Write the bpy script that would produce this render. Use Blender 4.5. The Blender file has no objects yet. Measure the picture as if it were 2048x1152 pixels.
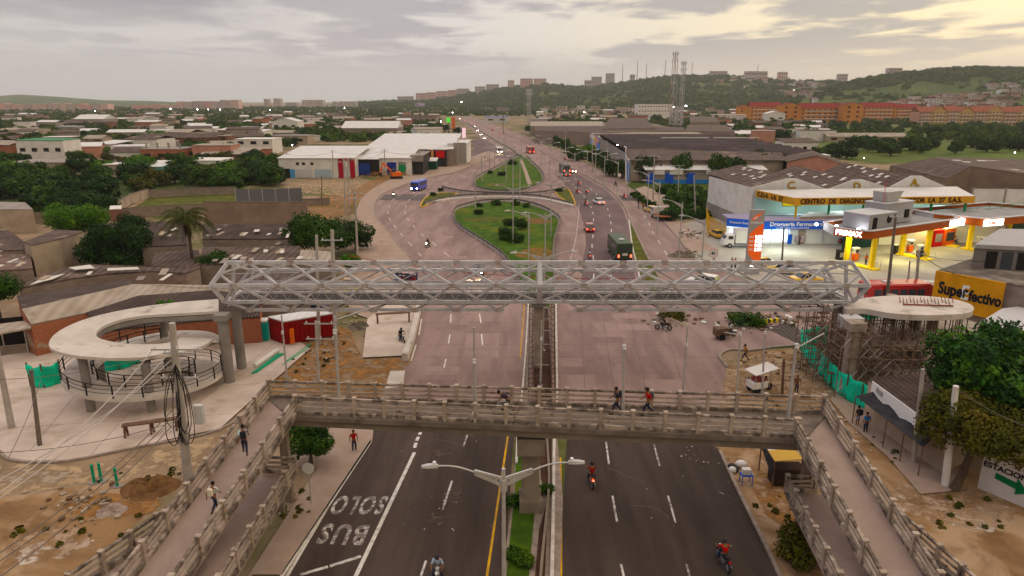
import bpy,math,random
import numpy as np
from mathutils import Vector,Matrix,noise as mnoise
random.seed(7)
S=bpy.context.scene
COL=S.collection
PI=math.pi
CH,PITCH,FPX=24.4,math.radians(15.4),1365.0
cP,sP=math.cos(PITCH),math.sin(PITCH)
def kv(py):
 v=(py-576)/FPX
 return(sP+cP*v)/(cP-sP*v)
def P(px,py,h=0.0):
 D=CH-h;Y=D/kv(py);d=Y*cP+D*sP
 return Vector(((px-1024)/FPX*d,Y,h))
def PY(px,py,Y):
 D=Y*kv(py);d=Y*cP+D*sP
 return Vector(((px-1024)/FPX*d,Y,CH-D))
def HT(bpy_,tpy):
 return CH-(CH/kv(bpy_))*kv(tpy)
def Yof(py,h=0):return(CH-h)/kv(py)
MATS={}
def _n(nt,t,**kw):
 n=nt.nodes.new(t)
 for k,v in kw.items():
  if k.startswith('i_'):
   n.inputs[int(k[2:])if k[2:].isdigit()else k[2:].replace('_',' ')].default_value=v
  else:setattr(n,k,v)
 return n
def c4(c):return(c[0],c[1],c[2],1.0)
def vib(c):
 l=.3*c[0]+.6*c[1]+.1*c[2];return tuple(max(.004,(l+(v-l)*1.28)*.97)for v in c)
def mat(name,c1,c2=None,scale=1.0,rough=.85,metal=0.0,bump=0.0,bscale=None,lo=.35,hi=.65,c3=None,s3=.15,lo3=.5,hi3=.7,stripe=None,emit=None,estr=0.0,coat=0.0,spec=.10,detail=6,stretch=None,brick=None,obj=False,alpha=None,dist=0.0):
 if name in MATS:return MATS[name]
 c1=vib(c1);c2=c2 and vib(c2);c3=c3 and vib(c3)
 m=bpy.data.materials.new(name);m.use_nodes=True
 nt=m.node_tree;L=nt.links.new
 b=nt.nodes['Principled BSDF']
 b.inputs['Roughness'].default_value=rough;b.inputs['Metallic'].default_value=metal
 b.inputs['Specular IOR Level'].default_value=spec
 if coat:b.inputs['Coat Weight'].default_value=coat
 if obj:
  tc=_n(nt,'ShaderNodeTexCoord');pos=tc.outputs['Object']
 else:
  g=_n(nt,'ShaderNodeNewGeometry');pos=g.outputs['Position']
 if stretch:
  mp=_n(nt,'ShaderNodeMapping');mp.inputs['Scale'].default_value=stretch;L(pos,mp.inputs['Vector']);pos_s=mp.outputs[0]
 else:pos_s=pos
 col=None
 def noise(s,det=detail,src=None):
  n=_n(nt,'ShaderNodeTexNoise');n.inputs['Scale'].default_value=s;n.inputs['Detail'].default_value=det
  n.inputs['Roughness'].default_value=.62;n.inputs['Distortion'].default_value=dist
  L(src or pos_s,n.inputs['Vector']);return n.outputs['Fac']
 def ramp(f,a,c):
  r=_n(nt,'ShaderNodeMapRange');r.clamp=True;r.interpolation_type='SMOOTHSTEP'
  r.inputs['From Min'].default_value=a;r.inputs['From Max'].default_value=c;L(f,r.inputs['Value']);return r.outputs[0]
 def mix(f,a,c):
  x=_n(nt,'ShaderNodeMix',data_type='RGBA')
  L(f,x.inputs[0])
  for v,i in((a,6),(c,7)):
   if isinstance(v,(tuple,list)):x.inputs[i].default_value=c4(v)
   else:L(v,x.inputs[i])
  return x.outputs[2]
 col=tuple(c1)
 if brick:
  br=_n(nt,'ShaderNodeTexBrick');br.inputs['Scale'].default_value=brick[0]
  br.inputs['Color1'].default_value=c4(c1);br.inputs['Color2'].default_value=c4(c2 or c1);br.inputs['Mortar'].default_value=c4(brick[1])
  br.inputs['Mortar Size'].default_value=.02;br.inputs['Row Height'].default_value=.3;br.inputs['Brick Width'].default_value=.6
  sx=_n(nt,'ShaderNodeSeparateXYZ');L(pos,sx.inputs[0]);ad=_n(nt,'ShaderNodeMath',operation='ADD');L(sx.outputs[0],ad.inputs[0]);L(sx.outputs[1],ad.inputs[1])
  cb=_n(nt,'ShaderNodeCombineXYZ');L(ad.outputs[0],cb.inputs[0]);L(sx.outputs[2],cb.inputs[1]);L(cb.outputs[0],br.inputs['Vector'])
  col=br.outputs['Color']
 elif c2 is not None:
  col=mix(ramp(noise(scale),lo,hi),c1,c2)
 if c3 is not None:
  col=mix(ramp(noise(s3),lo3,hi3),col,c3)
 hgt=None
 if stripe:
  ax,per,cc,st=stripe
  w=_n(nt,'ShaderNodeTexWave');w.bands_direction=ax;w.inputs['Scale'].default_value=0.31416/per*1.0
  L(pos,w.inputs['Vector'])
  hgt=w.outputs['Fac']
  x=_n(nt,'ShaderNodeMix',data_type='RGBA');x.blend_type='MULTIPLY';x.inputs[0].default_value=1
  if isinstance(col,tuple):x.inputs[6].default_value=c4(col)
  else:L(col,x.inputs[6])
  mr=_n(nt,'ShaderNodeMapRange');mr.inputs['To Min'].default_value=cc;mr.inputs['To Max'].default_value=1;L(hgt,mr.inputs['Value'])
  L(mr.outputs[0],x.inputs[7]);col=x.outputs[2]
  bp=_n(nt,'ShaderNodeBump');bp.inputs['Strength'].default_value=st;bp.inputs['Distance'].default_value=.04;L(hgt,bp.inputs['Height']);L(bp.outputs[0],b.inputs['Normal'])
 elif bump:
  bp=_n(nt,'ShaderNodeBump');bp.inputs['Strength'].default_value=bump;bp.inputs['Distance'].default_value=.05
  L(noise(bscale or scale*4),bp.inputs['Height']);L(bp.outputs[0],b.inputs['Normal'])
 if isinstance(col,tuple):b.inputs['Base Color'].default_value=c4(col)
 else:L(col,b.inputs['Base Color'])
 if emit:
  b.inputs['Emission Color'].default_value=c4(emit);b.inputs['Emission Strength'].default_value=estr
 if alpha is not None:
  a=ramp(noise(alpha[0],8),alpha[1],alpha[2]);L(a,b.inputs['Alpha'])
 MATS[name]=m
 return m
class MB:
 def __init__(s):s.v=[];s.f=[];s.m=[]
 def add(s,vs,fs,mi=0):
  o=len(s.v);s.v+=[tuple(p)for p in vs];s.f+=[tuple(i+o for i in f)for f in fs];s.m+=[mi]*len(fs);return s
 def box(s,c,d,rz=0,mi=0,tilt=None):
  x,y,z=d[0]/2,d[1]/2,d[2]/2
  M=Matrix.Rotation(rz,3,'Z')
  if tilt:M=M@Matrix.Rotation(tilt[1],3,tilt[0])
  vs=[M@Vector((sx*x,sy*y,sz*z))+Vector(c)for sz in(-1,1)for sx,sy in((-1,-1),(1,-1),(1,1),(-1,1))]
  return s.add(vs,[(3,2,1,0),(4,5,6,7),(0,1,5,4),(1,2,6,5),(2,3,7,6),(3,0,4,7)],mi)
 def beam(s,a,b,w,h,mi=0,up=(0,0,1)):
  a,b=Vector(a),Vector(b);d=(b-a)
  if d.length<1e-6:return s
  d.normalize();u=Vector(up)
  if abs(d.dot(u))>.98:u=Vector((0,1,0))
  r=d.cross(u).normalized();t=r.cross(d).normalized()
  vs=[p+r*(sx*w/2)+t*(sy*h/2)for p in(a,b)for sx,sy in((-1,-1),(1,-1),(1,1),(-1,1))]
  return s.add(vs,[(3,2,1,0),(4,5,6,7),(0,1,5,4),(1,2,6,5),(2,3,7,6),(3,0,4,7)],mi)
 def tube(s,pts,r,n=8,mi=0,cap=True):
  pts=[Vector(p)for p in pts];k=len(pts)
  rs=r if isinstance(r,(list,tuple))else[r]*k
  ref=None;rings=[]
  for i,p in enumerate(pts):
   d=(pts[min(i+1,k-1)]-pts[max(i-1,0)])
   if d.length<1e-9:d=Vector((0,0,1))
   d.normalize()
   if ref is None:ref=Vector((1,0,0))if abs(d.x)<.9 else Vector((0,1,0))
   a=d.cross(ref).normalized();b=d.cross(a).normalized();ref=b.cross(d).normalized()if False else ref
   rings.append([p+(a*math.cos(2*PI*j/n)+b*math.sin(2*PI*j/n))*rs[i]for j in range(n)])
  vs=[q for rg in rings for q in rg];fs=[]
  for i in range(k-1):
   for j in range(n):
    fs.append((i*n+j,i*n+(j+1)%n,(i+1)*n+(j+1)%n,(i+1)*n+j))
  if cap:fs.append(tuple(range(n))[::-1]);fs.append(tuple((k-1)*n+j for j in range(n)))
  return s.add(vs,fs,mi)
 def cyl(s,c,r,h,n=16,mi=0,r2=None):
  return s.tube([c,(c[0],c[1],c[2]+h)],[r,r if r2 is None else r2],n,mi)
 def wheel(s,c,r,w,n=18,mi=0,ang=0.0):
  ax=Vector((-math.sin(ang),math.cos(ang),0))*w/2;c=Vector(c)
  return s.tube([c-ax,c-ax*.8,c+ax*.8,c+ax],[r*.9,r,r,r*.9],n,mi)
 def prism(s,pts,z0,z1,mi=0,mside=None):
  n=len(pts);a=sum(pts[i][0]*pts[(i+1)%n][1]-pts[(i+1)%n][0]*pts[i][1]for i in range(n))
  if a<0:pts=pts[::-1]
  vs=[(p[0],p[1],z0)for p in pts]+[(p[0],p[1],z1)for p in pts]
  s.add(vs,[tuple(range(n,2*n))],mi)
  o=len(s.v)-2*n
  for i in range(n):
   j=(i+1)%n;s.f.append((o+i,o+j,o+n+j,o+n+i));s.m.append(mi if mside is None else mside)
  return s
 def slab(s,top,t,mi=0):
  n=len(top);top=[Vector(p)for p in top]
  a=sum(top[i].x*top[(i+1)%n].y-top[(i+1)%n].x*top[i].y for i in range(n))
  if a<0:top=top[::-1]
  bot=[p-Vector((0,0,t))for p in top]
  fs=[tuple(range(n)),tuple(range(2*n-1,n-1,-1))]+[(i+n,(i+1)%n+n,(i+1)%n,i)for i in range(n)]
  return s.add(top+bot,fs,mi)
 def sphere(s,c,r,n=12,m=8,mi=0,sc=(1,1,1),top=1.0):
  vs=[];fs=[]
  for i in range(m+1):
   th=PI*top*i/m
   for j in range(n):
    ph=2*PI*j/n
    vs.append((c[0]+r*sc[0]*math.sin(th)*math.cos(ph),c[1]+r*sc[1]*math.sin(th)*math.sin(ph),c[2]+r*sc[2]*math.cos(th)))
  for i in range(m):
   for j in range(n):
    fs.append((i*n+j,(i+1)*n+j,(i+1)*n+(j+1)%n,i*n+(j+1)%n))
  return s.add(vs,fs,mi)
 def loft(s,rings,mi=0,cap=True,closed=True):
  n=len(rings[0]);vs=[p for r in rings for p in r];fs=[]
  for i in range(len(rings)-1):
   for j in range(n if closed else n-1):
    fs.append((i*n+j,i*n+(j+1)%n,(i+1)*n+(j+1)%n,(i+1)*n+j))
  if cap:fs.append(tuple(range(n))[::-1]);fs.append(tuple((len(rings)-1)*n+j for j in range(n)))
  return s.add(vs,fs,mi)
 def build(s,name,mats,parent=None,world=False,smooth=False,loc=None,bevel=0):
  me=bpy.data.meshes.new(name)
  vs=s.v
  off=Vector((0,0,0))
  if parent is not None and world:
   q=parent
   while q is not None:off=off+q.location;q=q.parent
  elif parent is None and loc is None and vs:
   xs=[p[0]for p in vs];ys=[p[1]for p in vs];zs=[p[2]for p in vs]
   off=Vector(((min(xs)+max(xs))/2,(min(ys)+max(ys))/2,min(zs)));
  if off.length>0:vs=[(p[0]-off.x,p[1]-off.y,p[2]-off.z)for p in vs]
  me.from_pydata(vs,[],s.f)
  if not isinstance(mats,(list,tuple)):mats=[mats]
  for m in mats:me.materials.append(m)
  if len(mats)>1:me.polygons.foreach_set('material_index',s.m)
  if smooth:me.polygons.foreach_set('use_smooth',[True]*len(me.polygons))
  me.update()
  o=bpy.data.objects.new(name,me);COL.objects.link(o)
  if parent is not None:o.parent=parent
  elif loc is None:o.location=off
  else:o.location=loc
  if bevel:
   bm_=o.modifiers.new('edge','BEVEL');bm_.width=bevel;bm_.segments=2;bm_.limit_method='ANGLE'
  return o
def tag(o,label=None,cat=None,group=None,kind=None):
 if label:o['label']=label
 if cat:o['category']=cat
 if group:o['group']=group
 if kind:o['kind']=kind
 return o
def thing(name,label,cat,loc=(0,0,0),rz=0,group=None):
 o=bpy.data.objects.new(name,None);o.empty_display_size=.2;COL.objects.link(o)
 o.location=loc;o.rotation_euler=(0,0,rz)
 return tag(o,label,cat,group)
def struct(o):o['kind']='structure';return o
def kids(o):return[c for c in bpy.data.objects if c.parent is o]
_KC={}
def copy_tree(o,loc=None,rz=None,sc=None,label=None,group=None,parent=None,memo=None):
 if o.name not in _KC:_KC[o.name]=kids(o)
 c=o.copy();COL.objects.link(c);c.parent=parent
 if parent is None:
  if loc is not None:c.location=loc
  if rz is not None:c.rotation_euler=(0,0,rz)
  if sc is not None:c.scale=(sc,sc,sc)if not isinstance(sc,tuple)else sc
  if label:c['label']=label
  if group:c['group']=group
 for k in _KC[o.name]:copy_tree(k,parent=c)
 return c
TMP=bpy.data.scenes.new('scratch')
def baked(t):
 TMP.collection.objects.link(t);vl=TMP.view_layers[0];vl.update()
 me=bpy.data.meshes.new_from_object(t.evaluated_get(vl.depsgraph));bpy.data.objects.remove(t);return me
def text_mesh(name,txt,size,mats,parent,M,extrude=.02,offset=0.0,align='LEFT',sx=1.0,space=1.0,shear=0.0):
 cu=bpy.data.curves.new(name+'_c','FONT');cu.body=txt;cu.size=size;cu.extrude=extrude;cu.offset=offset;cu.align_x=align
 cu.space_character=space;cu.shear=shear;cu.resolution_u=3
 t=bpy.data.objects.new(name+'_t',cu);me=baked(t);bpy.data.curves.remove(cu)
 me.transform(M@Matrix.Diagonal((sx,1,1,1)))
 me.materials.clear();me.materials.append(mats)
 me.name=name
 o=bpy.data.objects.new(name,me);COL.objects.link(o);o.parent=parent
 return o
def frame(origin,xdir,ydir):
 x=Vector(xdir).normalized();y=Vector(ydir).normalized();z=x.cross(y).normalized();y=z.cross(x)
 M=Matrix(((x.x,y.x,z.x,origin[0]),(x.y,y.y,z.y,origin[1]),(x.z,y.z,z.z,origin[2]),(0,0,0,1)))
 return M
def bigmesh(name,V,F,mats,mi=None):
 me=bpy.data.meshes.new(name);V=np.asarray(V,dtype=np.float32);F=np.asarray(F,dtype=np.int32)
 me.vertices.add(len(V));me.vertices.foreach_set('co',V.ravel())
 me.loops.add(F.size);me.loops.foreach_set('vertex_index',F.ravel())
 me.polygons.add(len(F));me.polygons.foreach_set('loop_start',np.arange(0,F.size,F.shape[1],dtype=np.int32))
 if not isinstance(mats,(list,tuple)):mats=[mats]
 for m in mats:me.materials.append(m)
 if mi is not None:me.polygons.foreach_set('material_index',np.asarray(mi,dtype=np.int32))
 me.update(calc_edges=True);me.validate()
 o=bpy.data.objects.new(name,me);COL.objects.link(o)
 return o
M_dirt=mat('dirt',(.27,.17,.10),(.165,.10,.058),.35,bump=.8,bscale=5,c3=(.37,.26,.18),s3=.16,lo3=.45,hi3=.60,dist=.8)
M_dirt2=mat('dirt_pale',c1=(.38,.275,.20),c2=(.29,.20,.14),scale=.5,alpha=(1.3,.44,.58),bump=.35,bscale=4,c3=(.5,.43,.37),s3=.2)
M_soil=mat('soil_heap',(.17,.095,.05),(.10,.055,.03),1.2,bump=.9,bscale=5)
M_conc=mat('road_concrete',(.295,.213,.196),(.205,.145,.135),.42,bump=.12,bscale=14,c3=(.165,.115,.108),s3=.16,lo3=.50,hi3=.72,rough=.75,stretch=(1,.16,1))
M_asph=mat('asphalt',(.068,.050,.044),(.042,.031,.027),.5,bump=.25,bscale=30,c3=(.100,.074,.064),s3=.12,lo3=.50,hi3=.72,stretch=(1,.12,1),rough=.8)
M_asph2=mat('asphalt_band',(.13,.105,.105),(.10,.08,.08),.3,bump=.2,bscale=20)
M_plaza=mat('plaza_concrete',(.56,.47,.42),(.46,.38,.33),.35,bump=.15,bscale=10,c3=(.34,.27,.215),s3=.22,lo3=.52,hi3=.70)
M_walk=mat('pavement_concrete',(.36,.275,.235),(.29,.22,.18),.5,bump=.2,bscale=9,c3=(.31,.24,.19),s3=.25,lo3=.5,hi3=.7)
M_kerb=mat('kerb_concrete',(.32,.26,.225),(.22,.175,.15),1.5,bump=.2)
M_kerbw=mat('kerb_white',(.62,.57,.53),(.45,.40,.37),1.8,bump=.2)
M_joint=mat('joint_tar',(.15,.12,.115),rough=.9)
M_paint=mat('road_paint_white',(.66,.62,.58),(.42,.38,.36),2.5,rough=.6,lo=.45,hi=.7)
M_paintw=mat('road_paint_worn',(.60,.56,.53),(.16,.13,.12),1.6,rough=.65,lo=.42,hi=.62)
M_painty=mat('road_paint_yellow',(.62,.36,.045),(.36,.22,.07),1.2,rough=.6)
M_grass=mat('grass',(.070,.12,.008),(.035,.065,.006),.5,bump=.9,bscale=8,c3=(.13,.13,.02),s3=.12,lo3=.5,hi3=.72,rough=.95)
M_grassd=mat('grass_dry',(.10,.105,.022),(.05,.06,.015),.4,bump=.9,bscale=5,c3=(.2,.12,.05),s3=.3,lo3=.55,hi3=.7)
M_field=mat('field',(.062,.082,.022),(.04,.052,.016),.03,bump=.6,bscale=.5,c3=(.15,.125,.085),s3=.012,lo3=.55,hi3=.7,rough=.95)
M_old=mat('old_concrete',(.42,.345,.29),(.28,.225,.185),1.1,bump=.35,bscale=9,c3=(.075,.055,.048),s3=1.7,lo3=.56,hi3=.70,detail=8)
M_oldtop=mat('old_concrete_black',(.22,.18,.15),(.08,.062,.052),2.2,bump=.5,bscale=9,c3=(.38,.31,.26),s3=1.4,lo3=.48,hi3=.62)
M_deck=mat('deck_concrete',(.33,.255,.225),(.27,.205,.18),.6,bump=.2,bscale=10,c3=(.26,.205,.18),s3=.5,lo3=.55,hi3=.75)
M_beam=mat('beam_concrete',(.23,.19,.155),(.17,.14,.115),.7,bump=.15,bscale=8,c3=(.15,.12,.10),s3=1.2,lo3=.6,hi3=.75)
M_newc=mat('new_concrete',(.58,.52,.475),(.48,.425,.385),.5,bump=.1,bscale=12,c3=(.33,.285,.25),s3=.55,lo3=.55,hi3=.68)
M_greyc=mat('grey_concrete',(.255,.235,.22),(.20,.18,.168),.6,bump=.12,bscale=10)
M_rawc=mat('raw_concrete',(.33,.28,.24),(.22,.18,.155),1.2,bump=.3,bscale=7,c3=(.14,.11,.09),s3=1.1,lo3=.6,hi3=.75)
M_steel=mat('painted_steel',(.56,.54,.555),(.44,.425,.44),1.4,rough=.5,metal=.15)
M_steeld=mat('deck_steel',(.17,.15,.145),(.12,.105,.10),1.2,rough=.6,metal=.2)
M_galv=mat('galvanised',(.50,.48,.47),(.42,.40,.39),2,rough=.45,metal=.4)
M_black=mat('black_metal',(.025,.022,.022),rough=.5)
M_cable=mat('cable',(.02,.018,.018),rough=.7)
M_wirel=mat('wire_light',(.42,.38,.36),rough=.6)
M_wirer=mat('wire_red',(.28,.05,.03),rough=.6)
M_pole=mat('pole_concrete',(.42,.38,.35),(.33,.29,.265),.8,bump=.1,bscale=10)
M_poled=mat('pole_dark',(.17,.14,.12),(.12,.10,.09),1.5,bump=.2)
M_wood=mat('weathered_wood',(.16,.10,.075),(.10,.062,.046),2,stretch=(1,1,6),bump=.3)
M_brick=mat('brick_orange',(.33,.115,.065),(.25,.085,.05),brick=(1.6,(.34,.25,.20)),c3=(.33,.27,.22),s3=.35,lo3=.6,hi3=.68,bump=.1)
M_brickd=mat('brick_dark',(.21,.095,.07),(.15,.07,.052),brick=(1.6,(.22,.16,.13)))
M_block=mat('block_wall',(.27,.22,.19),(.20,.16,.14),.8,bump=.2,c3=(.14,.11,.095),s3=.5,lo3=.58,hi3=.75,stretch=(1,1,2.2))
M_plast=mat('plaster_white',(.70,.67,.65),(.60,.56,.53),.5,bump=.1,c3=(.36,.30,.27),s3=.5,lo3=.66,hi3=.8)
M_plastc=mat('plaster_cream',(.42,.34,.275),(.33,.265,.21),.5,bump=.1,c3=(.28,.22,.18),s3=.4,lo3=.62,hi3=.75)
M_plastg=mat('plaster_grey',(.30,.265,.245),(.23,.20,.185),.5,bump=.1)
M_plastp=mat('plaster_salmon',(.46,.25,.20),(.38,.20,.16),.5,bump=.1)
M_roofX=mat('fibre_cement_roof',(.12,.088,.078),(.075,.056,.05),.45,stripe=('X',.34,.42,.9),c3=(.30,.25,.225),s3=.25,lo3=.60,hi3=.72)
M_roofP=mat('fibre_cement_roof_old',(.15,.11,.095),(.095,.07,.062),.45,stripe=('X',.9,.6,.6),c3=(.27,.21,.18),s3=.12,lo3=.58,hi3=.68)
M_roofL=mat('pale_sheet_roof',(.40,.34,.295),(.30,.25,.21),.35,stripe=('X',.9,.82,.3),c3=(.28,.22,.19),s3=.3,lo3=.58,hi3=.7)
M_roofW=mat('white_sheet_roof',(.66,.63,.62),(.58,.55,.53),.3,stripe=('X',.8,.9,.25),rough=.5)
M_roofR=mat('red_tile_roof',(.22,.038,.034),(.16,.03,.028),.4,bump=.3)
M_roofO=mat('orange_tile_roof',(.27,.105,.07),(.20,.075,.05),.5,bump=.3)
M_roofD=mat('dark_vault_roof',(.065,.048,.05),(.045,.034,.036),.3,stripe=('X',1.2,.7,.4),c3=(.11,.085,.08),s3=.1)
M_skyl=mat('skylight_sheet',(.58,.54,.50),rough=.5)
M_glass=mat('window_glass',(.04,.045,.055),rough=.15,spec=.6)
M_dark=mat('dark_opening',(.018,.015,.014),rough=.9)
M_rub=mat('tyre_rubber',(.02,.019,.019),rough=.85)
M_rim=mat('wheel_rim',(.42,.42,.43),rough=.4,metal=.7)
M_netg=mat('green_netting',(.01,.60,.40),(.008,.42,.28),.8,bump=.6,bscale=2.5,rough=.7)
M_tarp=mat('black_tarp',(.022,.021,.026),(.04,.036,.04),1.2,bump=.5,bscale=3,rough=.55)
M_yel=mat('paint_yellow',(.80,.60,.03),rough=.45)
M_org=mat('paint_orange',(.72,.20,.02),(.62,.16,.02),.8,rough=.45)
M_brown=mat('fascia_rust',(.36,.105,.04),(.30,.085,.035),1,rough=.4)
M_grey=mat('paint_grey',(.36,.34,.34),(.32,.30,.30),.7,rough=.55)
M_lgrey=mat('paint_light_grey',(.52,.50,.50),rough=.5)
M_white=mat('paint_white',(.78,.76,.74),rough=.4)
M_blue=mat('paint_blue',(.02,.085,.42),rough=.4)
M_red=mat('paint_red',(.52,.025,.02),rough=.4)
M_dred=mat('container_red',(.27,.018,.015),(.20,.014,.012),.8,stripe=('X',.55,.75,.5),rough=.5)
M_green=mat('paint_green',(.015,.22,.09),rough=.5)
M_dgreen=mat('bus_green',(.045,.065,.035),rough=.35)
M_teal=mat('toilet_teal',(.02,.33,.30),rough=.5)
M_pipe=mat('pipe_green',(.015,.26,.15),rough=.5)
M_headl=mat('headlight_lit',(.9,.9,.85),emit=(1,.86,.6),estr=60)
M_headw=mat('headlight_white',(.9,.9,.85),emit=(1,.95,.9),estr=14)
M_tail=mat('taillight_lit',(.6,.02,.01),emit=(1,.06,.03),estr=9)
M_lamp=mat('lamp_lit',(.95,.95,.95),emit=(.86,.93,1),estr=60)
M_lampw=mat('lamp_warm',(.95,.9,.8),emit=(1,.75,.45),estr=50)
M_lampoff=mat('lamp_glass',(.7,.7,.7),rough=.2)
M_bark=mat('bark',(.10,.075,.055),(.065,.045,.035),4,stretch=(1,1,.3),bump=.6)
M_leafA=mat('foliage',(.042,.085,.005),(.012,.028,.003),.8,c3=(.085,.130,.008),s3=.4,lo3=.52,hi3=.68,rough=.7,detail=3,spec=.08)
M_leafB=mat('foliage_dark',(.020,.045,.004),(.007,.018,.002),.8,c3=(.042,.075,.005),s3=.4,lo3=.55,hi3=.7,rough=.7,detail=3,spec=.08)
M_leafC=mat('foliage_olive',(.085,.080,.012),(.036,.040,.008),1.0,c3=(.13,.09,.02),s3=.5,lo3=.55,hi3=.7,rough=.75,detail=3,spec=.08)
M_leafD=mat('foliage_bright',(.075,.16,.006),(.025,.065,.005),.8,c3=(.12,.19,.02),s3=.4,lo3=.5,hi3=.66,rough=.7,detail=3,spec=.08)
M_skinm=mat('skin',(.20,.10,.06),rough=.6)
M_hair=mat('hair',(.012,.010,.009),rough=.7)
def cmat(nm,c,rough=.8):return mat(nm,c,rough=rough)
SUN_EL,SUN_AZ=math.radians(14),math.radians(52)
w=bpy.data.worlds.new('World');S.world=w;w.use_nodes=True
nt=w.node_tree;nt.nodes.clear();L=nt.links.new
def wn(t,**k):
 n=nt.nodes.new(t)
 for a,b in k.items():setattr(n,a,b)
 return n
def wm(op,a,b=None,c=None):
 n=wn('ShaderNodeMath',operation=op)
 for i,v in enumerate((a,b,c)):
  if v is None:continue
  if isinstance(v,(int,float)):n.inputs[i].default_value=v
  else:L(v,n.inputs[i])
 return n.outputs[0]
def wr(f,a,b,lo=0,hi=1):
 r=wn('ShaderNodeMapRange',interpolation_type='SMOOTHSTEP');L(f,r.inputs[0])
 for i,v in zip((1,2,3,4),(a,b,lo,hi)):r.inputs[i].default_value=v
 return r.outputs[0]
def wmix(f,a,b):
 x=wn('ShaderNodeMix',data_type='RGBA')
 if isinstance(f,(int,float)):x.inputs[0].default_value=f
 else:L(f,x.inputs[0])
 for v,i in((a,6),(b,7)):
  if isinstance(v,tuple):x.inputs[i].default_value=c4(v)
  else:L(v,x.inputs[i])
 return x.outputs[2]
tc=wn('ShaderNodeTexCoord');sp=wn('ShaderNodeSeparateXYZ');L(tc.outputs['Generated'],sp.inputs[0])
X,Y,Z=sp.outputs
zz=wm('MAXIMUM',Z,0.0)
den=wm('ADD',zz,.055)
cu=wm('DIVIDE',X,den);cv=wm('DIVIDE',Y,den)
cb=wn('ShaderNodeCombineXYZ');L(cu,cb.inputs[0]);L(cv,cb.inputs[1])
def wnoise(scale,det,rough,off,stretch=(1,1,1),dist=0.0,src=None):
 mp=wn('ShaderNodeMapping');mp.inputs['Location'].default_value=off;mp.inputs['Scale'].default_value=stretch
 L(src or cb.outputs[0],mp.inputs[0])
 n=wn('ShaderNodeTexNoise');n.inputs['Scale'].default_value=scale;n.inputs['Detail'].default_value=det
 n.inputs['Roughness'].default_value=rough;n.inputs['Distortion'].default_value=dist;L(mp.outputs[0],n.inputs['Vector']);return n.outputs['Fac']
n1=wnoise(.42,7,.52,(3.1,1.7,0),(1,.8,1),.35)
n2=wnoise(1.5,6,.55,(8.3,2.2,4),(1,.75,1),.4)
az=wm('ARCTAN2',X,Y)
right=wr(az,-.12,.55)
veil=wmix(wr(Z,0,.22),(.665,.625,.60),(.68,.65,.645))
warm=wmix(wr(Z,.0,.16),(.86,.71,.55),(1.0,.85,.58))
base=wmix(wm('MULTIPLY',right,wr(Z,.62,.12)),veil,warm)
gap=wr(wm('ADD',wm('MULTIPLY',n1,.62),wm('MULTIPLY',n2,.38)),(.455),.545)
gap=wm('MULTIPLY',gap,wr(Z,.0,.07,.25,1))
brightc=wmix(right,(.90,.83,.77),(1.3,1.08,.66))
cloudc=wmix(right,(.50,.46,.485),(.50,.465,.435))
low=wr(Z,.02,.13)
cl=wmix(gap,cloudc,brightc)
col=wmix(wm('MULTIPLY',wr(Z,.018,.085),wr(az,-.75,.05,.30,.92)),base,cl)
bank=wnoise(.34,5,.5,(1.3,6.2,2),(1,1,1),.2)
bk=wm('MULTIPLY',wm('MULTIPLY',wr(Z,.075,.125),wr(az,-.10,-.28)),wr(bank,.40,.56))
col=wmix(wm('MULTIPLY',bk,.9),col,(.40,.37,.405))
zen=wm('MULTIPLY',wr(Z,.15,.72,1.0,2.5),wr(Y,-.25,.15,.72,1.0))
vm=wn('ShaderNodeVectorMath',operation='SCALE');L(col,vm.inputs[0]);L(zen,vm.inputs['Scale'])
sky=wn('ShaderNodeTexSky',sky_type='NISHITA');sky.sun_disc=False;sky.sun_elevation=SUN_EL;sky.sun_rotation=SUN_AZ;sky.altitude=20;sky.dust_density=3
b1=wn('ShaderNodeBackground');L(sky.outputs[0],b1.inputs[0]);b1.inputs[1].default_value=.05
b2=wn('ShaderNodeBackground');L(vm.outputs[0],b2.inputs[0]);b2.inputs[1].default_value=1.0
mx=wn('ShaderNodeMixShader');mx.inputs[0].default_value=.90;L(b1.outputs[0],mx.inputs[1]);L(b2.outputs[0],mx.inputs[2])
out=wn('ShaderNodeOutputWorld');L(mx.outputs[0],out.inputs[0])
sl=bpy.data.lights.new('sun','SUN');so=bpy.data.objects.new('sun',sl);COL.objects.link(so)
sl.energy=.6;sl.angle=math.radians(18);sl.color=(1,.80,.62)
so.rotation_euler=(PI/2-SUN_EL,0,PI-SUN_AZ)
def interp(tab,x):
 if x<=tab[0][0]:return tab[0][1:]
 for a,b in zip(tab,tab[1:]):
  if x<=b[0]:
   t=(x-a[0])/(b[0]-a[0]);return tuple(a[i]+(b[i]-a[i])*t for i in range(1,len(a)))
 return tab[-1][1:]
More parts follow.
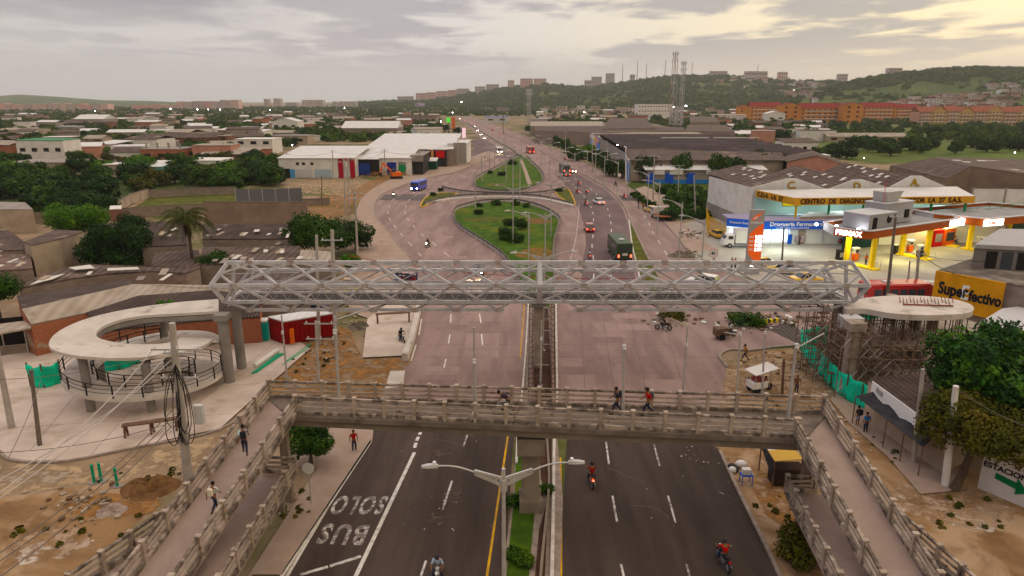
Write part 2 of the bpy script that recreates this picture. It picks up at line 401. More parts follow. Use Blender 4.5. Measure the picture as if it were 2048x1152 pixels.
HILLS=[[(-900,188,4600,2900),(0,190,4600,2900),(40,188,4600,2900),(110,191,4600,2900),(200,200,4600,2900),(300,201,4600,3000),(400,206,4600,3100),(480,211,4600,3300),(560,214,4600,3500),(650,216,4600,3600)],[(560,216,3000,2100),(640,209,3000,2000),(700,205,3000,1900),(780,203,3000,1800),(860,200,2900,1750),(930,190,2900,1700),(1010,177,2900,1600),(1089,166,2800,1500),(1169,173,2800,1400),(1230,166,2700,1400),(1274,160,2600,1350),(1374,153,2500,1350),(1474,156,2500,1300),(1574,161,2400,1250),(1649,160,2300,1200),(1800,164,2300,1200),(2100,170,2300,1200),(2800,170,2300,1200)],[(1500,206,1500,900),(1560,196,1550,900),(1620,180,1600,900),(1680,166,1650,900),(1724,156,1700,900),(1774,146,1750,900),(1874,136,1800,880),(1949,133,1800,860),(2048,135,1800,850),(2300,128,1800,850),(2900,128,1800,850)]]
def sstep(t):t=max(0,min(1,t));return t*t*(3-2*t)
def terr(x,y):
 if y<500:return 0.0
 px=1024+FPX*x/(y*cP);h=0
 for sysi,tab in enumerate(HILLS):
  if px<tab[0][0]-60 or px>tab[-1][0]+300:continue
  row,yr,yf=interp(tab,px)
  hr=CH-yr*kv(row)-(7 if sysi else 3)
  ed=1.0
  if sysi==0:ed=1-sstep((px-560)/110)
  if sysi==1:ed=sstep((px-520)/80)
  if sysi==2:ed=sstep((px-1440)/120)
  if y<=yr:t=sstep((y-yf)/(yr-yf));t=t*.75+.25*((max(0,y-yf)/(yr-yf))**1.6)
  else:t=max(0,1-(y-yr)/2600)
  n=mnoise.fractal(Vector((x*.0022,y*.0022,sysi)),1.0,2.1,5)
  hh=hr*t*ed*(1+.16*n*(1-t*.7)*1.0)+(n*5*t*ed)
  h=max(h,hh)
 return h
def PT(px,py):
 k=kv(py);prev=600
 for i in range(400):
  y=600*1.0065**i
  d=y*cP+y*k*sP;x=(px-1024)/FPX*d
  if CH-y*k<=terr(x,y):return Vector((x,y,terr(x,y)))
 return None
cols=list(range(-900,2900,14));rows=[560*1.028**i for i in range(96)]
TV=[];TF=[]
for y in rows:
 for px in cols:
  x=(px-1024)/FPX*y*cP
  TV.append((x,y,terr(x,y)-.6))
nC=len(cols)
for i in range(len(rows)-1):
 for j in range(nC-1):
  a=i*nC+j;TF.append((a,a+1,a+nC+1,a+nC))
M_hill=mat('hill_green',(.060,.085,.022),(.033,.052,.015),.02,bump=1.0,bscale=.12,c3=(.13,.125,.045),s3=.006,lo3=.52,hi3=.68,rough=1)
hl=bigmesh('hills',TV,TF,M_hill);struct(hl)
hl.data.polygons.foreach_set('use_smooth',[True]*len(hl.data.polygons))
gnd=MB().add([(-6500,-300,0),(6500,-300,0),(6500,7900,0),(-6500,7900,0)],[(0,1,2,3)])
M_base=mat('open_ground',(.30,.22,.16),(.20,.145,.10),.25,bump=.4,bscale=2,c3=(.075,.085,.03),s3=.035,lo3=.46,hi3=.60)
struct(gnd.build('ground',M_base))
hz=MB().box((0,3900,149),(14000,8500,302));hz.v=[(x,y-10,z)for x,y,z in hz.v]
hm=bpy.data.materials.new('haze');hm.use_nodes=True;hm.node_tree.nodes.clear()
ho=hm.node_tree.nodes.new('ShaderNodeOutputMaterial');hv=hm.node_tree.nodes.new('ShaderNodeVolumePrincipled')
hv.inputs['Color'].default_value=(.985,.975,.975,1);hv.inputs['Density'].default_value=.00009;hv.inputs['Anisotropy'].default_value=.2
hm.node_tree.links.new(hv.outputs[0],ho.inputs['Volume'])
hb=hz.build('haze',hm);hb['kind']='stuff';hb['label']='pale evening haze over the city';hb['category']='haze'
def gp(pts,h=0.0):return[P(x,y,h)for x,y in pts]
def smooth(pts,n=4,closed=False):
 """Catmull-Rom through 2D/3D points"""
 pts=[Vector(p)for p in pts];out=[];m=len(pts)
 rng=range(m if closed else m-1)
 for i in rng:
  if closed:a,b,c,d=pts[(i-1)%m],pts[i],pts[(i+1)%m],pts[(i+2)%m]
  else:a,b,c,d=pts[max(i-1,0)],pts[i],pts[i+1],pts[min(i+2,m-1)]
  for k in range(n):
   t=k/n
   out.append(.5*((2*b)+(c-a)*t+(2*a-5*b+4*c-d)*t*t+(3*b-a-3*c+d)*t**3))
 if not closed:out.append(pts[-1])
 return out
def sheet(name,pts,z,m,raised=None):
 from mathutils.geometry import tessellate_polygon
 tri=tessellate_polygon([[Vector((p[0],p[1],0))for p in pts]])
 b=MB();b.add([(p[0],p[1],z)for p in pts],[])
 for t in tri:
  a,c,d=[pts[i]for i in t]
  s_=(c[0]-a[0])*(d[1]-a[1])-(c[1]-a[1])*(d[0]-a[0])
  b.f.append(tuple(t)if s_>0 else tuple(t[::-1]));b.m.append(0)
 if raised:
  n=len(pts);o=len(b.v);b.v+=[(p[0],p[1],raised)for p in pts]
  ar=sum(pts[i][0]*pts[(i+1)%n][1]-pts[(i+1)%n][0]*pts[i][1]for i in range(n))
  for i in range(n):
   j=(i+1)%n
   b.f.append((o+i,o+j,j,i)if ar>0 else(i,j,o+j,o+i));b.m.append(0)
 return struct(b.build(name,m))
def ribbon(pts,w,z0,z1,mb=None,mi=0):
 mb=mb or MB();pts=[Vector((p[0],p[1],0))for p in pts];L_=[];R_=[]
 for i,p in enumerate(pts):
  d=pts[min(i+1,len(pts)-1)]-pts[max(i-1,0)];d.normalize();nrm=Vector((-d.y,d.x,0))*w/2
  L_.append(p+nrm);R_.append(p-nrm)
 rings=[[(l.x,l.y,z0),(r.x,r.y,z0),(r.x,r.y,z1),(l.x,l.y,z1)]for l,r in zip(L_,R_)]
 return mb.loft(rings,mi)
def kerb(name,px,w=.25,h=.15,m=None,n=4,z0=0.0):
 return struct(ribbon(smooth(gp(px),n),w,z0,h).build(name,m or M_kerb))
LK=[(838,622),(842,590),(838,560),(828,535),(818,515),(808,502),(796,490),(776,463),(758,443),(750,427),(749,411),(757,396),(772,385),(792,377),(812,369),(834,362),(857,356),(880,351),(905,346),(930,337),(949,329),(968,323),(980,319),(990,314),(993,308)]
LK2=[(993,308),(984,298),(973,288),(962,277),(950,266),(939,256),(927,246),(917,238),(909,231)]
RK=[(1299,522),(1289,502),(1274,470),(1260,440),(1256,427),(1250,415),(1243,404),(1236,396),(1226,386),(1214,376),(1200,367),(1184,358),(1165,349),(1146,340),(1125,328),(1097,311),(1068,294),(1040,280),(1010,268),(980,257),(960,248),(940,238),(925,231)]
SRV=[(1665,622),(1640,600),(1500,560),(1440,540),(1400,528),(1384,515),(1374,500),(1362,485),(1345,462),(1334,448),(1322,430),(1309,412),(1290,394),(1269,380),(1249,368),(1222,352),(1195,338),(1160,322),(1125,306),(1095,292),(1065,279),(1030,265),(1000,253),(970,243),(940,233)]
paved=gp([(700,862),(825,720)])+smooth(gp(LK))+smooth(gp(LK2))[1:]+smooth(gp(SRV))[::-1]+gp([(1655,690),(1560,694),(1500,702),(1465,700),(1445,706),(1440,716),(1455,735),(1440,800),(1430,865)])
sheet('road',paved,.010,M_conc)
sheet('road',gp([(748,852),(1030,852),(1024,920),(1010,1152),(1005,1300),(480,1300),(572,1152)]),.016,M_asph)
sheet('road',gp([(1134,875),(1404,875),(1440,900),(1480,985),(1560,1152),(1620,1300),(1120,1300),(1124,1152),(1126,1000)]),.016,M_asph)
M_asph3=mat('asphalt_worn',(.155,.112,.112),(.115,.082,.085),.15,bump=.15,bscale=20,c3=(.20,.15,.145),s3=.06,stretch=(1,.3,1))
rr=[(1166,520),(1172,490),(1170,455),(1160,425),(1150,404),(1140,384),(1128,366),(1112,352),(1130,350),(1150,345),(1184,364),(1214,382),(1232,398),(1246,420),(1254,442),(1258,470),(1262,500),(1270,560),(1275,600),(1160,600)]
sheet('road',gp(rr),.014,M_asph3)
sheet('asphalt_band',gp([(758,400),(770,389),(852,388),(846,402)]),.018,M_asph2)
sheet('asphalt_band',gp([(1148,390),(1218,388),(1230,400),(1150,402)]),.020,M_asph2)
sheet('asphalt_band',gp([(1235,391),(1276,391),(1290,402),(1246,402)]),.018,M_asph2)
sheet('road',gp([(905,318),(950,296),(940,282),(960,275),(1010,300),(1060,318),(985,316)]),.013,M_asph3)
far=[(909,231),(925,231),(940,233)]
M_fore=mat('forecourt_concrete',(.40,.365,.325),(.31,.28,.25),.12,bump=.08,bscale=10,c3=(.27,.25,.235),s3=.09,lo3=.52,hi3=.66)
sheet('forecourt',gp([(1384,515),(1340,452),(1420,436),(1500,440),(1700,440),(1760,430),(2200,430),(2300,640),(1990,700),(1665,690),(1665,622),(1600,585),(1440,540)]),.008,M_fore)
jt=MB()
for x0,y0,x1,y1 in[(1160,620,1176,868),(1203,610,1240,868),(1255,612,1312,868),(1330,655,1362,760),(1364,760,1390,868),(935,600,962,620)]:
 a,c=P(x0,y0),P(x1,y1);jt.box(((a.x+c.x)/2,(a.y+c.y)/2,.013),(.05,(a-c).length,.004),math.atan2(c.y-a.y,c.x-a.x)-PI/2)
for py in(628,645,664,689,715,746,781,822):
 a,c=P(1120,py),P(1440 if py>700 else 1330+(py-620)*.3,py);jt.box(((a.x+c.x)/2,a.y,.0134),(c.x-a.x,.035,.004))
 a,c=P(845,py),P(1040,py);jt.box(((a.x+c.x)/2,a.y,.0134),(c.x-a.x,.03,.004))
struct(jt.build('road_joints',M_joint))
used_s=set();rs_=random.Random(8);sl=[MB(),MB()];M_slab=[mat('slab_dark',(.235,.168,.158),(.20,.14,.132),.6,stretch=(1,.3,1)),mat('slab_pale',(.32,.232,.214),(.27,.195,.18),.6,stretch=(1,.3,1))]
for(x0,x1,y0,y1,n)in((-8.5,.6,49,82,9),(4.6,15.5,49,82,13),(5,22,84,140,8),(-18,-2,84,150,9)):
 for i in range(n):
  x=x0+3.6*rs_.randrange(int((x1-x0)/3.6)+1);y=y0+4.2*rs_.randrange(int((y1-y0)/4.2))
  if x+1.8>x1+.5 or(x,y)in used_s:continue
  used_s.add((x,y))
  k=rs_.randrange(2);sl[k].box((x+1.8,y+2.1,.0114),(3.5,rs_.choice((2.0,4.1)),.0008))
for k in(0,1):struct(sl[k].build('road_slabs',M_slab[k]))
ck=MB()
for i in range(26):
 x,y=rs_.uniform(-9,16),rs_.uniform(34,90);a=rs_.choice((0,PI/2))+rs_.uniform(-.5,.5);pts=[]
 if.5<x<4.6:continue
 for j in range(7):pts.append((x,y,.0232));a+=rs_.uniform(-.5,.5);x+=math.cos(a)*.5;y+=math.sin(a)*.5
 for p,q in zip(pts,pts[1:]):ck.beam(p,q,.035,.003)
struct(ck.build('road_cracks',M_joint))
pt=MB()
for(x,y,w_,h_)in[(880,905,1.2,.8),(905,990,.7,1.6),(870,1040,1.0,.8),(940,870,.9,.5),(985,1050,.8,.4)]:
 c=P(x,y);r=random.Random(x)
 pt.prism([(c.x+w_*math.cos(a)*r.uniform(.6,1),c.y+h_*math.sin(a)*r.uniform(.6,1))for a in[i*PI/5 for i in range(10)]],.017,.0195)
struct(pt.build('road_patches',mat('patch',(.12,.09,.07),(.08,.06,.05),2,alpha=(2.2,.45,.6))))
def line(mb,p,q,w,z=.021,pp=None):
 a,c=P(*p),P(*q);mb.box(((a.x+c.x)/2,(a.y+c.y)/2,z),(w,(a-c).length,.004),math.atan2(c.y-a.y,c.x-a.x)-PI/2)
def marking(name,segs,w,m,z=.021):
 mb=MB()
 for p,q in segs:line(mb,p,q,w,z)
 return struct(mb.build(name,m))
marking('edge_line',[((735,880),(575,1152)),((575,1152),(515,1260))],.17,M_paint)
marking('lane_line',[((829,905),(712,1152)),((712,1152),(660,1260))],.24,M_paint)
marking('lane_dashes',[((845,853),(843,858)),((842,863),(839,870)),((837,874),(833,882)),((832,886),(829,896))],.24,M_paint)
marking('diagonal_line',[((722,1113),(660,1133)),((656,1134),(600,1150))],.22,M_paintw,.0225)
marking('lane_dashes',[((939,858),(927,893)),((904,962),(885,1021)),((852,1122),(842,1152))],.13,M_paintw)
marking('lane_dashes',[((1212,884),(1218,929)),((1225,992),(1234,1044)),((1242,1129),(1250,1165))],.13,M_paintw)
marking('lane_dashes',[((1308,889),(1319,932)),((1336,992),(1351,1046)),((1373,1129),(1383,1165))],.12,M_paintw)
marking('edge_line_yellow',[((1018,858),(998,990)),((998,990),(974,1152)),((974,1152),(958,1260))],.14,M_painty)
marking('edge_line_yellow',[((1121,915),(1122,1023)),((1122,1052),(1122,1152)),((1122,1152),(1122,1260))],.13,M_painty)
marking('edge_line_yellow',[((1049,604),(1046,650)),((1046,650),(1040,715))],.13,M_painty,.015)
marking('lane_dashes',[((902,628),(901,645)),((900,669),(897,687)),((892,718),(888,736)),((959,628),(962,646)),((963,668),(965,690))],.14,M_paint,.017)
marking('edge_line',[((843,638),(838,670)),((832,690),(822,722))],.15,M_paint,.017)
sg=[]
for pts in([(779,411),(776,427),(778,435),(786,448),(795,459),(808,475),(826,494),(846,516),(860,528)],[(812,411),(811,428),(817,440),(828,453),(845,470),(866,486),(895,510),(913,524)],[(783,402),(800,390),(824,377),(850,367),(885,358)],[(816,402),(828,392),(850,381),(880,370),(905,362),(935,352)]):
 c=smooth(gp(pts),12);acc=0
 for i in range(len(c)-1):
  d=(c[i+1]-c[i]).length
  if(acc%9)<3.2:sg.append((c[i],c[i+1]))
  acc+=d
mb=MB()
for a,c in sg:mb.box(((a.x+c.x)/2,(a.y+c.y)/2,.0225),(.15,(a-c).length+.02,.004),math.atan2(c.y-a.y,c.x-a.x)-PI/2)
struct(mb.build('lane_dashes',M_paint))
mb=MB()
for pts,per,on in(([(1158,410),(1157,430),(1155,450),(1152,475),(1146,500),(1140,524),(1132,550)],1.6,.8),([(1187,520),(1184,490),(1186,470),(1187,440),(1184,420),(1176,404),(1164,388),(1150,374),(1133,358),(1110,340),(1085,322)],9,3.2),([(1222,560),(1221,500),(1223,470),(1221,440),(1214,415),(1203,398),(1188,384),(1168,368),(1148,356)],9,3.2),([(1334,510),(1322,490),(1305,463),(1295,440),(1285,428)],9,3),([(1188,548),(1180,600)],9,3),([(1035,305),(1000,286),(975,270),(950,254)],9,3)):
 c=smooth(gp(pts),40);acc=0
 for i in range(len(c)-1):
  a,b2=c[i],c[i+1]
  if(acc%per)<on:mb.box(((a.x+b2.x)/2,(a.y+b2.y)/2,.0245),(.16,(a-b2).length+.01,.004),math.atan2(b2.y-a.y,b2.x-a.x)-PI/2)
  acc+=(b2-a).length
struct(mb.build('lane_dashes',M_paint))
def road_text(txt,corners,nm):
 a,c,t=P(*corners[0]),P(*corners[1]),P(*corners[2])
 xd=(c-a);yd=t-a
 size=1.0
 cu=bpy.data.curves.new('f','FONT');cu.body=txt;cu.size=1;cu.resolution_u=3;cu.offset=.03;cu.space_character=1.25
 me=baked(bpy.data.objects.new('f',cu))
 xs=[v.co.x for v in me.vertices];ys=[v.co.y for v in me.vertices];x0,x1,y0,y1=min(xs),max(xs),min(ys),max(ys)
 for v in me.vertices:
  u=(v.co.x-x0)/(x1-x0);q=(v.co.y-y0)/(y1-y0);p=a+xd*u+yd*q;v.co=(p.x,p.y,.022)
 me.materials.append(M_paintl)
 o=bpy.data.objects.new(nm,me);COL.objects.link(o);struct(o)
M_paintl=mat('road_paint_letters',(.58,.54,.51),(.17,.14,.13),2.2,rough=.65,lo=.38,hi=.56)
road_text('SOLO',[(779,992),(676,992),(762,1030)],'road_lettering')
road_text('BUS',[(741,1050),(650,1047),(724,1092)],'road_lettering')
aw=MB();a=P(1808,561);aw.prism([(a.x,a.y),(a.x+2,a.y+1.1),(a.x+2,a.y+.45),(a.x+7,a.y-.9),(a.x+7,a.y-1.7),(a.x+2,a.y-.45),(a.x+2,a.y-1.1)],.0085,.0125)
struct(aw.build('painted_arrow',M_paint))
kerb('kerb',LK[4:],.35,.18);kerb('kerb',LK2,.35,.2)
struct(ribbon(smooth(gp([(810,722),(822,690),(832,650),(838,622)])),.55,0,.75).build('low_wall',M_newc))
kerb('kerb',RK,.4,.22);kerb('kerb',[(1258,440),(1264,490),(1271,520),(1280,560)],.25,.15,M_kerbw)
kerb('kerb',[(1384,515),(1364,486),(1334,450),(1309,414)],.3,.15)
kerb('kerb',[(1440,903),(1478,985),(1530,1090),(1562,1160)],.22,.14,M_kerb)
kerb('kerb',[(1655,690),(1560,694),(1500,702),(1465,700),(1445,706),(1440,716),(1455,735)],.3,.15,M_kerb)
kerb('kerb',[(742,884),(565,1152),(500,1250)],.18,.1,M_kerbw,1)
struct(ribbon(smooth(gp([(1041,313),(1020,297),(995,284),(970,268),(945,253),(925,242)])),.8,0,.75).build('median_barrier',M_greyc))
sheet('pavement',gp([(505,1152),(564,1152),(745,882),(748,855),(700,850),(640,930)])+gp([(430,1260)]),.10,M_walk,0.0)
sheet('pavement',gp([(0,905),(15,918),(60,925),(140,922),(270,896),(440,860),(540,770),(620,700),(560,655),(470,600),(300,600),(100,690),(-60,730),(-120,850)]),.13,M_plaza,0.0)
kerb('kerb',[(-40,880),(0,906),(15,919),(60,926),(140,923),(270,897),(440,861),(520,800)],.22,.16,M_kerb)
pr=[(838,622),(842,590),(838,560),(828,535),(818,515),(808,502),(796,490),(776,463),(758,443),(750,427),(749,411),(757,396),(772,385),(792,377),(812,369),(834,362),(857,356),(880,351),(905,346),(930,337),(949,329),(968,323),(980,319),(990,314),(993,308),(975,303),(940,316),(900,326),(850,338),(800,352),(770,365),(740,382),(722,400),(712,425),(705,460),(712,500),(705,540),(690,600),(740,640)]
sheet('pavement',smooth(gp(pr),3,True),.14,M_walk,0.0)
sheet('pavement',gp([(725,718),(808,714),(836,628),(790,600),(735,640)]),.17,M_plaza,0.0)
sheet('pavement',gp([(770,778),(780,743),(810,742),(806,774)]),.05,M_newc,0.0)
sheet('pavement',gp([(735,856),(640,940),(560,930),(600,860),(690,845)]),.06,M_walk,0.0)
pj=MB()
for a,c in(((60,905),(300,610)),((180,915),(430,640)),((300,885),(560,680)),((10,800),(520,770)),((0,860),(470,830)),((30,740),(330,735))):line(pj,a,c,.05,.133)
struct(pj.build('plaza_joints',M_kerb))
def blot(name,cx,cy,rx,ry,z,m,seed,n=18,hgt=None):
 r=random.Random(seed);c=P(cx,cy);d=(CH/kv(cy))*cP+CH*sP
 X_=rx/FPX*d;Y_=abs(P(cx,cy-ry).y-P(cx,cy+ry).y)/2
 pts=[(c.x+X_*math.cos(2*PI*i/n)*r.uniform(.7,1.1),c.y+Y_*math.sin(2*PI*i/n)*r.uniform(.7,1.1))for i in range(n)]
 return sheet(name,smooth([(p[0],p[1],0)for p in pts],3,True),z,m)
def dd(name,c1,c2):return mat(name,c1,c2,.7,bump=.5,bscale=4,alpha=(.9,.40,.60))
M_ora=dd('orange_earth',(.33,.18,.085),(.23,.12,.058));M_palE=dd('pale_earth',(.42,.31,.215),(.34,.245,.165))
sheet('earth',gp([(560,700),(640,640),(700,660),(725,718),(808,716),(832,740),(810,800),(760,860),(560,850),(520,800)]),.006,M_ora)
blot('earth',1530,745,120,40,.007,M_palE,5);blot('earth',1480,790,60,40,.0085,M_dirt2,6)
sheet('earth',gp([(0,925),(150,930),(300,905),(440,870),(500,800),(545,770),(420,930),(330,985),(200,960),(60,985),(-200,1010),(-200,930)]),.005,M_palE)
sheet('earth',gp([(-200,1000),(60,990),(200,965),(330,990),(260,1060),(140,1152),(80,1300),(-300,1300)]),.006,M_dirt)
blot('earth',230,1010,120,26,.009,M_ora,8);blot('earth',100,1090,90,40,.010,M_dirt2,9);blot('earth',50,955,120,16,.0095,mat('grey_earth',(.33,.26,.20),(.38,.30,.23),.6,alpha=(1.1,.42,.58)),10)
sheet('earth',gp([(1430,860),(1455,735),(1500,705),(1640,690),(1660,800),(1800,880),(2048,980),(2300,1300),(1640,1300),(1560,1152),(1440,903)]),.006,M_dirt)
blot('earth',1900,1010,130,50,.010,M_dirt2,11);blot('earth',1560,1000,60,60,.012,M_ora,12);blot('earth',1610,775,70,25,.011,M_dirt2,15)
sheet('pavement',gp([(1660,800),(1700,850),(1775,915),(1840,990),(1900,985),(1930,950),(1850,890),(1740,800),(1690,770)]),.09,M_walk,0.0)
sheet('earth',gp([(560,420),(700,372),(770,352),(840,342),(800,360),(740,385),(700,430),(640,440)]),.006,M_ora)
sheet('earth',gp([(560,372),(700,352),(740,360),(690,392),(600,385)]),.007,M_palE)
def island(name,pts,m,z=.16,kw=.3,kh=.2,km=None):
 p=smooth(gp(pts),5,True);o=sheet(name,p,z,m,0.0)
 struct(ribbon(p+[p[0]],kw,0,kh).build('kerb',km or M_kerb));return o
ISL1=[(912,422),(909,438),(916,450),(928,461),(955,477),(978,492),(1008,513),(1030,545),(1050,590),(1056,612),(1110,612),(1109,560),(1107,510),(1109,478),(1116,453),(1115,438),(1091,422),(1060,411),(1030,406),(1000,405),(966,407),(937,413)]
island('grass_island',ISL1,M_grass)
ISL2=[(949,370),(956,377),(978,382),(1012,384),(1045,382),(1074,371),(1085,358),(1078,342),(1062,326),(1050,315),(1040,313),(1024,320),(999,335),(966,351),(953,360)]
island('grass_island',ISL2,M_grass)
island('grass_island',[(843,415),(846,402),(857,393),(880,387),(912,387),(900,395),(870,403)],M_grassd,.14,.3,.2,M_painty)
island('grass_island',[(1112,386),(1134,378),(1143,390),(1150,410),(1132,403)],M_grassd,.14,.3,.2,M_painty)
blot('flower_bed',1075,510,40,16,.166,mat('bare_bed',(.20,.11,.045),(.10,.085,.025),.6,bump=.6),21);blot('flower_bed',1078,443,26,7,.168,mat('bare_bed2',(.17,.09,.04),(.10,.08,.03),.6,bump=.6),22)
blot('flower_bed',970,440,50,6,.168,M_grassd,23);blot('flower_bed',992,372,26,4,.168,M_grassd,24);blot('flower_bed',1035,352,14,5,.170,M_grassd,25)
sheet('footpath',gp([(1043,318),(1040,322),(1048,345),(1055,370),(1064,370),(1055,345),(1047,325)]),.175,M_walk)
sheet('grass_strip',smooth(gp([(1260,444),(1273,470),(1288,502),(1300,524),(1318,560),(1335,600),(1318,600),(1285,560),(1272,520),(1265,490)]),3,True),.13,M_grassd,0.0)
sheet('grass_strip',gp([(1249,372),(1275,383),(1310,410),(1400,440),(1560,440),(1500,400),(1420,360),(1300,345)]),.006,M_field)
sheet('footpath',gp([(1290,372),(1330,390),(1345,430),(1420,490),(1440,500),(1380,505),(1330,445),(1300,400),(1270,378)]),.03,M_walk,0.0)
def barrier(label,pts,n=5,closed=False,h=.95,grp='barriers round the islands'):
 c=smooth(gp(pts),n,closed)
 if closed:c.append(c[0])
 t=thing('crash_barrier',label,'barrier',(c[0].x,c[0].y,0),0,grp)
 mb=ribbon(c,.10,.55,h);mb.build('upper_rail',M_steeld,t,True)
 ribbon(c,.14,.2,.46).build('lower_rail',M_galv,t,True)
 acc=99;pm=None
 for i in range(len(c)-1):
  acc+=(c[i+1]-c[i]).length
  if acc>2.6:
   acc=0
   if pm is None:pm=MB().box((0,0,.5),(.16,.16,.98)).build('post',M_poled,t);q=pm
   else:q=bpy.data.objects.new('post',pm.data);COL.objects.link(q);q.parent=t
   q.location=Vector((c[i].x,c[i].y,0))-t.location
 return t
barrier('long metal barrier curving along the left side of the large lower grass island',[(1008,405),(966,406),(937,412),(912,421),(907,438),(914,451),(926,462),(953,479),(976,494),(1006,516),(1028,548),(1048,595)])
barrier('metal barrier curving down the right side of the large lower grass island',[(1008,405),(1030,405),(1060,410),(1091,421),(1117,438),(1119,453),(1111,478),(1110,510),(1110,560)])
barrier('metal barrier bending round the teardrop grass island',[(1040,312),(1024,319),(999,334),(966,350),(951,360),(947,370),(954,378),(978,384),(1012,386),(1045,384),(1076,372),(1088,358),(1080,342),(1064,326),(1052,314)])
barrier('upper of the two straight barriers crossing between the grass islands',[(884,378),(905,383),(940,388),(1012,391),(1080,389),(1130,380)])
barrier('lower of the two straight barriers crossing between the grass islands',[(850,411),(880,402),(920,396),(1000,393),(1080,397),(1148,413)])
struct(ribbon(smooth(gp([(870,405),(920,399),(1000,396),(1080,400),(1146,414)])),1.0,0,.5).build('median_kerb',M_kerbw))
sheet('median',gp([(1058,604),(1112,604),(1113,700),(1113,862),(1126,1000),(1120,1152),(1120,1300),(985,1300),(1004,1152),(1025,1000),(1034,862),(1046,760),(1054,680)]),.05,M_kerb,0.0)
sheet('channel_floor',gp([(1068,604),(1095,604),(1100,700),(1104,862),(1102,960),(1095,1000),(1090,1152),(1090,1300),(1066,1300),(1070,1152),(1078,1060),(1096,1000),(1082,960),(1074,862),(1065,760)]),.058,mat('channel_mud',(.085,.045,.032),(.055,.032,.025),.8,bump=.4))
for a in([(1072,604),(1068,700),(1064,770),(1072,862)],[(1100,604),(1103,700),(1106,770),(1108,862)]):
 struct(ribbon(smooth(gp(a)),.22,0,.55).build('channel_wall',mat('channel_block',(.24,.16,.135),(.17,.11,.095),1.5,bump=.4)))
kerb('kerb',[(1057,604),(1053,680),(1046,770),(1036,862),(1033,930)],.16,.22,M_kerbw);kerb('kerb',[(1112,604),(1113,700),(1114,800),(1109,862),(1107,1000),(1104,1152),(1102,1260)],.2,.25,M_kerbw)
struct(ribbon(smooth(gp([(1092,862),(1098,960),(1093,1040),(1082,1152),(1078,1260)])),.14,0,.5).build('channel_wall',M_beam))
sheet('grass_strip',smooth(gp([(1033,900),(1050,905),(1055,990),(1070,1000),(1066,1060),(1058,1152),(1052,1290),(1010,1290),(1013,1152),(1022,1060),(1030,980)]),3,True),.085,M_grass,0.0)
sheet('asphalt_band',gp([(1528,655),(1585,645),(1612,678),(1600,690)]),.020,mat('ridged_steel',(.10,.08,.075),stripe=('X',.5,.5,.6)))
sheet('grass_field',gp([(-300,330),(545,330),(545,352),(470,384),(298,392),(236,424),(205,434),(-300,450)]),.015,mat('yard_green',(.06,.075,.02),(.035,.045,.014),.06,bump=.6,bscale=.8,c3=(.17,.12,.075),s3=.03,lo3=.56,hi3=.66))
sheet('grass_field',gp([(240,430),(300,396),(470,385),(478,402),(330,418)]),.02,M_grassd)
sheet('grass_field',gp([(1470,262),(1700,251),(2400,251),(2400,346),(1900,331),(1700,322),(1600,300)]),.02,mat('field_green',(.085,.115,.025),(.055,.075,.018),.04,bump=.6,bscale=.6,c3=(.13,.13,.05),s3=.02))
# === old concrete footbridge
FB=thing('footbridge','old stained concrete footbridge with slatted parapets and ramps crossing the whole road','footbridge',(0,36,0))
HR=7.5;PH=1.15
nl,nr=P(590,792,HR),P(1598,838,HR);fl,fr=P(537,761,HR),P(1650,792,HR)
def parapet(path,seg=1.75,name='railing',base=True,sides=1,hh=PH,parent=FB,jitter=1):
 """posts and three slats along a polyline of rail-top points"""
 mb=MB();pst=[]
 r=random.Random(int(path[0].x*100));acc=0
 for a,b in zip(path,path[1:]):
  n=max(1,round((b-a).length/seg));
  mb.beam(a-Vector((0,0,.07)),b-Vector((0,0,.07)),.15,.13,1)
  for i,hz_ in enumerate((.36,.66)):
   for k in range(n):
    p,q=a.lerp(b,k/n),a.lerp(b,(k+1)/n);dz=r.uniform(-.03,.03)*jitter
    mb.beam(p-Vector((0,0,hz_+.04+dz)),q-Vector((0,0,hz_+.04-dz*.5)),.08,.135,0)
  if base:mb.beam(a-Vector((0,0,hh-.10)),b-Vector((0,0,hh-.10)),.20,.24,1)
  for k in range(n+1 if b is path[-1]else n):pst.append((a.lerp(b,k/n),b-a))
 o=mb.build(name,[M_old,M_oldtop],parent,True)
 pr=None
 for p,d in pst:
  ang=math.atan2(d.y,d.x)
  if pr is None:
   pr=MB().box((0,0,-hh/2+.02),(.19,.24,hh+.12)).box((0,0,.05),(.24,.29,.07)).build('post',M_old,o);q=pr
  else:q=bpy.data.objects.new('post',pr.data);COL.objects.link(q);q.parent=o
  q.location=p-FB.location if parent is FB else p-parent.location;q.rotation_euler=(0,0,ang+r.uniform(-.04,.04))
 return o
up=Vector((0,0,1))
dk=MB();fz=HR-PH+.02
dk.slab([Vector((p.x,p.y,fz))for p in(P(575,797,HR),P(1612,842,HR),P(1662,790,HR),P(525,758,HR))],.28)
dk.build('deck',mat('deck_stained',(.19,.155,.135),(.13,.105,.09),.9,bump=.2,c3=(.08,.062,.055),s3=.8),FB,True)
gb=MB();a,b=nl-up*(PH+.27)+Vector((-.3,.22,0)),nr-up*(PH+.27)+Vector((.5,.22,0))
gb.beam(a-up*.28,b-up*.28,.35,.56);a2,b2=fl-up*(PH+.27)+Vector((0,-.2,0)),fr-up*(PH+.27)+Vector((0,-.2,0));gb.beam(a2-up*.28,b2-up*.28,.35,.56)
gb.build('girder',M_beam,FB,True,bevel=.03)
pn=MB()
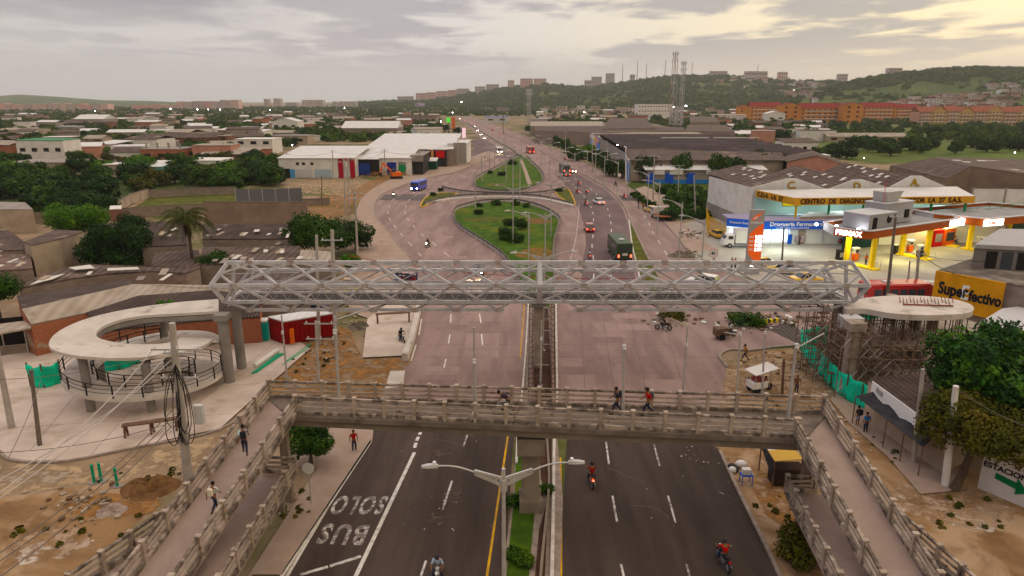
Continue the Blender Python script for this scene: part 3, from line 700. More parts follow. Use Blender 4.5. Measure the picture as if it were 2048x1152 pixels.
for x0,x1,y in((640,720,836),(755,832,840),(872,950,845),(1192,1270,857),(1312,1390,861),(1432,1510,865)):
 p,q=P(x0,y-4,5.95),P(x1,y-1,5.95);f=(p.x-nl.x)/(nr.x-nl.x);yy=nl.y+(nr.y-nl.y)*f-.02+.06;f2=(q.x-nl.x)/(nr.x-nl.x);yy2=nl.y+(nr.y-nl.y)*f2+.04
 pn.beam((p.x,yy,5.88),(q.x,yy2,5.88),.06,.22)
pn2=pn
for i in range(0,len(pn.v),8):
 s_=MB();s_.add(pn.v[i:i+8],[(3,2,1,0),(4,5,6,7),(0,1,5,4),(1,2,6,5),(2,3,7,6),(3,0,4,7)]);s_.build('recess_strip',mat('recess',(.17,.14,.115)),FB,True)
parapet([nl,nl.lerp(nr,.5),nr]);parapet([fl,fl.lerp(fr,.5),fr])
pb=P(1060,1008);px_,py_=pb.x,37.3
MB().box((px_,py_,2.1),(1.05,1.3,4.2)).box((px_,py_,.45),(1.35,1.6,.9)).build('pier',M_beam,FB,True,bevel=.03)
MB().box((px_,py_+.25,4.72),(1.65,3.0,1.1)).build('pier_head',M_beam,FB,True,bevel=.03)
def ext(a,b,f):return a+(b-a)*f
L0,L1=fl,P(229,1152,4.95);R0,R1=nl,P(342,1152,4.95)
Lr=[L0,ext(L0,L1,.5),L1,ext(L0,L1,1.25)];Rr=[R0,ext(R0,R1,.5),R1,ext(R0,R1,1.25)]
parapet(Lr,1.9);parapet(Rr,1.9)
def deckrun(A,B,name='ramp_deck',t=.3,over=.12):
 mb=MB()
 for i in range(len(A)-1):
  a,b,c,d=A[i],A[i+1],B[i+1],B[i]
  vs=[p-up*(PH-.02)for p in(a,b,c,d)]
  mb.slab(vs,t)
 o=mb.build(name,M_deck,FB,True)
 for i in(1,2,3,4,5):
  pass
 return o
deckrun(Lr,Rr)
jm=MB()
for py in(805,866,975,1043):
 pass
l2a,l2b=P(588,914,3.7),P(437,1152,4.6);l2=[l2a,l2b,ext(l2a,l2b,1.35)]
parapet(l2,1.9,hh=1.1);w_=Vector((-2.2,-.1,0))
deckrun([p+up*0 for p in l2],[p+w_ for p in l2],'lower_ramp_deck')
parapet([l2a,l2a+Vector((-1.9,.1,0))],1.9,hh=1.1)
l3a,l3b=P(360,996,4.1),P(137,1148,4.75);l3=[l3a,l3b,ext(l3a,l3b,1.4)];parapet(l3,1.9,hh=1.1)
w3=Vector((2.0,-.2,0));deckrun(l3,[p+w3 for p in l3],'lower_ramp_deck')
R0_,R1_=fr,P(1882,1145,4.95);Q0,Q1=nr+Vector((-.1,0,0)),P(1766,1145,4.95)
Rr2=[R0_,ext(R0_,R1_,.5),R1_,ext(R0_,R1_,1.25)];Qr=[Q0,ext(Q0,Q1,.5),Q1,ext(Q0,Q1,1.25)]
parapet(Rr2,1.9);parapet(Qr,1.9);deckrun(Rr2,Qr)
r2a,r2b=P(1576,951,3.7),P(1680,1145,4.6);r2=[r2a,r2b,ext(r2a,r2b,1.35)];parapet(r2,1.9,hh=1.1)
w4=Vector((2.2,-.1,0));deckrun(r2,[p+w4 for p in r2],'lower_ramp_deck');parapet([r2a,r2a+Vector((1.7,.1,0))],1.7,hh=1.1)
r3a,r3b=P(1803,1023,4.15),P(1925,1130,4.75);r3=[r3a,r3b,ext(r3a,r3b,1.5)];parapet(r3,1.9,hh=1.1)
w5=Vector((-2.0,-.2,0));deckrun(r3,[p+w5 for p in r3],'lower_ramp_deck')
for a,b,f in((L0,R0,0),(L1,R1,1),(R0_,Q0,0),(R1_,Q1,1),(l2a,l2a+w_,2),(r2a,r2a+w4,2)):
 c=(a+b)/2 if f<2 else(a+b)/2
 yy=c.y+(0 if f else-.4)
 MB().box((c.x,yy,(c.z-PH-.28)/2),(.5,.45,c.z-PH-.3)).build('ramp_pier',M_beam,FB,True)
# === new steel truss bridge
TB=thing('truss_footbridge','large pale grey steel lattice footbridge of hexagonal shape, still without paving, spanning the road','footbridge',(2.45,60,6))
CX=2.45
yA,zA=58.6,CH-58.6*kv(525);yB,zB=57.7,CH-57.7*kv(571);yC,zC=59.2,CH-59.2*kv(619.5)
yE,zE=61.9,CH-61.9*kv(540);yF,zF=62.8,CH-62.8*kv(566);yG,zG=61.2,zC
zD,yD1,yD2=CH-58.7*kv(603.5),58.7,61.6
sA,sB,sC=3.66,3.83,3.75;N=7
def node(y,z,s):return lambda k,sg:Vector((CX+sg*s*k,y,z))
nA,nB,nC_,nE,nF,nG=node(yA,zA,sA),node(yB,zB,sB),node(yC,zC,sC),node(yE,zE,sA),node(yF,zF,sB),node(yG,zG,sC)
endX=28.85;endT=27.5
EA=lambda sg:Vector((CX+sg*endT,yA,zA));EB=lambda sg:Vector((CX+sg*endX,yB,zB));EE=lambda sg:Vector((CX+sg*(endT-.6),yE,zE));EF=lambda sg:Vector((CX+sg*(endX-.5),yF,zF))
ED=lambda sg:Vector((CX+sg*28.2,yD1,zD));ED2=lambda sg:Vector((CX+sg*28.0,yD2,zD))
def bar(name,segs,w=.2,m=None):
 mb=MB()
 for a,b in segs:mb.beam(a,b,w,w)
 return mb.build(name,m or M_steel,TB,True)
def each(name,segs,w,m=None):
 for a,b in segs:bar(name,[(a,b)],w,m)
bar('top_chord',[(EA(-1),EA(1))],.30);bar('top_chord',[(EE(-1),EE(1))],.26)
bar('middle_chord',[(EB(-1),EB(1))],.30);bar('middle_chord',[(EF(-1),EF(1))],.24)
for sg in(-1,1):
 bar('bottom_chord',[(nC_(N,sg)+Vector((sg*.3,0,0)),nC_(.85,sg))],.26);bar('bottom_chord',[(nG(N,sg),nG(.85,sg))],.24)
 for k in range(0,N):
  bar('lattice_brace',[(nA(k,sg),nB(k+1,sg)),(nA(k+1,sg),nB(k,sg))],.19)
  if k>0:bar('lattice_brace',[(nB(k,sg),nC_(k+1,sg)),(nB(k+1,sg),nC_(k,sg))],.19)
  else:bar('lattice_brace',[(nB(0,sg),nC_(1,sg)),(nB(1,sg),Vector((CX,yD1,zD)))],.16)
  bar('lattice_brace',[(nE(k,sg),nF(k+.5,sg)),(nF(k+.5,sg),nE(k+1,sg))],.12)
  bar('lattice_brace',[(nF(k,sg),nG(k+1,sg)),(nF(k+1,sg),nG(max(k,.85),sg))],.12)
  bar('roof_brace',[(nA(k,sg),nE(k+1,sg)),(nA(k+1,sg),nE(k,sg))],.10)
  if k>0:bar('under_brace',[(nC_(k,sg),Vector((CX+sg*sC*(k+.5),yD1+1.2,zD-.1))),(Vector((CX+sg*sC*(k+.5),yD1+1.2,zD-.1)),nC_(k+1,sg))],.11,M_steeld)
 for nf in(nA,nB,nC_):
  for k in range(1,N+1):c_=nf(k,sg);MB().box((c_.x,c_.y-.14,c_.z),(.62,.03,.42)).build('gusset_plate',mat('gusset',(.44,.40,.39),(.30,.24,.22),3),TB,True)
 m1=EA(sg).lerp(EB(sg),.5)
 bar('end_frame',[(EA(sg),EB(sg)),(EB(sg),ED(sg))],.30)
 bar('end_frame',[(EE(sg),EF(sg)),(EF(sg),ED2(sg))],.22)
 bar('end_frame',[(EA(sg),EE(sg)),(ED(sg),ED2(sg))],.22)
 bar('end_brace',[(m1,nA(N-.1,sg)),(m1,nB(N,sg)),(nB(N,sg),ED(sg)),(ED(sg),nC_(N,sg))],.17)
 bar('end_post',[(Vector((CX+sg*27.0,yA,zA)),Vector((CX+sg*27.5,yD1,zD)))],.24);bar('end_post',[(Vector((CX+sg*26.6,yE,zE)),Vector((CX+sg*27.2,yD2,zD)))],.22)
 bar('end_tie',[(m1,Vector((CX+sg*22,yE-1,zE)))],.07)
bar('centre_post',[(Vector((CX,yA,zA)),Vector((CX,yB,zB))),(Vector((CX,yB,zB)),Vector((CX,yD1,zD)))],.42)
bar('centre_post',[(Vector((CX,yE,zE)),Vector((CX,yF,zF))),(Vector((CX,yF,zF)),Vector((CX,yD2,zD)))],.34)
bar('edge_beam',[(ED(-1),ED(1))],.28,M_steel);bar('edge_beam',[(ED2(-1),ED2(1))],.24,M_steel)
for i in range(5):
 y=yD1+.35+i*(yD2-yD1-.3)/5;bar('joist',[(Vector((CX-27.6,y,zD-.02)),Vector((CX+27.6,y,zD-.02)))],.13,M_steeld)
fl_=MB()
for i in range(38):
 x=CX-27.5+i*55/37;fl_.beam((x,yD1,zD-.13),(x,yD2,zD-.13),.09,.12)
q=fl_.build('cross_beams',M_steeld,TB,True)
hr=MB()
for y,z0,z1 in((yD1+.05,zD+.12,zD+1.15),(yD2-.05,zD+.12,zD+1.15)):
 hr.beam((CX-27.6,y,z1),(CX+27.6,y,z1),.07,.10);
 n=44
 for i in range(n):
  x0,x1=CX-27.6+55.2*i/n,CX-27.6+55.2*(i+1)/n
  hr.beam((x0,y,z0),((x0+x1)/2,y,z1),.035,.035);hr.beam(((x0+x1)/2,y,z1),(x1,y,z0),.035,.035)
hr.build('handrail_lattice',M_steel,TB,True)
def column(label,c,r,h,m,name='bridge_column',cap=None):
 t=thing(name,label,'column',(c.x,c.y,0),0,None)
 MB().cyl((0,0,0),r,h,28).build('shaft',m,t,smooth=False)
 if cap:MB().box((0,0,h+cap/2),(r*2.5,r*2.5,cap)).build('cap',m,t)
 for p in t.children if False else[]:pass
 return t
ca=P(460,766);cb_=P(484,738)
column('nearer of the two smooth round grey columns under the left end of the steel lattice bridge',ca,.46,zD-1.0,M_greyc,cap=.55)
column('rear one of the two smooth round grey columns under the left end of the steel lattice bridge',cb_,.44,zD-1.0,M_greyc,cap=.4)
cr=P(1700,757+28);cr2=P(1668,735)
column('nearer rough concrete column under the right end of the steel lattice bridge, beside the scaffolding',P(1690,790),.55,zD-1.0,M_rawc,cap=.7)
column('rear rough concrete column under the right end of the steel lattice bridge, nearest the junction',cr2,.58,zD-.8,M_rawc,cap=.5)
mp=thing('bridge_pier','concrete pier standing in the drainage channel under the middle of the steel lattice bridge','pier',(CX,60.2,0))
MB().box((0,0,(zD-.5)/2),(.8,.6,zD-.5)).build('shaft',M_rawc,mp);MB().box((0,0,zD-.35),(1.3,2.6,.4)).build('head',M_greyc,mp)
rb=thing('rebar_cage','rusty rebar frames rising from both walls of the drainage channel','rebar',(2.4,52,0))
for sx,xa,xb in((-1,1066,1058),(1,1101,1106)):
 mb=MB();n=22
 for i in range(n):
  py=615+(850-615)*(i/(n-1))**.9;px=xa+(xb-xa)*0;c=P(px+sx*1,py)
  mb.beam(c,c+Vector((0,0,1.25)),.05,.05);mb.beam(c+Vector((sx*.35,0,0)),c+Vector((sx*.35,0,1.1)),.05,.05)
  mb.beam(c+Vector((0,0,1.0)),c+Vector((sx*.35,0,1.0)),.04,.04);mb.beam(c+Vector((0,0,.6)),c+Vector((-sx*.9,0,.62)),.035,.035)
 a,b=P(xa+sx,615),P(xb+sx,850);a=P(xa+sx,615)
 for z in(.4,.75,1.1):
  pts=[P(xa+sx,615+(850-615)*t)+Vector((0,0,z))for t in(0,.25,.5,.75,1)];mb.tube(pts,.025,4)
 mb.build('rebar_frame',mat('rust',(.10,.055,.04),(.05,.035,.03),3),rb,True)
mb=MB()
for py in(626,648,672,700,742):
 a,c=P(1070,py),P(1098,py);mb.beam(a+Vector((0,0,.6)),c+Vector((0,0,.6)),.06,.06)
mb.build('cross_props',M_galv,rb,True)
# === spiral ramp, left
SR=thing('spiral_ramp','smooth new concrete spiral ramp winding down from the left end of the steel lattice bridge','ramp',(-31.6,54.9,0))
cx_,cy_=-31.6,54.9
def helix(a):return 6.3-2.85*(a-90)/360
def hl_ring(a,ro,ri,t,z=None):
 r=math.radians(a);z=helix(a)if z is None else z;c,s=math.cos(r),math.sin(r)
 return[(cx_+ro*c*1.03,cy_+ro*s,z),(cx_+ri*c*1.03,cy_+ri*s,z),(cx_+ri*c*1.03,cy_+ri*s,z-t),(cx_+ro*c*1.03,cy_+ro*s,z-t)]
A_end=850
rings=[hl_ring(90+i*5,6.1,3.65,.34)for i in range(int((A_end-90)/5)+1)]
e0=[(-25.9,61.2,zD-.05),(-25.9,58.9,zD-.05)]
ent=[[(-25.7,61.0,6.62),(-25.7,58.7,6.62),(-25.7,58.7,6.2),(-25.7,61.0,6.2)],[(-28,61.1,6.5),(-28,58.8,6.5),(-28,58.8,6.1),(-28,61.1,6.1)],[(-30,61.1,6.36),(-30,58.7,6.36),(-30,58.7,6.0),(-30,61.1,6.0)]]
OU=[(437,598,6.62),(370,603,6.5),(300,611,6.35),(230,623,6.2),(165,640,6.0),(118,662,5.85),(98,684,5.65),(108,700,5.5),(160,712,5.3),(250,716,5.1),(340,708,4.85),(400,694,4.55),(428,677,4.25)]
IN=[(437,622,6.62),(370,626,6.5),(300,630,6.3),(262,635,6.2),(232,642,6.05),(205,653,5.85),(193,664,5.7),(194,673,5.5),(210,680,5.35),(250,687,5.1),(310,688,4.85),(348,682,4.55),(364,672,4.3)]
so_,si_=smooth([P(*p)for p in OU],3),smooth([P(*p)for p in IN],3)
rings=[[o,i,i-up*.24,o-up*.24]for o,i in zip(so_,si_)]+[hl_ring(370+i*5,6.0,3.65,.3)for i in range(97)]
mbx=MB();mbx.loft([[tuple(p)for p in r]for r in rings])
mbx.build('ramp_slab',M_newc,SR,True)
eb=MB();eb.loft([[(p[0][0],p[0][1],p[0][2]-.30)if False else(p[1][0],p[1][1],p[1][2]-.3),(p[1][0],p[1][1],p[1][2]-.7),(p[1][0]+(p[0][0]-p[1][0])*.12,p[1][1]+(p[0][1]-p[1][1])*.12,p[1][2]-.7),(p[1][0]+(p[0][0]-p[1][0])*.12,p[1][1]+(p[0][1]-p[1][1])*.12,p[1][2]-.34)]for p in rings[:19]])
eb.build('edge_girder',M_greyc,SR,True)
for ro in(5.95,3.8):
 posts=[];pts={i:[]for i in range(3)}
 mb=MB();a0=455
 for i in range(int((A_end-a0)/5)+1):
  a=a0+i*5;r=math.radians(a);p=Vector((cx_+ro*1.03*math.cos(r),cy_+ro*math.sin(r),helix(a)))
  for j,z in enumerate((.38,.72,1.05)):pts[j].append(p+up*z)
  if i%4==0:posts.append(p)
 for j in range(3):mb.tube(pts[j],.04 if j==2 else.025,6)
 rl=mb.build('guard_rail',M_black,SR,True)
 pr=None
 for p in posts:
  if pr is None:pr=MB().box((0,0,.53),(.09,.09,1.06)).build('post',M_black,rl);q=pr
  else:q=bpy.data.objects.new('post',pr.data);COL.objects.link(q);q.parent=rl
  q.location=p-SR.location
for a,ra in((95,4.6),(165,4.9),(240,4.9),(300,4.9)):
 r=math.radians(a);MB().cyl((cx_+ra*math.cos(r),cy_+ra*math.sin(r),0),.34,helix(a)-.3,20).build('column',M_greyc,SR,True)
# === spiral ramp under construction, right
ST=thing('unfinished_ramp','unfinished concrete spiral ramp with raw slabs on props at the right end of the bridge','ramp',(36.5,59.2,0))
ox,oy=36.6,59.0
def oval(cx,cy,rx,ry,z,n=40,rz=0):return[(cx+rx*math.cos(2*PI*i/n),cy+ry*math.sin(2*PI*i/n),z)for i in range(n)]
top=[P(x,y,6.6)for x,y in[(1690,604),(1735,595),(1790,591),(1850,592),(1905,598),(1938,607),(1948,617),(1938,625),(1900,629),(1840,630),(1780,626),(1735,618),(1712,617),(1690,617)]]
MB().slab(smooth(top,4,True),.5).build('top_slab',M_newc,ST,True)
mid=[P(x,y,3.5)for x,y in[(1690,672),(1740,640),(1820,628),(1920,636),(1965,652),(1960,672),(1900,688),(1830,690),(1770,684),(1725,690)]]
MB().slab(smooth(mid,4,True),.4).build('middle_slab',M_rawc,ST,True)
low=[P(x,y,1.3)for x,y in[(1760,735),(1790,722),(1850,716),(1930,720),(1960,738),(1930,755),(1860,756),(1800,748)]]
MB().slab(smooth(low,4,True),.5).build('lower_slab',M_rawc,ST,True)
for x,y,h0,h1 in((1818,705,0,6.2),(1852,705,0,6.2),(1766,690,0,6.2),(1840,745,0,3.2),(1885,700,0,3.2)):
 c=P(x,y+20);MB().cyl((c.x,c.y,0),.5,h1,20).build('column',M_rawc,ST,True)
rr_=random.Random(3)
for i in range(54):
 t=rr_.random();x=1715+225*rr_.random();c=P(x,0+(616+rr_.uniform(-10,10)),6.4)
 c.y=oy+rr_.uniform(-2.2,2.4);c.x=30.7+11.5*rr_.random()
 if((c.x-36.6)/5.9)**2+((c.y-59.2)/2.9)**2>1:continue
 lx,ly=rr_.uniform(-.12,.12),rr_.uniform(-.1,.1)
 MB().tube([(c.x+lx,c.y+ly,3.5),(c.x,c.y,6.15)],.045,6).build('prop',M_wood if i%3 else M_poled,ST,True)
rg=MB()
for pz,pl in((2.3,low),(1.8,low)):
 pass
lp=smooth(low,4,True);rl=MB();rl.tube([p+up*1.0 for p in lp[14:]],.035,6);rl.tube([p+up*.6 for p in lp[14:]],.025,6)
rl.build('guard_rail',M_black,ST,True)
rs=MB()
for i in range(16):
 c=P(1800+i*7,602+(i%3)*2,6.6);rs.tube([c+up*.03+Vector((-.3,-.6,0)),c+up*.12+Vector((.25,.6,.1))],.035,5)
a,b=P(1806,610,6.65),P(1906,613,6.65);rs.beam(a+up*.06,b+up*.06,.14,.1)
rbp=rs.build('rebar_stack',mat('rust_red',(.22,.06,.04),(.13,.05,.04),2));tag(rbp,'rust red reinforcing bars lying on the round top slab of the unfinished ramp','rebar')
fw=MB();c=P(1700,640,6.0);fw.box((c.x+.2,56.6,5.75),(1.7,1.4,1.0));o=fw.build('formwork',M_steel);
tag(o,'pale formwork box with striped side on top of the rough column','formwork')
def scaffold(label,x0,x1,y0,y1,z1,nx,ny,nz,seed,lean=0):
 t=thing('scaffold',label,'scaffolding',((x0+x1)/2,(y0+y1)/2,0),0,'scaffolding round the unfinished ramp')
 r=random.Random(seed);st=MB();lg=MB();br=MB();M_sc=M_poled;pk=MB()
 X_=[x0+(x1-x0)*i/nx for i in range(nx+1)];Y_=[y0+(y1-y0)*i/ny for i in range(ny+1)];Z_=[z1*(i+.5)/nz for i in range(nz)]
 for x in X_:
  for y in Y_:st.tube([(x+r.uniform(-.06,.06),y,0),(x+r.uniform(-.06,.06),y,z1+r.uniform(-.6,.5))],.045,5)
 for z in Z_:
  for y in Y_:
   if r.random()<.8:lg.tube([(x0-.3,y,z+r.uniform(-.15,.15)),(x1+.3,y,z+r.uniform(-.15,.15))],.04,5)
  for x in X_:
   if r.random()<.7:lg.tube([(x,y0-.2,z),(x,y1+.2,z)],.04,5)
 for i in range(nx):
  for j in range(nz-1):
   y=Y_[0]if r.random()<.6 else Y_[-1]
   if r.random()<.75:br.tube([(X_[i],y,Z_[j]),(X_[i+1],y,Z_[j+1])],.038,5)
   if r.random()<.6:br.tube([(X_[i+1],y,Z_[j]),(X_[i],y,Z_[j+1])],.028,5)
 for j in range(nz):
  if r.random()<.6:i=r.randrange(nx);pk.box(((X_[i]+X_[i+1])/2,(y0+y1)/2,Z_[j]+.05),(X_[i+1]-X_[i],.5,.05))
 st.build('uprights',mat('scaffold_tube',(.26,.19,.15),(.14,.09,.07),2,metal=.2),t,True);lg.build('ledgers',MATS['scaffold_tube'],t,True);br.build('braces',M_galv,t,True)
 if pk.v:pk.build('planks',M_wood,t,True)
scaffold('tall scaffold tower round the rear rough concrete column at the junction',27.0,30.4,56.8,61.2,6.3,4,3,6,1)
scaffold('scaffolding under the near edge of the unfinished round slabs',30.6,36.2,54.0,57.4,4.6,7,3,5,2)
scaffold('scaffolding between the two rough columns, under the bridge end',27.4,30.6,53.4,57.0,6.0,4,2,6,3)
scaffold('scaffolding behind the rough columns under the middle slab',30.6,37.0,57.6,62.0,6.0,6,3,5,4)
def net(label,base,h,m=None,sag=.2,seed=1,posts=True,lift=.0):
 r=random.Random(seed);b=smooth(base,5);t=thing('safety_net',label,'netting',(b[0].x,b[0].y,0),0,'green safety nets')
 mb=MB();rows_=6;V=[]
 for i,p in enumerate(b):
  d=(b[min(i+1,len(b)-1)]-b[max(i-1,0)]);d.normalize();n=Vector((-d.y,d.x,0));ph=r.uniform(-1,1)
  hh=h-sag*abs(math.sin(i*PI/5))-r.uniform(0,.08)
  for j in range(rows_+1):
   f=j/rows_;V.append(p+n*(.12*math.sin(i*1.7+j*.9)+.08*ph*f)+up*(lift+.02+hh*f))
 F=[]
 for i in range(len(b)-1):
  for j in range(rows_):a=i*(rows_+1)+j;F.append((a,a+rows_+1,a+rows_+2,a+1))
 mb.add(V,F);o=mb.build('net',m or M_netg,t,True,smooth=True);so_=o.modifiers.new('t','SOLIDIFY');so_.thickness=.015
 if posts:
  for i in range(0,len(b),5):MB().beam(b[i],b[i]+up*(h+.15),.09,.09).build('stake',M_wood,t,True)
net('long green safety net along the path in front of the unfinished ramp',[P(1600,700),P(1612,722),P(1635,745),P(1660,775),P(1690,800),P(1720,815),P(1745,830)],2.3,seed=3)
net('green safety net panel on the corner nearest the ridged crossing',[P(1604,700),P(1625,692),P(1652,690)],2.1,seed=4,sag=.05)
net('green safety net at the far side of the unfinished ramp',[Vector((33,66,0)),Vector((36,66.5,0)),Vector((39,66,0)),Vector((42,65,0))],3.4,seed=6,lift=1.6)
net('green safety net hung on the far side of the smooth spiral ramp',[P(62,775),P(90,778),P(125,768)],2.2,seed=7)
net('small green safety net under the middle of the smooth spiral ramp',[P(205,745),P(240,742),P(280,728)],1.6,seed=8)
# === street lamps
def arm_lamp(root,side,big=True,head=True,lit=False):
 """perforated bracket plus curved arm and lamp head; side -1/+1 along local x"""
 s=side;z0=9.15
 mb=MB();th=.06
 a0,a1=Vector((s*.10,0,z0+.05)),Vector((s*1.18,0,z0+.62));up0,up1=.42,.20
 pts=[a0,a1,a1+up*up1,a0+up*up0];n=(a1-a0)
 H=5;
 for i in range(H+1):
  t0,t1=(i/(H+.0))-.07,(i/(H+.0))+.07
  t0,t1=max(0,t0),min(1,t1)
  b0,b1=a0.lerp(a1,t0),a0.lerp(a1,t1);w0=up0+(up1-up0)*t0;w1=up0+(up1-up0)*t1
  mb.beam((b0+b1)/2+up*.0,(b0+b1)/2+up*((w0+w1)/2),(b1-b0).length,.06,up=(0,1,0))
 mb.beam(a0+up*.05,a1+up*.04,.10,.10);mb.beam(a0+up*(up0-.05),a1+up*(up1-.04),.10,.10)
 mb.build('bracket',M_galv,root)
 st=a1+up*up1*.5;pts=[st+Vector((s*d,0,h))for d,h in((0,0),(.35,.15),(.7,.26),(1.1,.32),(1.5,.32))]
 MB().tube(smooth(pts,3),.035,8).build('arm',M_galv,root)
 e=pts[-1]
 hd=MB();hd.loft([[(e.x+s*d,y,e.z+z)for y,z in((-w,-.02),(-w*.7,.10*q),(w*.7,.10*q),(w,-.02),(w*.6,-.07),(-w*.6,-.07))]for d,w,q in((-.05,.06,.7),(.12,.12,1.0),(.4,.13,.8),(.62,.08,.4))])
 h=hd.build('lamp_head',M_galv,root)
 MB().cyl((e.x+s*.1,0,e.z+.08),.07,.12,10).build('photocell',M_lampoff,h)
 if lit:MB().sphere((e.x+s*.4,0,e.z-.1),.16,10,6).build('lens',M_lamp,h)
def lamp_proto(two=True,lit=False):
 r=thing('street_lamp','x','street lamp');MB().tube([(0,0,0),(0,0,10)],[.11,.075],12).build('pole',M_galv,r)
 MB().box((0,0,.04),(.45,.45,.06)).build('base_plate',M_galv,r);MB().cyl((0,0,9.0),.15,.5,12).build('collar',M_galv,r)
 arm_lamp(r,-1,lit=lit)
 if two:arm_lamp(r,1,lit=lit)
 return r
LP=lamp_proto(True);LP.location=P(1007,937,10)-Vector((0,0,10));LP['label']='nearest street lamp, tall pale pole with two arms on perforated brackets, in the foreground median';LP['group']='twin-arm street lamps along the median'
LP.rotation_euler=(0,0,math.radians(3))
def place_lamp(px,py,label,h=10,rz=0,proto=None,grp='twin-arm street lamps along the median',sc=1.0):
 p=P(px,py,h);return copy_tree(proto or LP,(p.x,p.y,0),rz,sc,label,grp)
place_lamp(1088,508,'twin-arm street lamp rising just behind the centre post of the steel lattice bridge',rz=.1)
place_lamp(1091,426,'twin-arm street lamp at the right edge of the large grass island',rz=.35)
place_lamp(1026,374,'twin-arm street lamp in the large grass island beside the small trees',rz=-.3)
place_lamp(1103,366,'twin-arm street lamp by the right tip of the crossing barriers',rz=.5)
L1p=lamp_proto(False);L1p.location=P(1058,424,10)-Vector((0,0,10));L1p['label']='single-arm street lamp in the middle of the large grass island';L1p['group']='single-arm street lamps';L1p.rotation_euler=(0,0,.1)
sing=[(1365,404,'single-arm street lamp on the verge beside the garbage heap',-.5),(1410,438,'single-arm street lamp nearest the service station entrance',-.5),(1320,363,'single-arm street lamp above the hedge by the service road',.0),(1298,345,'single-arm street lamp behind the hedge beside the blue store',-.3),(1258,318,'single-arm street lamp between the roadside trees',-.4),(1237,322,'single-arm street lamp left of the roadside trees',-.4)]
for x,y,l,a in sing:place_lamp(x,y,l,rz=a,proto=L1p,grp='single-arm street lamps')
LF=thing('street_lamp','x','street lamp');MB().tube([(0,0,0),(0,0,11)],[.14,.08],8).build('pole',M_galv,LF)
for s in(-1,1):MB().tube([(0,0,10.3),(s*1.6,0,11.2),(s*2.4,0,11.35)],.06,6).build('arm',M_galv,LF);MB().box((s*2.8,0,11.35),(.9,.35,.14)).build('lamp_head',M_lampoff,LF)
first=True
for i,(x,y)in enumerate([(1040,310),(1026,300),(1012,288),(1000,278),(989,270),(975,262),(1008,252),(1044,262),(1062,268),(1083,274),(1100,282),(1125,292),(1150,300),(1175,296),(1192,300),(1210,305),(965,240),(955,236),(935,222),(920,215),(903,208)]):
 p=P(x,y+5,11)
 p=P(x,y,0)if False else p
 lab='thin twin-arm street lamp along the far part of the avenue'
 Yb=150+i*0
 if p.y>520 or p.y<0:p=PY(x,y,520);
 if first:LF.location=(p.x,p.y,0);LF['label']=lab;LF['group']='lamps far up the avenue';LF.rotation_euler=(0,0,.1);first=False
 else:copy_tree(LF,(p.x,p.y,0),.1,1.0,lab,'lamps far up the avenue')
def mast(label,px,pyb,pyt,hb,arm=None,globe=None,zc=.6):
 b=P(px[0],pyb,hb);k=kv(pyt);top=CH-b.y*k
 t=thing('camera_mast',label,'mast',b,0,'thin steel masts')
 tx=(px[1]-1024)/FPX*(b.y*cP+(CH-top)*sP)-b.x
 MB().tube([(0,0,0),(tx,0,top-b.z)],[.10,.06],10).build('pole',M_galv,t)
 MB().box((0,0,.1),(.36,.3,.2)).build('bracket',M_galv,t)
 H_=top-b.z
 if arm:
  for dx,dz in arm:MB().tube([(tx*.9,0,H_*.96),(tx+dx,0,H_*.96+dz)],.04,6).build('arm',M_galv,t)
 if globe is not None:
  g=MB().sphere((tx*globe,-.16,H_*globe),.11,12,8).build('camera_globe',M_lgrey,t);MB().box((tx*globe,-.08,H_*globe+.16),(.2,.2,.1)).build('housing',M_lgrey,g)
 return t
mast('thin mast with side arm and camera globe left on the old footbridge',(680,669),832,632,6.3,arm=[(2.6,.9)],globe=.84)
mast('thin mast with camera globe in front of the left carriageway',(950,948),832,655,6.2,globe=.62)
mast('thin mast with camera globe at the footbridge over the right carriageway',(1246,1248),842,688,6.1,globe=.95)
mast('thin pale mast with a long side arm where the right ramp starts',(1574,1592),856,690,6.0,arm=[(1.5,.9)],globe=.98)
mast('grey mast with camera globe standing in the drainage channel',(1081,1083),775,640,0,globe=.72)
mast('thin grey mast with camera globe on the right carriageway edge',(1366,1375),785,652,0,globe=.72)
mast('thin grey mast left of the spiral ramp columns, beside the red container',(575,563),770,630,0,globe=.75)
mast('thin grey mast beside the walking man in yellow',(1474,1480),790,665,0,arm=[(-1.3,.25)],globe=.97)
mast('thin mast above the path corner near the covered street cart',(1524,1530),788,664,0,globe=.98)
# === utility poles and cables
def upole(label,bx,by,tx,ty,m=None,r0=.19,r1=.12,arms=(),square=False,red=False,grp='concrete utility poles',h=None):
 b=P(bx,by);top=CH-b.y*kv(ty)if h is None else h
 d=b.y*cP+(CH-top)*sP;dx=(tx-1024)/FPX*d-b.x
 t=thing('utility_pole',label,'utility pole',b,0,grp)
 MB().tube([(0,0,0),(dx,0,top)],[r0,r1],12 if not square else 4).build('shaft',m or M_pole,t)
 if red:MB().tube([(dx*.93,0,top-.9),(dx,0,top+.01)],[r1*1.1,r1*1.08],12).build('painted_top',M_org,t)
 for z,w_,s in arms:
  f=(top-z)/top;MB().beam((dx*f-w_/2+s,-.15,top-z),(dx*f+w_/2+s,-.15,top-z),.09,.1).build('crossarm',M_galv,t)
  for k in(-1,0,1):MB().cyl((dx*f+s+k*w_*.42,-.15,top-z+.05),.05,.18,8).build('insulator',M_lampoff,t)
 t['top']=(b.x+dx,b.y,top);return t
p1=upole('thick concrete utility pole hung with black cable loops, in front of the spiral ramp',377,962,344,646,r0=.30,r1=.20,arms=((1.7,3.2,.2),(1.95,2.0,.3),(3.6,2.4,.2)),grp='foreground utility poles')
MB().tube([(-.0-(0),0,0),(0,0,.01)],.01,4)
tp=Vector(p1['top']);lb=MB();rl_=random.Random(5)
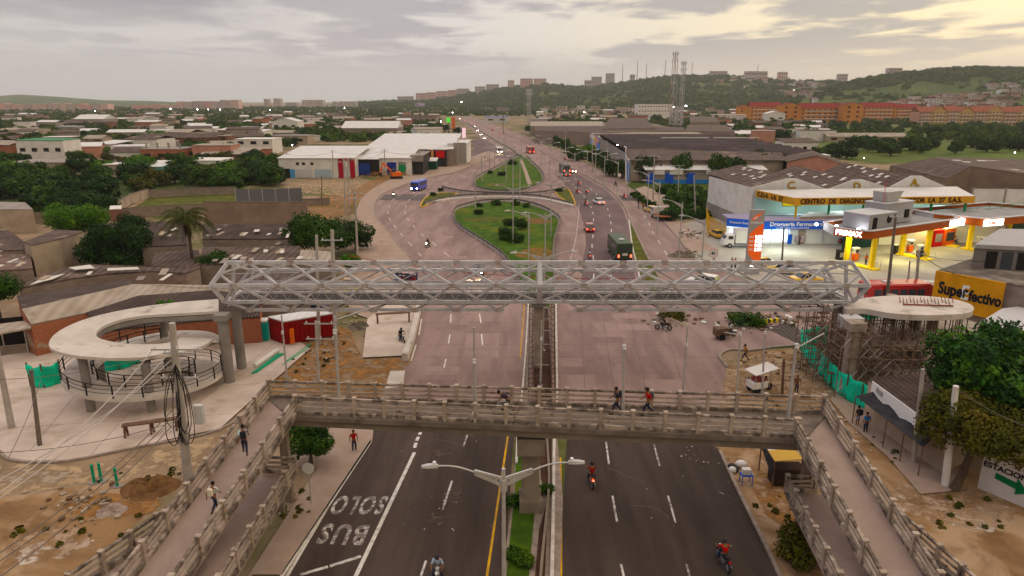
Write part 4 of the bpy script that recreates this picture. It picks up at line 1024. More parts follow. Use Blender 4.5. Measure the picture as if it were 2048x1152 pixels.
for i in range(9):
 z0=8.4-.3*rl_.random();z1=rl_.uniform(2.6,4.2);xo=rl_.uniform(-.9,1.0);f=1-z0/11
 b=p1.location;dx=tp.x-b.x
 xa=dx*z0/tp.z;pts=[(xa+.1*rl_.uniform(-1,1),-.25,z0),(xa+xo*.7,-.35,(z0+z1)/2+1),(dx*z1/tp.z+xo,-.4,z1+.9),(dx*z1/tp.z+xo*.5,-.4,z1),(dx*z1/tp.z-.05,-.35,z1+1.0),(dx*.5,-.3,z1+2.4)]
 lb.tube(smooth([Vector(q)for q in pts],5),.028,5)
lb.build('cable_loops',M_cable,p1)
MB().box((tp.x-p1.location.x+1.0,-.1,4.9),(.55,.35,1.3)).build('meter_box',M_lgrey,p1)
upole('slim grey utility pole wrapped in wires near the plaza edge',80,893,62,740,M_poled,.16,.12,arms=(),grp='foreground utility poles')
upole('weathered lattice-marked concrete pole cut by the left edge of the picture',24,858,-8,690,r0=.24,r1=.17,grp='foreground utility poles')
upole('leaning grey pole by the path, in front of the black canopy',1827,925,1846,738,M_pole,.17,.12,grp='foreground utility poles')
upole('pale round pole next to the tree trunk',1890,972,1912,772,M_plast,.24,.17,grp='foreground utility poles')
upole('square wooden post with lamp arm beside the dark street vendor cart',1564,790,1568,718,M_wood,.13,.1,square=True)
mids=[('tall brown utility pole standing before the fuel station',1771,620,1792,428,M_poled,.2,.13,((.3,1.6,0),)),('concrete pole with coiled cables left of the yellow signboard',1830,600,1838,500,M_pole,.2,.15,((.5,1.8,0),)),('short pale pole between the red bus and the yellow signboard',1813,590,1820,522,M_pole,.13,.1,()),('grey pole with a short crossarm over the mud beside the container, left',637,765,632,642,M_pole,.16,.12,((.2,2.6,.3),(1.6,2.6,.4))),('tall pale pole behind the red container',672,690,664,460,M_pole,.26,.18,((1.0,2.2,0),)),('shorter grey pole left of the tall pale pole behind the red container',638,690,633,470,M_pole,.2,.14,()),('tall thin pole on the promenade beside the roadside tree',715,520,710,382,M_pole,.2,.12,((.4,2.4,0),(1.2,2,0))),('first of the two close poles by the earthworks',690,430,688,320,M_pole,.18,.12,((.4,2.4,0),)),('second of the two close poles by the earthworks',697,432,696,316,M_pole,.18,.12,((.4,2.4,0),)),('pole in the vacant yard behind the grey metal fence',644,412,643,352,M_poled,.15,.1,()),('utility pole in front of the white store left of the red gate',666,358,665,300,M_pole,.18,.12,((.3,2.2,0),)),('utility pole at the left corner of the white store',574,352,573,305,M_pole,.18,.12,((.3,2.2,0),)),('utility pole before the dark blue store front',769,352,769,298,M_pole,.18,.12,((.3,2.4,0),(1,2,0))),('utility pole right of the excavator',840,348,839,300,M_pole,.18,.12,((.3,2.2,0),)),('utility pole in front of the covered store entrance',915,332,916,275,M_pole,.16,.11,()),('T-shaped utility pole between the two grass islands',951,420,950,344,M_pole,.18,.12,((.1,3.4,0),)),('utility pole on the tip of the teardrop island',964,365,963,312,M_pole,.18,.12,((.1,2.8,0),)),('utility pole at the avenue corner, right of the teardrop island tip',979,338,980,290,M_pole,.16,.11,()),('tall utility pole on the wide verge beside the hedge',1306,400,1309,310,M_pole,.2,.13,((.3,2.6,0),)),('utility pole in front of the round-crowned tree and the blue doors',1356,395,1358,330,M_pole,.17,.12,((.2,2.8,0),(1,2.2,0))),('leaning utility pole beside the garbage field and the white warehouse',1391,430,1388,350,M_pole,.17,.12,()),('bright white floodlight mast among the roadside trees',1252,368,1251,292,M_plast,.22,.15,()),('grey pole beside the floodlit green tree',1185,344,1184,276,M_pole,.17,.12,()),('grey pole right of the floodlit green tree',1216,350,1215,282,M_pole,.17,.12,()),('grey pole further up the tree row',1131,310,1131,262,M_pole,.17,.12,()),('dark steel post in front of the pharmacy',1564,520,1568,455,M_poled,.16,.12,()),('short pole left of the far road lamps',1011,345,1010,262,M_pole,.15,.1,())]
UP={}
for l,bx,by,tx,ty,m,r0,r1,ar in mids:UP[l[:18]+str(bx)]=upole(l,bx,by,tx,ty,m,r0,r1,ar)
rc=MB();c=P(665,545,8.0);
def cable(name,label,a,b,sag,r,m,grp='overhead cables',n=12):
 a,b=Vector(a),Vector(b);pts=[a.lerp(b,i/n)-up*(sag*4*(i/n)*(1-i/n))for i in range(n+1)]
 o=MB().tube(pts,r,5).build(name,m);return tag(o,label,'cable',grp)
tpz=tp.z
for i,(sx,sy,sh,ex,ey,eh,r,m)in enumerate([(304,702,9.2,-20,1000,9.0,.03,M_wirel),(340,704,9.2,-20,1010,8.6,.03,M_wirel),(342,720,8.7,-30,975,9.0,.028,M_wirel),(352,812,6.2,-20,1118,7.2,.028,M_poled),(356,822,6.0,-20,1135,7.0,.028,M_poled),(362,830,5.8,-20,1168,6.8,.028,M_poled),(352,700,9.1,-40,760,5.5,.02,M_poled),(360,840,5.4,-30,906,4.2,.02,M_poled),(82,760,6,-40,1010,7,.02,M_poled)]):
 cable('overhead_cable','one of the thin cables fanning down from the thick looped pole to the lower left',P(sx,sy,sh),P(ex,ey,eh),.5,r,m,'cables fanning from the thick looped pole')
cable('overhead_cable','thin red-brown cable sagging across the road behind the steel lattice bridge',P(700,512,7.5),P(1300,556,6.5),.9,.035,M_wirer,None)
cable('overhead_cable','thin dark cable running right from the pale round pole through the tree crowns',P(1914,778,8),P(2110,872,8),.3,.02,M_poled,None)
for i,(a,b)in enumerate([((665,470,8.5),(712,392,9)),((668,480,8.3),(712,400,8.6)),((640,480,8),(668,470,8.5)),((712,392,9),(697,322,9.5)),((712,400,8.6),(690,328,9)),((697,322,9.5),(769,303,9)),((1358,333,8),(1309,316,9)),((1838,506,8.5),(1980,560,5)),((1838,508,8.3),(2060,510,6.5)),((573,308,9),(665,304,9)),((665,304,9),(769,302,9)),((769,302,9),(839,304,8)),((839,304,8),(916,280,8)),((950,346,8),(963,315,8.5))]):
 cable('overhead_cable','thin dark overhead cable strung between two utility poles',P(*a),P(*b),.8,.03,M_cable,'thin dark cables between utility poles')
# === generic building from its roof outline
def bld(name,label,cat,roofs,wm,rm,wins=(),group=None,t=.18,over=.0,base=0.0,extra=None):
 """roofs: list of polygons [(px,py,h)...] (a gable = two polygons). walls drop from the outer edges to the ground."""
 polys=[[P(*p)if not isinstance(p,Vector)else p for p in r]for r in roofs]
 allp=[p for r in polys for p in r]
 c=Vector((sum(p.x for p in allp)/len(allp),sum(p.y for p in allp)/len(allp),0))
 T=thing(name,label,cat,c,0,group)
 ed={}
 def key(p):return(round(p.x,1),round(p.y,1),round(p.z,1))
 for r in polys:
  for i in range(len(r)):
   a,b=r[i],r[(i+1)%len(r)];k=frozenset((key(a),key(b)));ed.setdefault(k,[]).append((a,b))
 wb=MB()
 for k,l in ed.items():
  if len(l)==1:
   a,b=l[0];d=b-a;d.z=0
   if d.length<.05:continue
   n=Vector((d.y,-d.x,0)).normalized();m=(a+b)/2
   wb.add([(a.x,a.y,base),(b.x,b.y,base),(b.x,b.y,b.z-.02),(a.x,a.y,a.z-.02)],[(0,1,2,3)])
 wb.build('wall',wm,T,True)
 rms=rm if isinstance(rm,list)else[rm]*len(polys)
 for r,m_ in zip(polys,rms):
  cc=sum(r,Vector())/len(r)
  rr=[cc+(p-cc)*(1+over)+up*.06 for p in r]
  MB().slab(rr,t).build('roof',m_,T,True)
 return T
def wall_panel(T,name,a,b,z0,z1,m,out=.05,depth=.12,world=True):
 """flat element on the wall line a->b (ground points)"""
 a=Vector((a[0],a[1],0));b=Vector((b[0],b[1],0));d=(b-a).normalized();n=Vector((d.y,-d.x,0))
 if n.y>0:n=-n
 return MB().beam(a+up*((z0+z1)/2)+n*out,b+up*((z0+z1)/2)+n*out,depth,z1-z0).build(name,m,T,True)
def windows(T,a,b,n,z0,z1,w,m=None,name='window',f0=.1,f1=.9,frame=True):
 a=Vector((a[0],a[1],0));b=Vector((b[0],b[1],0));out=[]
 for i in range(n):
  c=a.lerp(b,f0+(f1-f0)*((i+.5)/n));d=(b-a).normalized()*w/2
  o=wall_panel(T,name,c-d,c+d,z0,z1,m or M_dark,.04,.1);out.append(o)
 return out
def skylights(T,corners,n,rnd,w=1.0,l=2.6,m=None):
 """pale sheets lying on a roof quad: corners ll, lr, ur, ul (Vectors)"""
 ll,lr,ur,ul=corners;r=random.Random(rnd)
 for i in range(n):
  u,v=r.uniform(.05,.9),r.uniform(.1,.8);du=w/max(1,(lr-ll).length);dv=l/max(1,(ul-ll).length)
  q=[ll.lerp(lr,a).lerp(ul.lerp(ur,a),b)+up*.10 for a,b in((u,v),(u+du,v),(u+du,v+dv),(u,v+dv))]
  MB().slab(q,.03).build('skylight',m or M_skyl,T,True)
# === diagnosis centre (white triple-gabled warehouse)
YF=128.0
CD=thing('warehouse','large white warehouse with three gables lettered C. D. A. behind the fuel station','warehouse',(63,140,0))
xs=[45.0,59.2,70.5,82.2];eave=[8.6,8.3,8.6,8.4];peak=[(52.3,10.4),(64.6,10.2),(75.3,10.9)]
fw_=[(45,YF,0),(82.2,YF,0),(82.2,YF,eave[3])]
for(pxx,ph),i in zip(peak[::-1],(2,1,0)):fw_+=[(pxx+.9,YF,ph-.1),(pxx-.9,YF,ph-.1),(xs[i],YF,eave[i])]
mbf=MB();mbf.add(fw_,[tuple(range(len(fw_)))]);n_=len(fw_);mbf.add([(x,y+.3,z)for x,y,z in fw_],[tuple(range(n_))[::-1]])
for i in range(n_):mbf.f.append((i,(i+1)%n_,n_+(i+1)%n_,n_+i));mbf.m.append(0)
M_cdaw=mat('stained_white_wall',(.64,.62,.61),(.54,.51,.50),.4,bump=.1,c3=(.25,.22,.20),s3=.7,lo3=.66,hi3=.78,stretch=(1,1,.35))
mbf.build('front_wall',M_cdaw,CD,True)
BK=[(43.4,152),(60,152.5),(72,153),(84,153)]
for i in range(3):
 (px0,ph)=peak[i];a=Vector((xs[i],YF,eave[i]));b=Vector((px0,YF,ph));c=Vector((xs[i+1],YF,eave[i+1]));dy=Vector((0,26,.1))
 sk=Vector((-1.5,0,0));ins=Vector((0,.32,-.15))
 for q in([a+ins,b+ins,b+dy+sk,a+dy+sk],[b+ins,c+ins,c+dy+sk,b+dy+sk]):
  o=MB().slab(q,.15).build('roof',M_roofP,CD,True);
 skylights(CD,[a+ins,b+ins,b+dy+sk,a+dy+sk],10,i,.8,.9);skylights(CD,[b+ins,c+ins,c+dy+sk,b+dy+sk],10,i+9,.8,.9)
lw=MB();lw.add([(45,YF,0),(43.6,152,0),(43.6,152,8.2),(45,YF,8.6)],[(0,1,2,3)]);lw.build('side_wall',M_plast,CD,True)
wall_panel(CD,'plinth',(44.9,128.2),(43.5,152),0,2.6,M_plastg,.06,.1)
MB().add([(43.6,152,0),(82.2,153,0),(82.2,153,9),(43.6,152,8.2)],[(0,1,2,3)]).build('rear_wall',M_plast,CD,True)
MB().add([(82.2,YF,0),(82.2,154,0),(82.2,154,8.4),(82.2,YF,8.4)],[(0,1,2,3)]).build('side_wall',M_block,CD,True)
M_gold=mat('gold_letters',(.34,.22,.05),rough=.5)
for(pxx,ph),t_ in zip(peak,('C.','D.','A.')):
 text_mesh('gable_letter',t_,1.9,M_gold,CD,Matrix.Translation(-CD.location)@frame((pxx-.9,YF-.12,ph-1.95),(1,0,0),(0,0,1)),extrude=.06,offset=.05)
CN=thing('canopy','wide white canopy with a yellow fascia lettered CENTRO DE DIAGNOSTICO AUTOMOTOR','canopy',(62,122,0))
c0,c1,c2,c3=Vector((45.4,127.2,8.0)),Vector((49.2,118.6,7.7)),Vector((81.2,119.6,7.9)),Vector((83,127.8,8.6))
MB().slab([c0+up*.25,c1+up*.25,c2+up*.25,c3+up*.25],.12).build('canopy_roof',M_roofW,CN,True)
M_fas=mat('fascia_yellow',(.62,.36,.11),(.54,.30,.09),.4,rough=.5)
for a,b in((c1,c2),(c0,c1)):MB().beam(a-up*.35,b-up*.35,.12,1.25).build('fascia',M_fas,CN,True)
M_ltr=mat('letter_brown',(.05,.018,.012),rough=.6)
IV=Matrix.Translation(-CN.location)
d=(c2-c1).normalized();text_mesh('lettering','CENTRO  DE  DIAGNOSTICO  AUTOMOTOR  LA  27  S.A.S.',1.18,M_ltr,CN,IV@frame(c1+d*1.0+Vector((0,-.12,-.74)),d,up),extrude=.03,offset=.035,sx=.925)
d=(c1-c0).normalized();text_mesh('lettering','C.D.A.  LA  27',1.1,M_ltr,CN,IV@frame(c0+d*.5+Vector((-.12,-.06,-.72)),d,up),extrude=.03,offset=.03,sx=.95)
for x in(50.2,56,62,68,74,80):MB().beam((x,120,0),(x,120,7.2),.3,.3).build('post',M_green if x>52 else M_yel,CN,True)
MB().box((64,127.6,4.2),(37,.2,6.4)).build('inner_wall',mat('mint_wall',(.50,.66,.62)),CN,True)
MB().box((64,119.9,3.6),(34,.12,.15)).build('beam',M_green,CN,True);MB().box((62,121.5,4.3),(34,.3,.3)).build('beam',M_green,CN,True)
for x in(52,69):MB().box((x+.5,127.3,5.6),(3.6,.2,.6)).build('panel',M_yel,CN,True)
for x in(52,60,68,76):
 l=bpy.data.lights.new('canopy_light','AREA');l.energy=260;l.size=3;l.color=(.80,1,.93);o=bpy.data.objects.new('canopy_light',l);COL.objects.link(o);o.location=(x,123.5,7.2)
tag(bld('walkway_roof','low white sheet roof below the yellow lettered fascia','roof',[[Vector((64,117,4.7)),Vector((86,119.5,4.9)),Vector((92,124,5.2)),Vector((66,119.3,5.2))]],M_white,M_roofW),None)
PHm=thing('pharmacy','brightly lit low shop with a blue signboard behind the fuel price totem','shop',(50,119,0))
a0,a1,a2=P(1452,496),P(1520,490),P(1690,489)
MB().box(((a1.x+a2.x)/2,a1.y+3.5,2.0),(a2.x-a1.x,5,4.0)).build('body',M_white,PHm,True)
MB().slab([Vector((a1.x-5.2,a1.y+2.5,4.35)),Vector((a1.x,a1.y-.3,4.35)),Vector((a2.x,a2.y-.3,4.35)),Vector((a2.x,a1.y+7,4.35)),Vector((a1.x-5,a1.y+7,4.35))],.15).build('roof',mat('violet_roof',(.30,.27,.36)),PHm,True)
M_shopl=mat('shop_interior_lit',(.8,.9,.95),emit=(.72,.92,1.0),estr=1.3)
wall_panel(PHm,'lit_front',a1+Vector((.3,.9,0)),a2+Vector((-.3,.9,0)),.4,2.7,M_shopl,.0,.1)
wall_panel(PHm,'lit_front',a1+Vector((-5,3.4,0)),a1+Vector((0,.9,0)),.4,2.7,M_shopl,.0,.1)
M_sblue=mat('sign_blue',(.02,.085,.40),rough=.4,emit=(.02,.10,.5),estr=.25)
wall_panel(PHm,'signboard',a1+Vector((.1,-.2,0)),a2+Vector((-.1,-.2,0)),2.8,4.2,M_sblue,.02,.14)
wall_panel(PHm,'signboard',a1+Vector((-5.3,2.6,0)),a1+Vector((-.1,-.2,0)),2.9,4.3,M_sblue,.02,.14)
wall_panel(PHm,'upper_sign',a1+Vector((-1.6,1,0)),a1+Vector((0.4,1,0)),4.4,5.3,M_shopl,.02,.1)
IV=Matrix.Translation(-PHm.location)
text_mesh('lettering','Droguería Farmanorte',.95,M_white,PHm,IV@frame((a1.x+1.2,a1.y-.34,3.42),(1,0,0),up),extrude=.02,offset=.02,sx=1.1)
text_mesh('lettering','La droguería de tu comunidad',.42,M_white,PHm,IV@frame((a1.x+2.4,a1.y-.34,2.95),(1,0,0),up),extrude=.02,sx=1.1)
text_mesh('lettering','Domicilios',.45,M_white,PHm,IV@frame((a2.x-4.3,a2.y-.34,3.6),(1,0,0),up),extrude=.02,sx=1.1)
text_mesh('lettering','3132347773',.5,M_white,PHm,IV@frame((a2.x-4.6,a2.y-.34,3.0),(1,0,0),up),extrude=.02,sx=1.1)
dv=(a1-(a1+Vector((-5.3,2.8,0)))).normalized()
text_mesh('lettering','Droguería Farmanorte',.55,M_white,PHm,IV@frame(a1+Vector((-4.9,2.25,3.5)),dv,up),extrude=.02,offset=.01,sx=.85)
for i in range(5):wall_panel(PHm,'mullion',(a1.x+2+i*3,a1.y+.85),(a1.x+2.12+i*3,a1.y+.85),.3,2.8,M_blue if i==1 else M_lgrey,.1,.1)
MB().box((a1.x+5.4,a1.y+.7,.9),(.7,.1,1.7)).build('door_panel',M_blue,PHm,True);MB().box((a1.x+7.2,a1.y+.7,.9),(2.0,.1,1.2)).build('poster',mat('poster',(.55,.45,.42),(.3,.25,.3),2),PHm,True)
tag(bld('dark_kiosk','dark green unlit kiosk between the pharmacy and the fuel canopy','kiosk',[[P(1690,446,4.6),P(1760,440,4.6),P(1764,425,4.6),P(1694,432,4.6)]],mat('kiosk_green',(.02,.05,.05)),M_grey),None)
tag(bld('flat_roofed_shop','low shop with a pale flat roof behind the pharmacy','shop',[[P(1600,434,4.8),P(1790,428,4.8),P(1800,419,4.8),P(1620,424,4.8)]],M_plastc,M_lgrey),None)
yf=thing('yellow_fence','yellow mesh fence with orange netting beside the pharmacy','fence',P(1428,470))
for a,b in((P(1412,440),P(1416,476)),(P(1416,458),P(1455,486))):
 o=MB()
 L_=(b-a).length;n=int(L_/.45)
 for i in range(n+1):q=a.lerp(b,i/n);o.beam(q,q+up*(3.2 if i%6==0 else 2.6),.06,.06)
 for z in(.2,1.4,2.6):o.beam(a+up*z,b+up*z,.06,.06)
 o.build('mesh_panel',mat('fence_yellow',(.55,.33,.04)),yf,True)
# === fuel station canopies
def fuel_canopy(label,A,u,v,Lx,Ly,z0,z1,cols,txt,grp=None,logo=None):
 T=thing('fuel_canopy',label,'canopy',(A.x,A.y,0),0,grp);u=u.normalized();v=v.normalized()
 q=lambda a,b,z:Vector((A.x,A.y,0))+u*a+v*b+up*z
 r=.9
 outl=[q(r,0,z1-.5),q(Lx-2.5,0,z1-.5),q(Lx+1.5,Ly*.35,z1-.5),q(Lx,Ly,z1-.5),q(1.5,Ly,z1-.5),q(-1.2,Ly*.55,z1-.5),q(0,.6,z1-.5)]
 MB().slab([p+Vector((0,0,.02))for p in outl],.25).build('deck',mat('canopy_top',(.30,.29,.285),(.24,.23,.23),.5),T,True)
 fm=MB();bd=MB()
 n=len(outl)
 for i in range(n):
  a,b=outl[i],outl[(i+1)%n]
  o=MB().beam(Vector((a.x,a.y,(z0+z1)/2)),Vector((b.x,b.y,(z0+z1)/2)),.16,z1-z0)
  o.build('fascia',M_lgrey if i in(1,5,4)and False else(M_lgrey if i==4 else M_brown),T,True)
  MB().beam(Vector((a.x,a.y,z1+.08)),Vector((b.x,b.y,z1+.08)),.5,.14).build('rim',M_lgrey,T,True)
 MB().slab([p-up*(z1-.5-z0-.28)for p in outl],.12).build('soffit',M_white,T,True)
 for a,b in cols:
  c=q(a,b,0);o=MB().beam(c+up*.15,c+up*z0,.62,.62);o.build('column',M_yel,T,True)
 return T,q
u1=Vector((.873,.487,0));v1=Vector((-.487,.873,0))
A1=Vector((52.2,98.6,0))
pe=[P(1742,537),P(1692,523),P(1852,515),P(1802,510)]
FC,q1=fuel_canopy('brown-edged fuel canopy with grey plant rooms on top, nearest the road',A1,u1,v1,25.5,8.5,4.6,5.75,[],'x')
for p in pe:MB().beam(p+up*.15,p+up*4.6,.62,.62).build('column',M_yel,FC,True)
IV=Matrix.Translation(-FC.location)
M_sgn=mat('sign_lit_white',(.9,.9,.9),emit=(1,.97,.9),estr=5)
s0=q1(-1.2,8.5*.55,4.85);s1=q1(0,.6,4.85);dd_=(s1-s0).normalized();nn=Vector((dd_.y,-dd_.x,0));nn=nn if nn.x<0 else-nn
text_mesh('lit_lettering','PRIMAX',1.05,M_sgn,FC,IV@frame(s0+dd_*.25+nn*.14,dd_,up),extrude=.03,offset=.03,sx=1.0)
def plant(name,c,w_,d_,h_,z,m=M_grey):
 o=MB().box((0,0,h_/2),(w_,d_,h_)).box((0,0,h_),(w_+.25,d_+.25,.12),mi=1).build(name,[m,M_lgrey],FC)
 o.location=c-FC.location+up*z;o.rotation_euler=(0,0,math.atan2(u1.y,u1.x));return o
M_gplant=mat('plant_room_grey',(.34,.325,.33),rough=.6)
b1=plant('plant_room',q1(6.3,4.2,0),6.6,4.4,2.3,5.4,M_gplant);b2=plant('plant_room',q1(13.2,5.6,0),7.2,3.6,3.3,5.4,M_gplant)
for(x,y,z,w_,h_)in((-1.9,-2.22,.95,1.0,1.7),):MB().box((x,y,z),(w_,.12,h_)).build('door',M_dark,b1)
MB().wheel((1.6,-2.22,1.3),.6,.1,20).build('round_vent',M_dark,b1)
MB().box((2.0,-1.85,1.4),(1.2,.1,1.3)).build('window',M_dark,b2);MB().box((-2.9,-1.85,1.5),(.8,.1,1.6)).build('window',M_dark,b2)
hood=MB();hood.loft([[(x,y,3.4)for x,y in((-2.6,-1.2),(.2,-1.2),(.2,1.2),(-2.6,1.2))],[(x,y,5.0)for x,y in((-2.9,-1.2),(1.4,-1.2),(1.4,1.2),(-2.9,1.2))]]);hood.build('vent_hood',mat('hood_grey',(.42,.41,.41),rough=.45,metal=.4),b2)
MB().tube([(-3.3,-1,3.4),(-3.3,-1,6.6)],.05,6).build('antenna',M_red,b2)
A2=P(1973,452,4.8);A2.z=0
FC2,q2=fuel_canopy('second fuel canopy with orange-brown fascia behind the first, cut by the right edge',A2,Vector((.93,.37,0)),Vector((-.62,.78,0)),22,13,4.7,5.9,[],'x')
for p in(P(1936,500),P(2014,479)):MB().beam(p+up*.1,p+up*4.7,.62,.62).build('column',M_yel,FC2,True)
wall_=MB().beam(q2(-.6,.0,5.3)+Vector((-.2,-.15,0)),q2(3.4,-.1,5.3)+Vector((.1,-.15,0)),.12,1.0);wall_.build('lit_sign',M_sgn,FC2,True)
text_mesh('lettering','PRIMAX',.85,mat('sign_orange_text',(.7,.2,.02)),FC2,Matrix.Translation(-FC2.location)@frame(q2(-.2,-.12,4.98)+Vector((0,-.2,0)),Vector((.93,.37,0)),up),extrude=.02,offset=.02,sx=.95)
for(x,y,e,col)in((52,103,520,(1,.93,.42)),(60,104,620,(1,.93,.42)),(66,110,620,(1,.93,.40)),(74,116,620,(1,.90,.30)),(82,122,700,(1,.9,.3)),(84,106,700,(1,.92,.35)),(46,112,620,(.80,1,.86)),(40,108,250,(.80,1,.86))):
 l=bpy.data.lights.new('canopy_light','AREA');l.energy=e*.85;l.size=2.5;l.color=col;o=bpy.data.objects.new('canopy_light',l);COL.objects.link(o);o.location=(x,y,4.35)
for(x,y,z)in((1632,448,5.6),(1672,452,5.2),(1716,458,5.5)):
 c=P(x,y,z);o=MB().sphere((c.x,c.y-.2,c.z),.22,12,8).build('floodlight',M_lamp);tag(o,['white floodlight at the left tip of the nearer fuel canopy','white floodlight left of the lit lettering on the fuel canopy','white floodlight right of the lit lettering on the fuel canopy'][(x>1640)+(x>1700)],'floodlight','floodlights on the canopy edge')
_lp=(MB().loft([[(P(1898,452,5).x-2.2,P(1898,452,5).y+.5,z)for z in(4.7,5.6)]+[(P(1898,452,5).x-2.2,P(1898,452,5).y-.2,z)for z in(5.6,4.7)],[(P(1926,446,5).x,P(1926,446,5).y+.4,z)for z in(4.7,5.8)]+[(P(1926,446,5).x,P(1926,446,5).y-.4,z)for z in(5.8,4.7)]]).build('lit_panel',M_sgn,FC,True))
def pump(p,label,tall=2.3,col=M_org):
 t=thing('fuel_pump',label,'fuel pump',p,.45,'fuel pumps')
 MB().box((0,0,tall*.27+.15),(1.0,.6,tall*.5)).build('lower_cabinet',col,t,bevel=.04);MB().box((0,0,tall*.66+.12),(.9,.5,tall*.34)).build('display',M_lgrey,t)
 MB().box((0,-.27,tall*.68+.12),(.6,.04,tall*.2)).build('screen',M_glass,t);MB().box((0,0,tall*.88+.1),(1.15,.75,.22)).build('hood',M_white,t,bevel=.03)
 for s in(-1,1):MB().tube(smooth([Vector((s*.5,-.1,1.4)),Vector((s*.72,-.2,1.0)),Vector((s*.7,-.2,.45)),Vector((s*.52,-.1,.7))],4),.025,6).build('hose',M_black,t)
 return t
pump(P(1709,523),'fuel pump between the two yellow columns nearest the steel bridge');pump(P(1818,506),'fuel pump on the second island beside the dark queue stand');pump(P(1958,500),'fuel pump on its own beside the tall middle column',2.4)
pump(P(1985,478),'fuel pump furthest back beside the red cabinet',2.8);pump(P(1838,516),'dark fuel pump on the second island, right side',2.2,M_black)
def curb_island(a,b,label):
 t=MB();t.beam(a+up*.1,b+up*.1,1.5,.2);o=t.build('pump_island',M_yel);o['kind']='structure'
curb_island(P(1700,528),P(1755,541),'');curb_island(P(1792,507),P(1862,521),'');curb_island(P(1925,497),P(1972,505),'');curb_island(P(1872,488),P(1915,494),'')
for i,(x,y)in enumerate(((1748,536),(1858,518),(1968,502))):
 c=P(x,y);o=MB().tube([c+Vector((.3,0,0)),c+Vector((.3,0,.9)),c+Vector((1.2,.5,.9)),c+Vector((1.2,.5,0))],.05,6).build('guard_hoop',M_galv);tag(o,'steel guard hoop at the end of the '+['nearest','second','far right'][i]+' pump island','guard rail')
for nm,lb,c,d,m in(('drinks_cabinet','red and orange cabinet behind the second yellow column',P(1868,492),(2.2,1.2,2.8),M_red),('tyre_service_kiosk','orange-topped kiosk beside the parked motorcycle in the station',P(1890,490),(2.6,1.4,3.0),M_org),('service_bin','black waste bin left of the first yellow column',P(1678,519),(.9,.8,1.5),M_black),('queue_stand','black rubbish bin on the second pump island',P(1789,508),(.8,.6,1.5),M_black),('red_cabinet','red glass cabinet by the furthest column',P(2004,485),(1.6,1.2,2.2),M_red)):
 T=thing(nm,lb,'cabinet' if 'bin' not in nm else 'bin',c,.4);MB().box((0,0,d[2]/2),d).build('body',m,T,bevel=.05);MB().box((0,-d[1]/2-.02,d[2]*.55),(d[0]*.75,.05,d[2]*.5)).build('front_panel',M_glass if 'bin' not in nm else M_grey,T);MB().box((0,0,d[2]+.05),(d[0]+.1,d[1]+.1,.1)).build('lid',m if 'bin' in nm else M_white,T)
TO=thing('price_totem','tall grey and orange fuel price totem at the station entrance','sign',P(1503,548),.05)
zt=CH-TO.location.y*kv(419)
M_tot=mat('totem_grey',(.36,.34,.35),rough=.45)
MB().box((0,0,zt/2),(2.15,.45,zt)).build('body',M_tot,TO,bevel=.05)
sw=MB();yv=-.235
arc=[(-1.0,.36),(-.5,.27),(.1,.22),(1.0,.20)];arc2=[(-1.0,.62),(-.3,.70),(.4,.76),(1.0,.79)]
pts=[(x,yv,zt*z)for x,z in arc]+[(x,yv,zt*z)for x,z in arc2[::-1]]
sw.add(pts,[tuple(range(8))]);sw.add([(x,y-.02,z)for x,y,z in pts],[tuple(range(8))]);
for i in range(8):sw.f.append((i,(i+1)%8,8+(i+1)%8,8+i));sw.m.append(0)
sw.build('orange_panel',mat('totem_orange',(.68,.13,.02),rough=.4,emit=(.8,.15,.02),estr=.3),TO)
lg=MB();lg.add([(x,yv-.03,zt*z)for x,z in((-.75,.865),(-.35,.91),(.85,.975),(.25,.90),(-.3,.845),(-.7,.835))],[(0,1,2,3,4,5)]);lg.add([(x,yv-.03,zt*z)for x,z in((.15,.835),(.42,.865),(.45,.835))],[(0,1,2)]);lg.build('emblem',MATS['totem_orange'],TO)
lg=MB();lg.add([(x,yv-.045,zt*z)for x,z in((-.6,.86),(-.32,.89),(.1,.905),(-.3,.858))],[(0,1,2,3)]);lg.build('emblem_highlight',M_white,TO)
text_mesh('lettering','PRIMAX',.5,M_white,TO,frame((-.95,yv-.03,zt*.785),(1,0,0),up),extrude=.01,offset=.012,sx=1.0)
M_dig=mat('price_digits',(.9,.9,.9),emit=(1,.98,.95),estr=4)
for i in range(4):
 z=zt*(.565-i*.065);text_mesh('price',['9.450','8.920','9.680','2.150'][i],.62,M_dig,TO,frame((-.05,yv-.04,z),(1,0,0),up),extrude=.01,offset=.02,sx=.72);MB().box((-.6,yv-.03,z+.2),(.6,.03,.2)).build('grade_label',M_white,TO)
 if i<3:pass
text_mesh('lettering','Super',.42,M_dig,TO,frame((-.45,yv-.03,zt*.13),(1,0,0),up),extrude=.01,offset=.01)
text_mesh('lettering','Gas',.36,mat('lit_orange',(.9,.5,.1),emit=(1,.5,.1),estr=2),TO,frame((-.2,yv-.03,zt*.08),(1,0,0),up),extrude=.01,offset=.01)
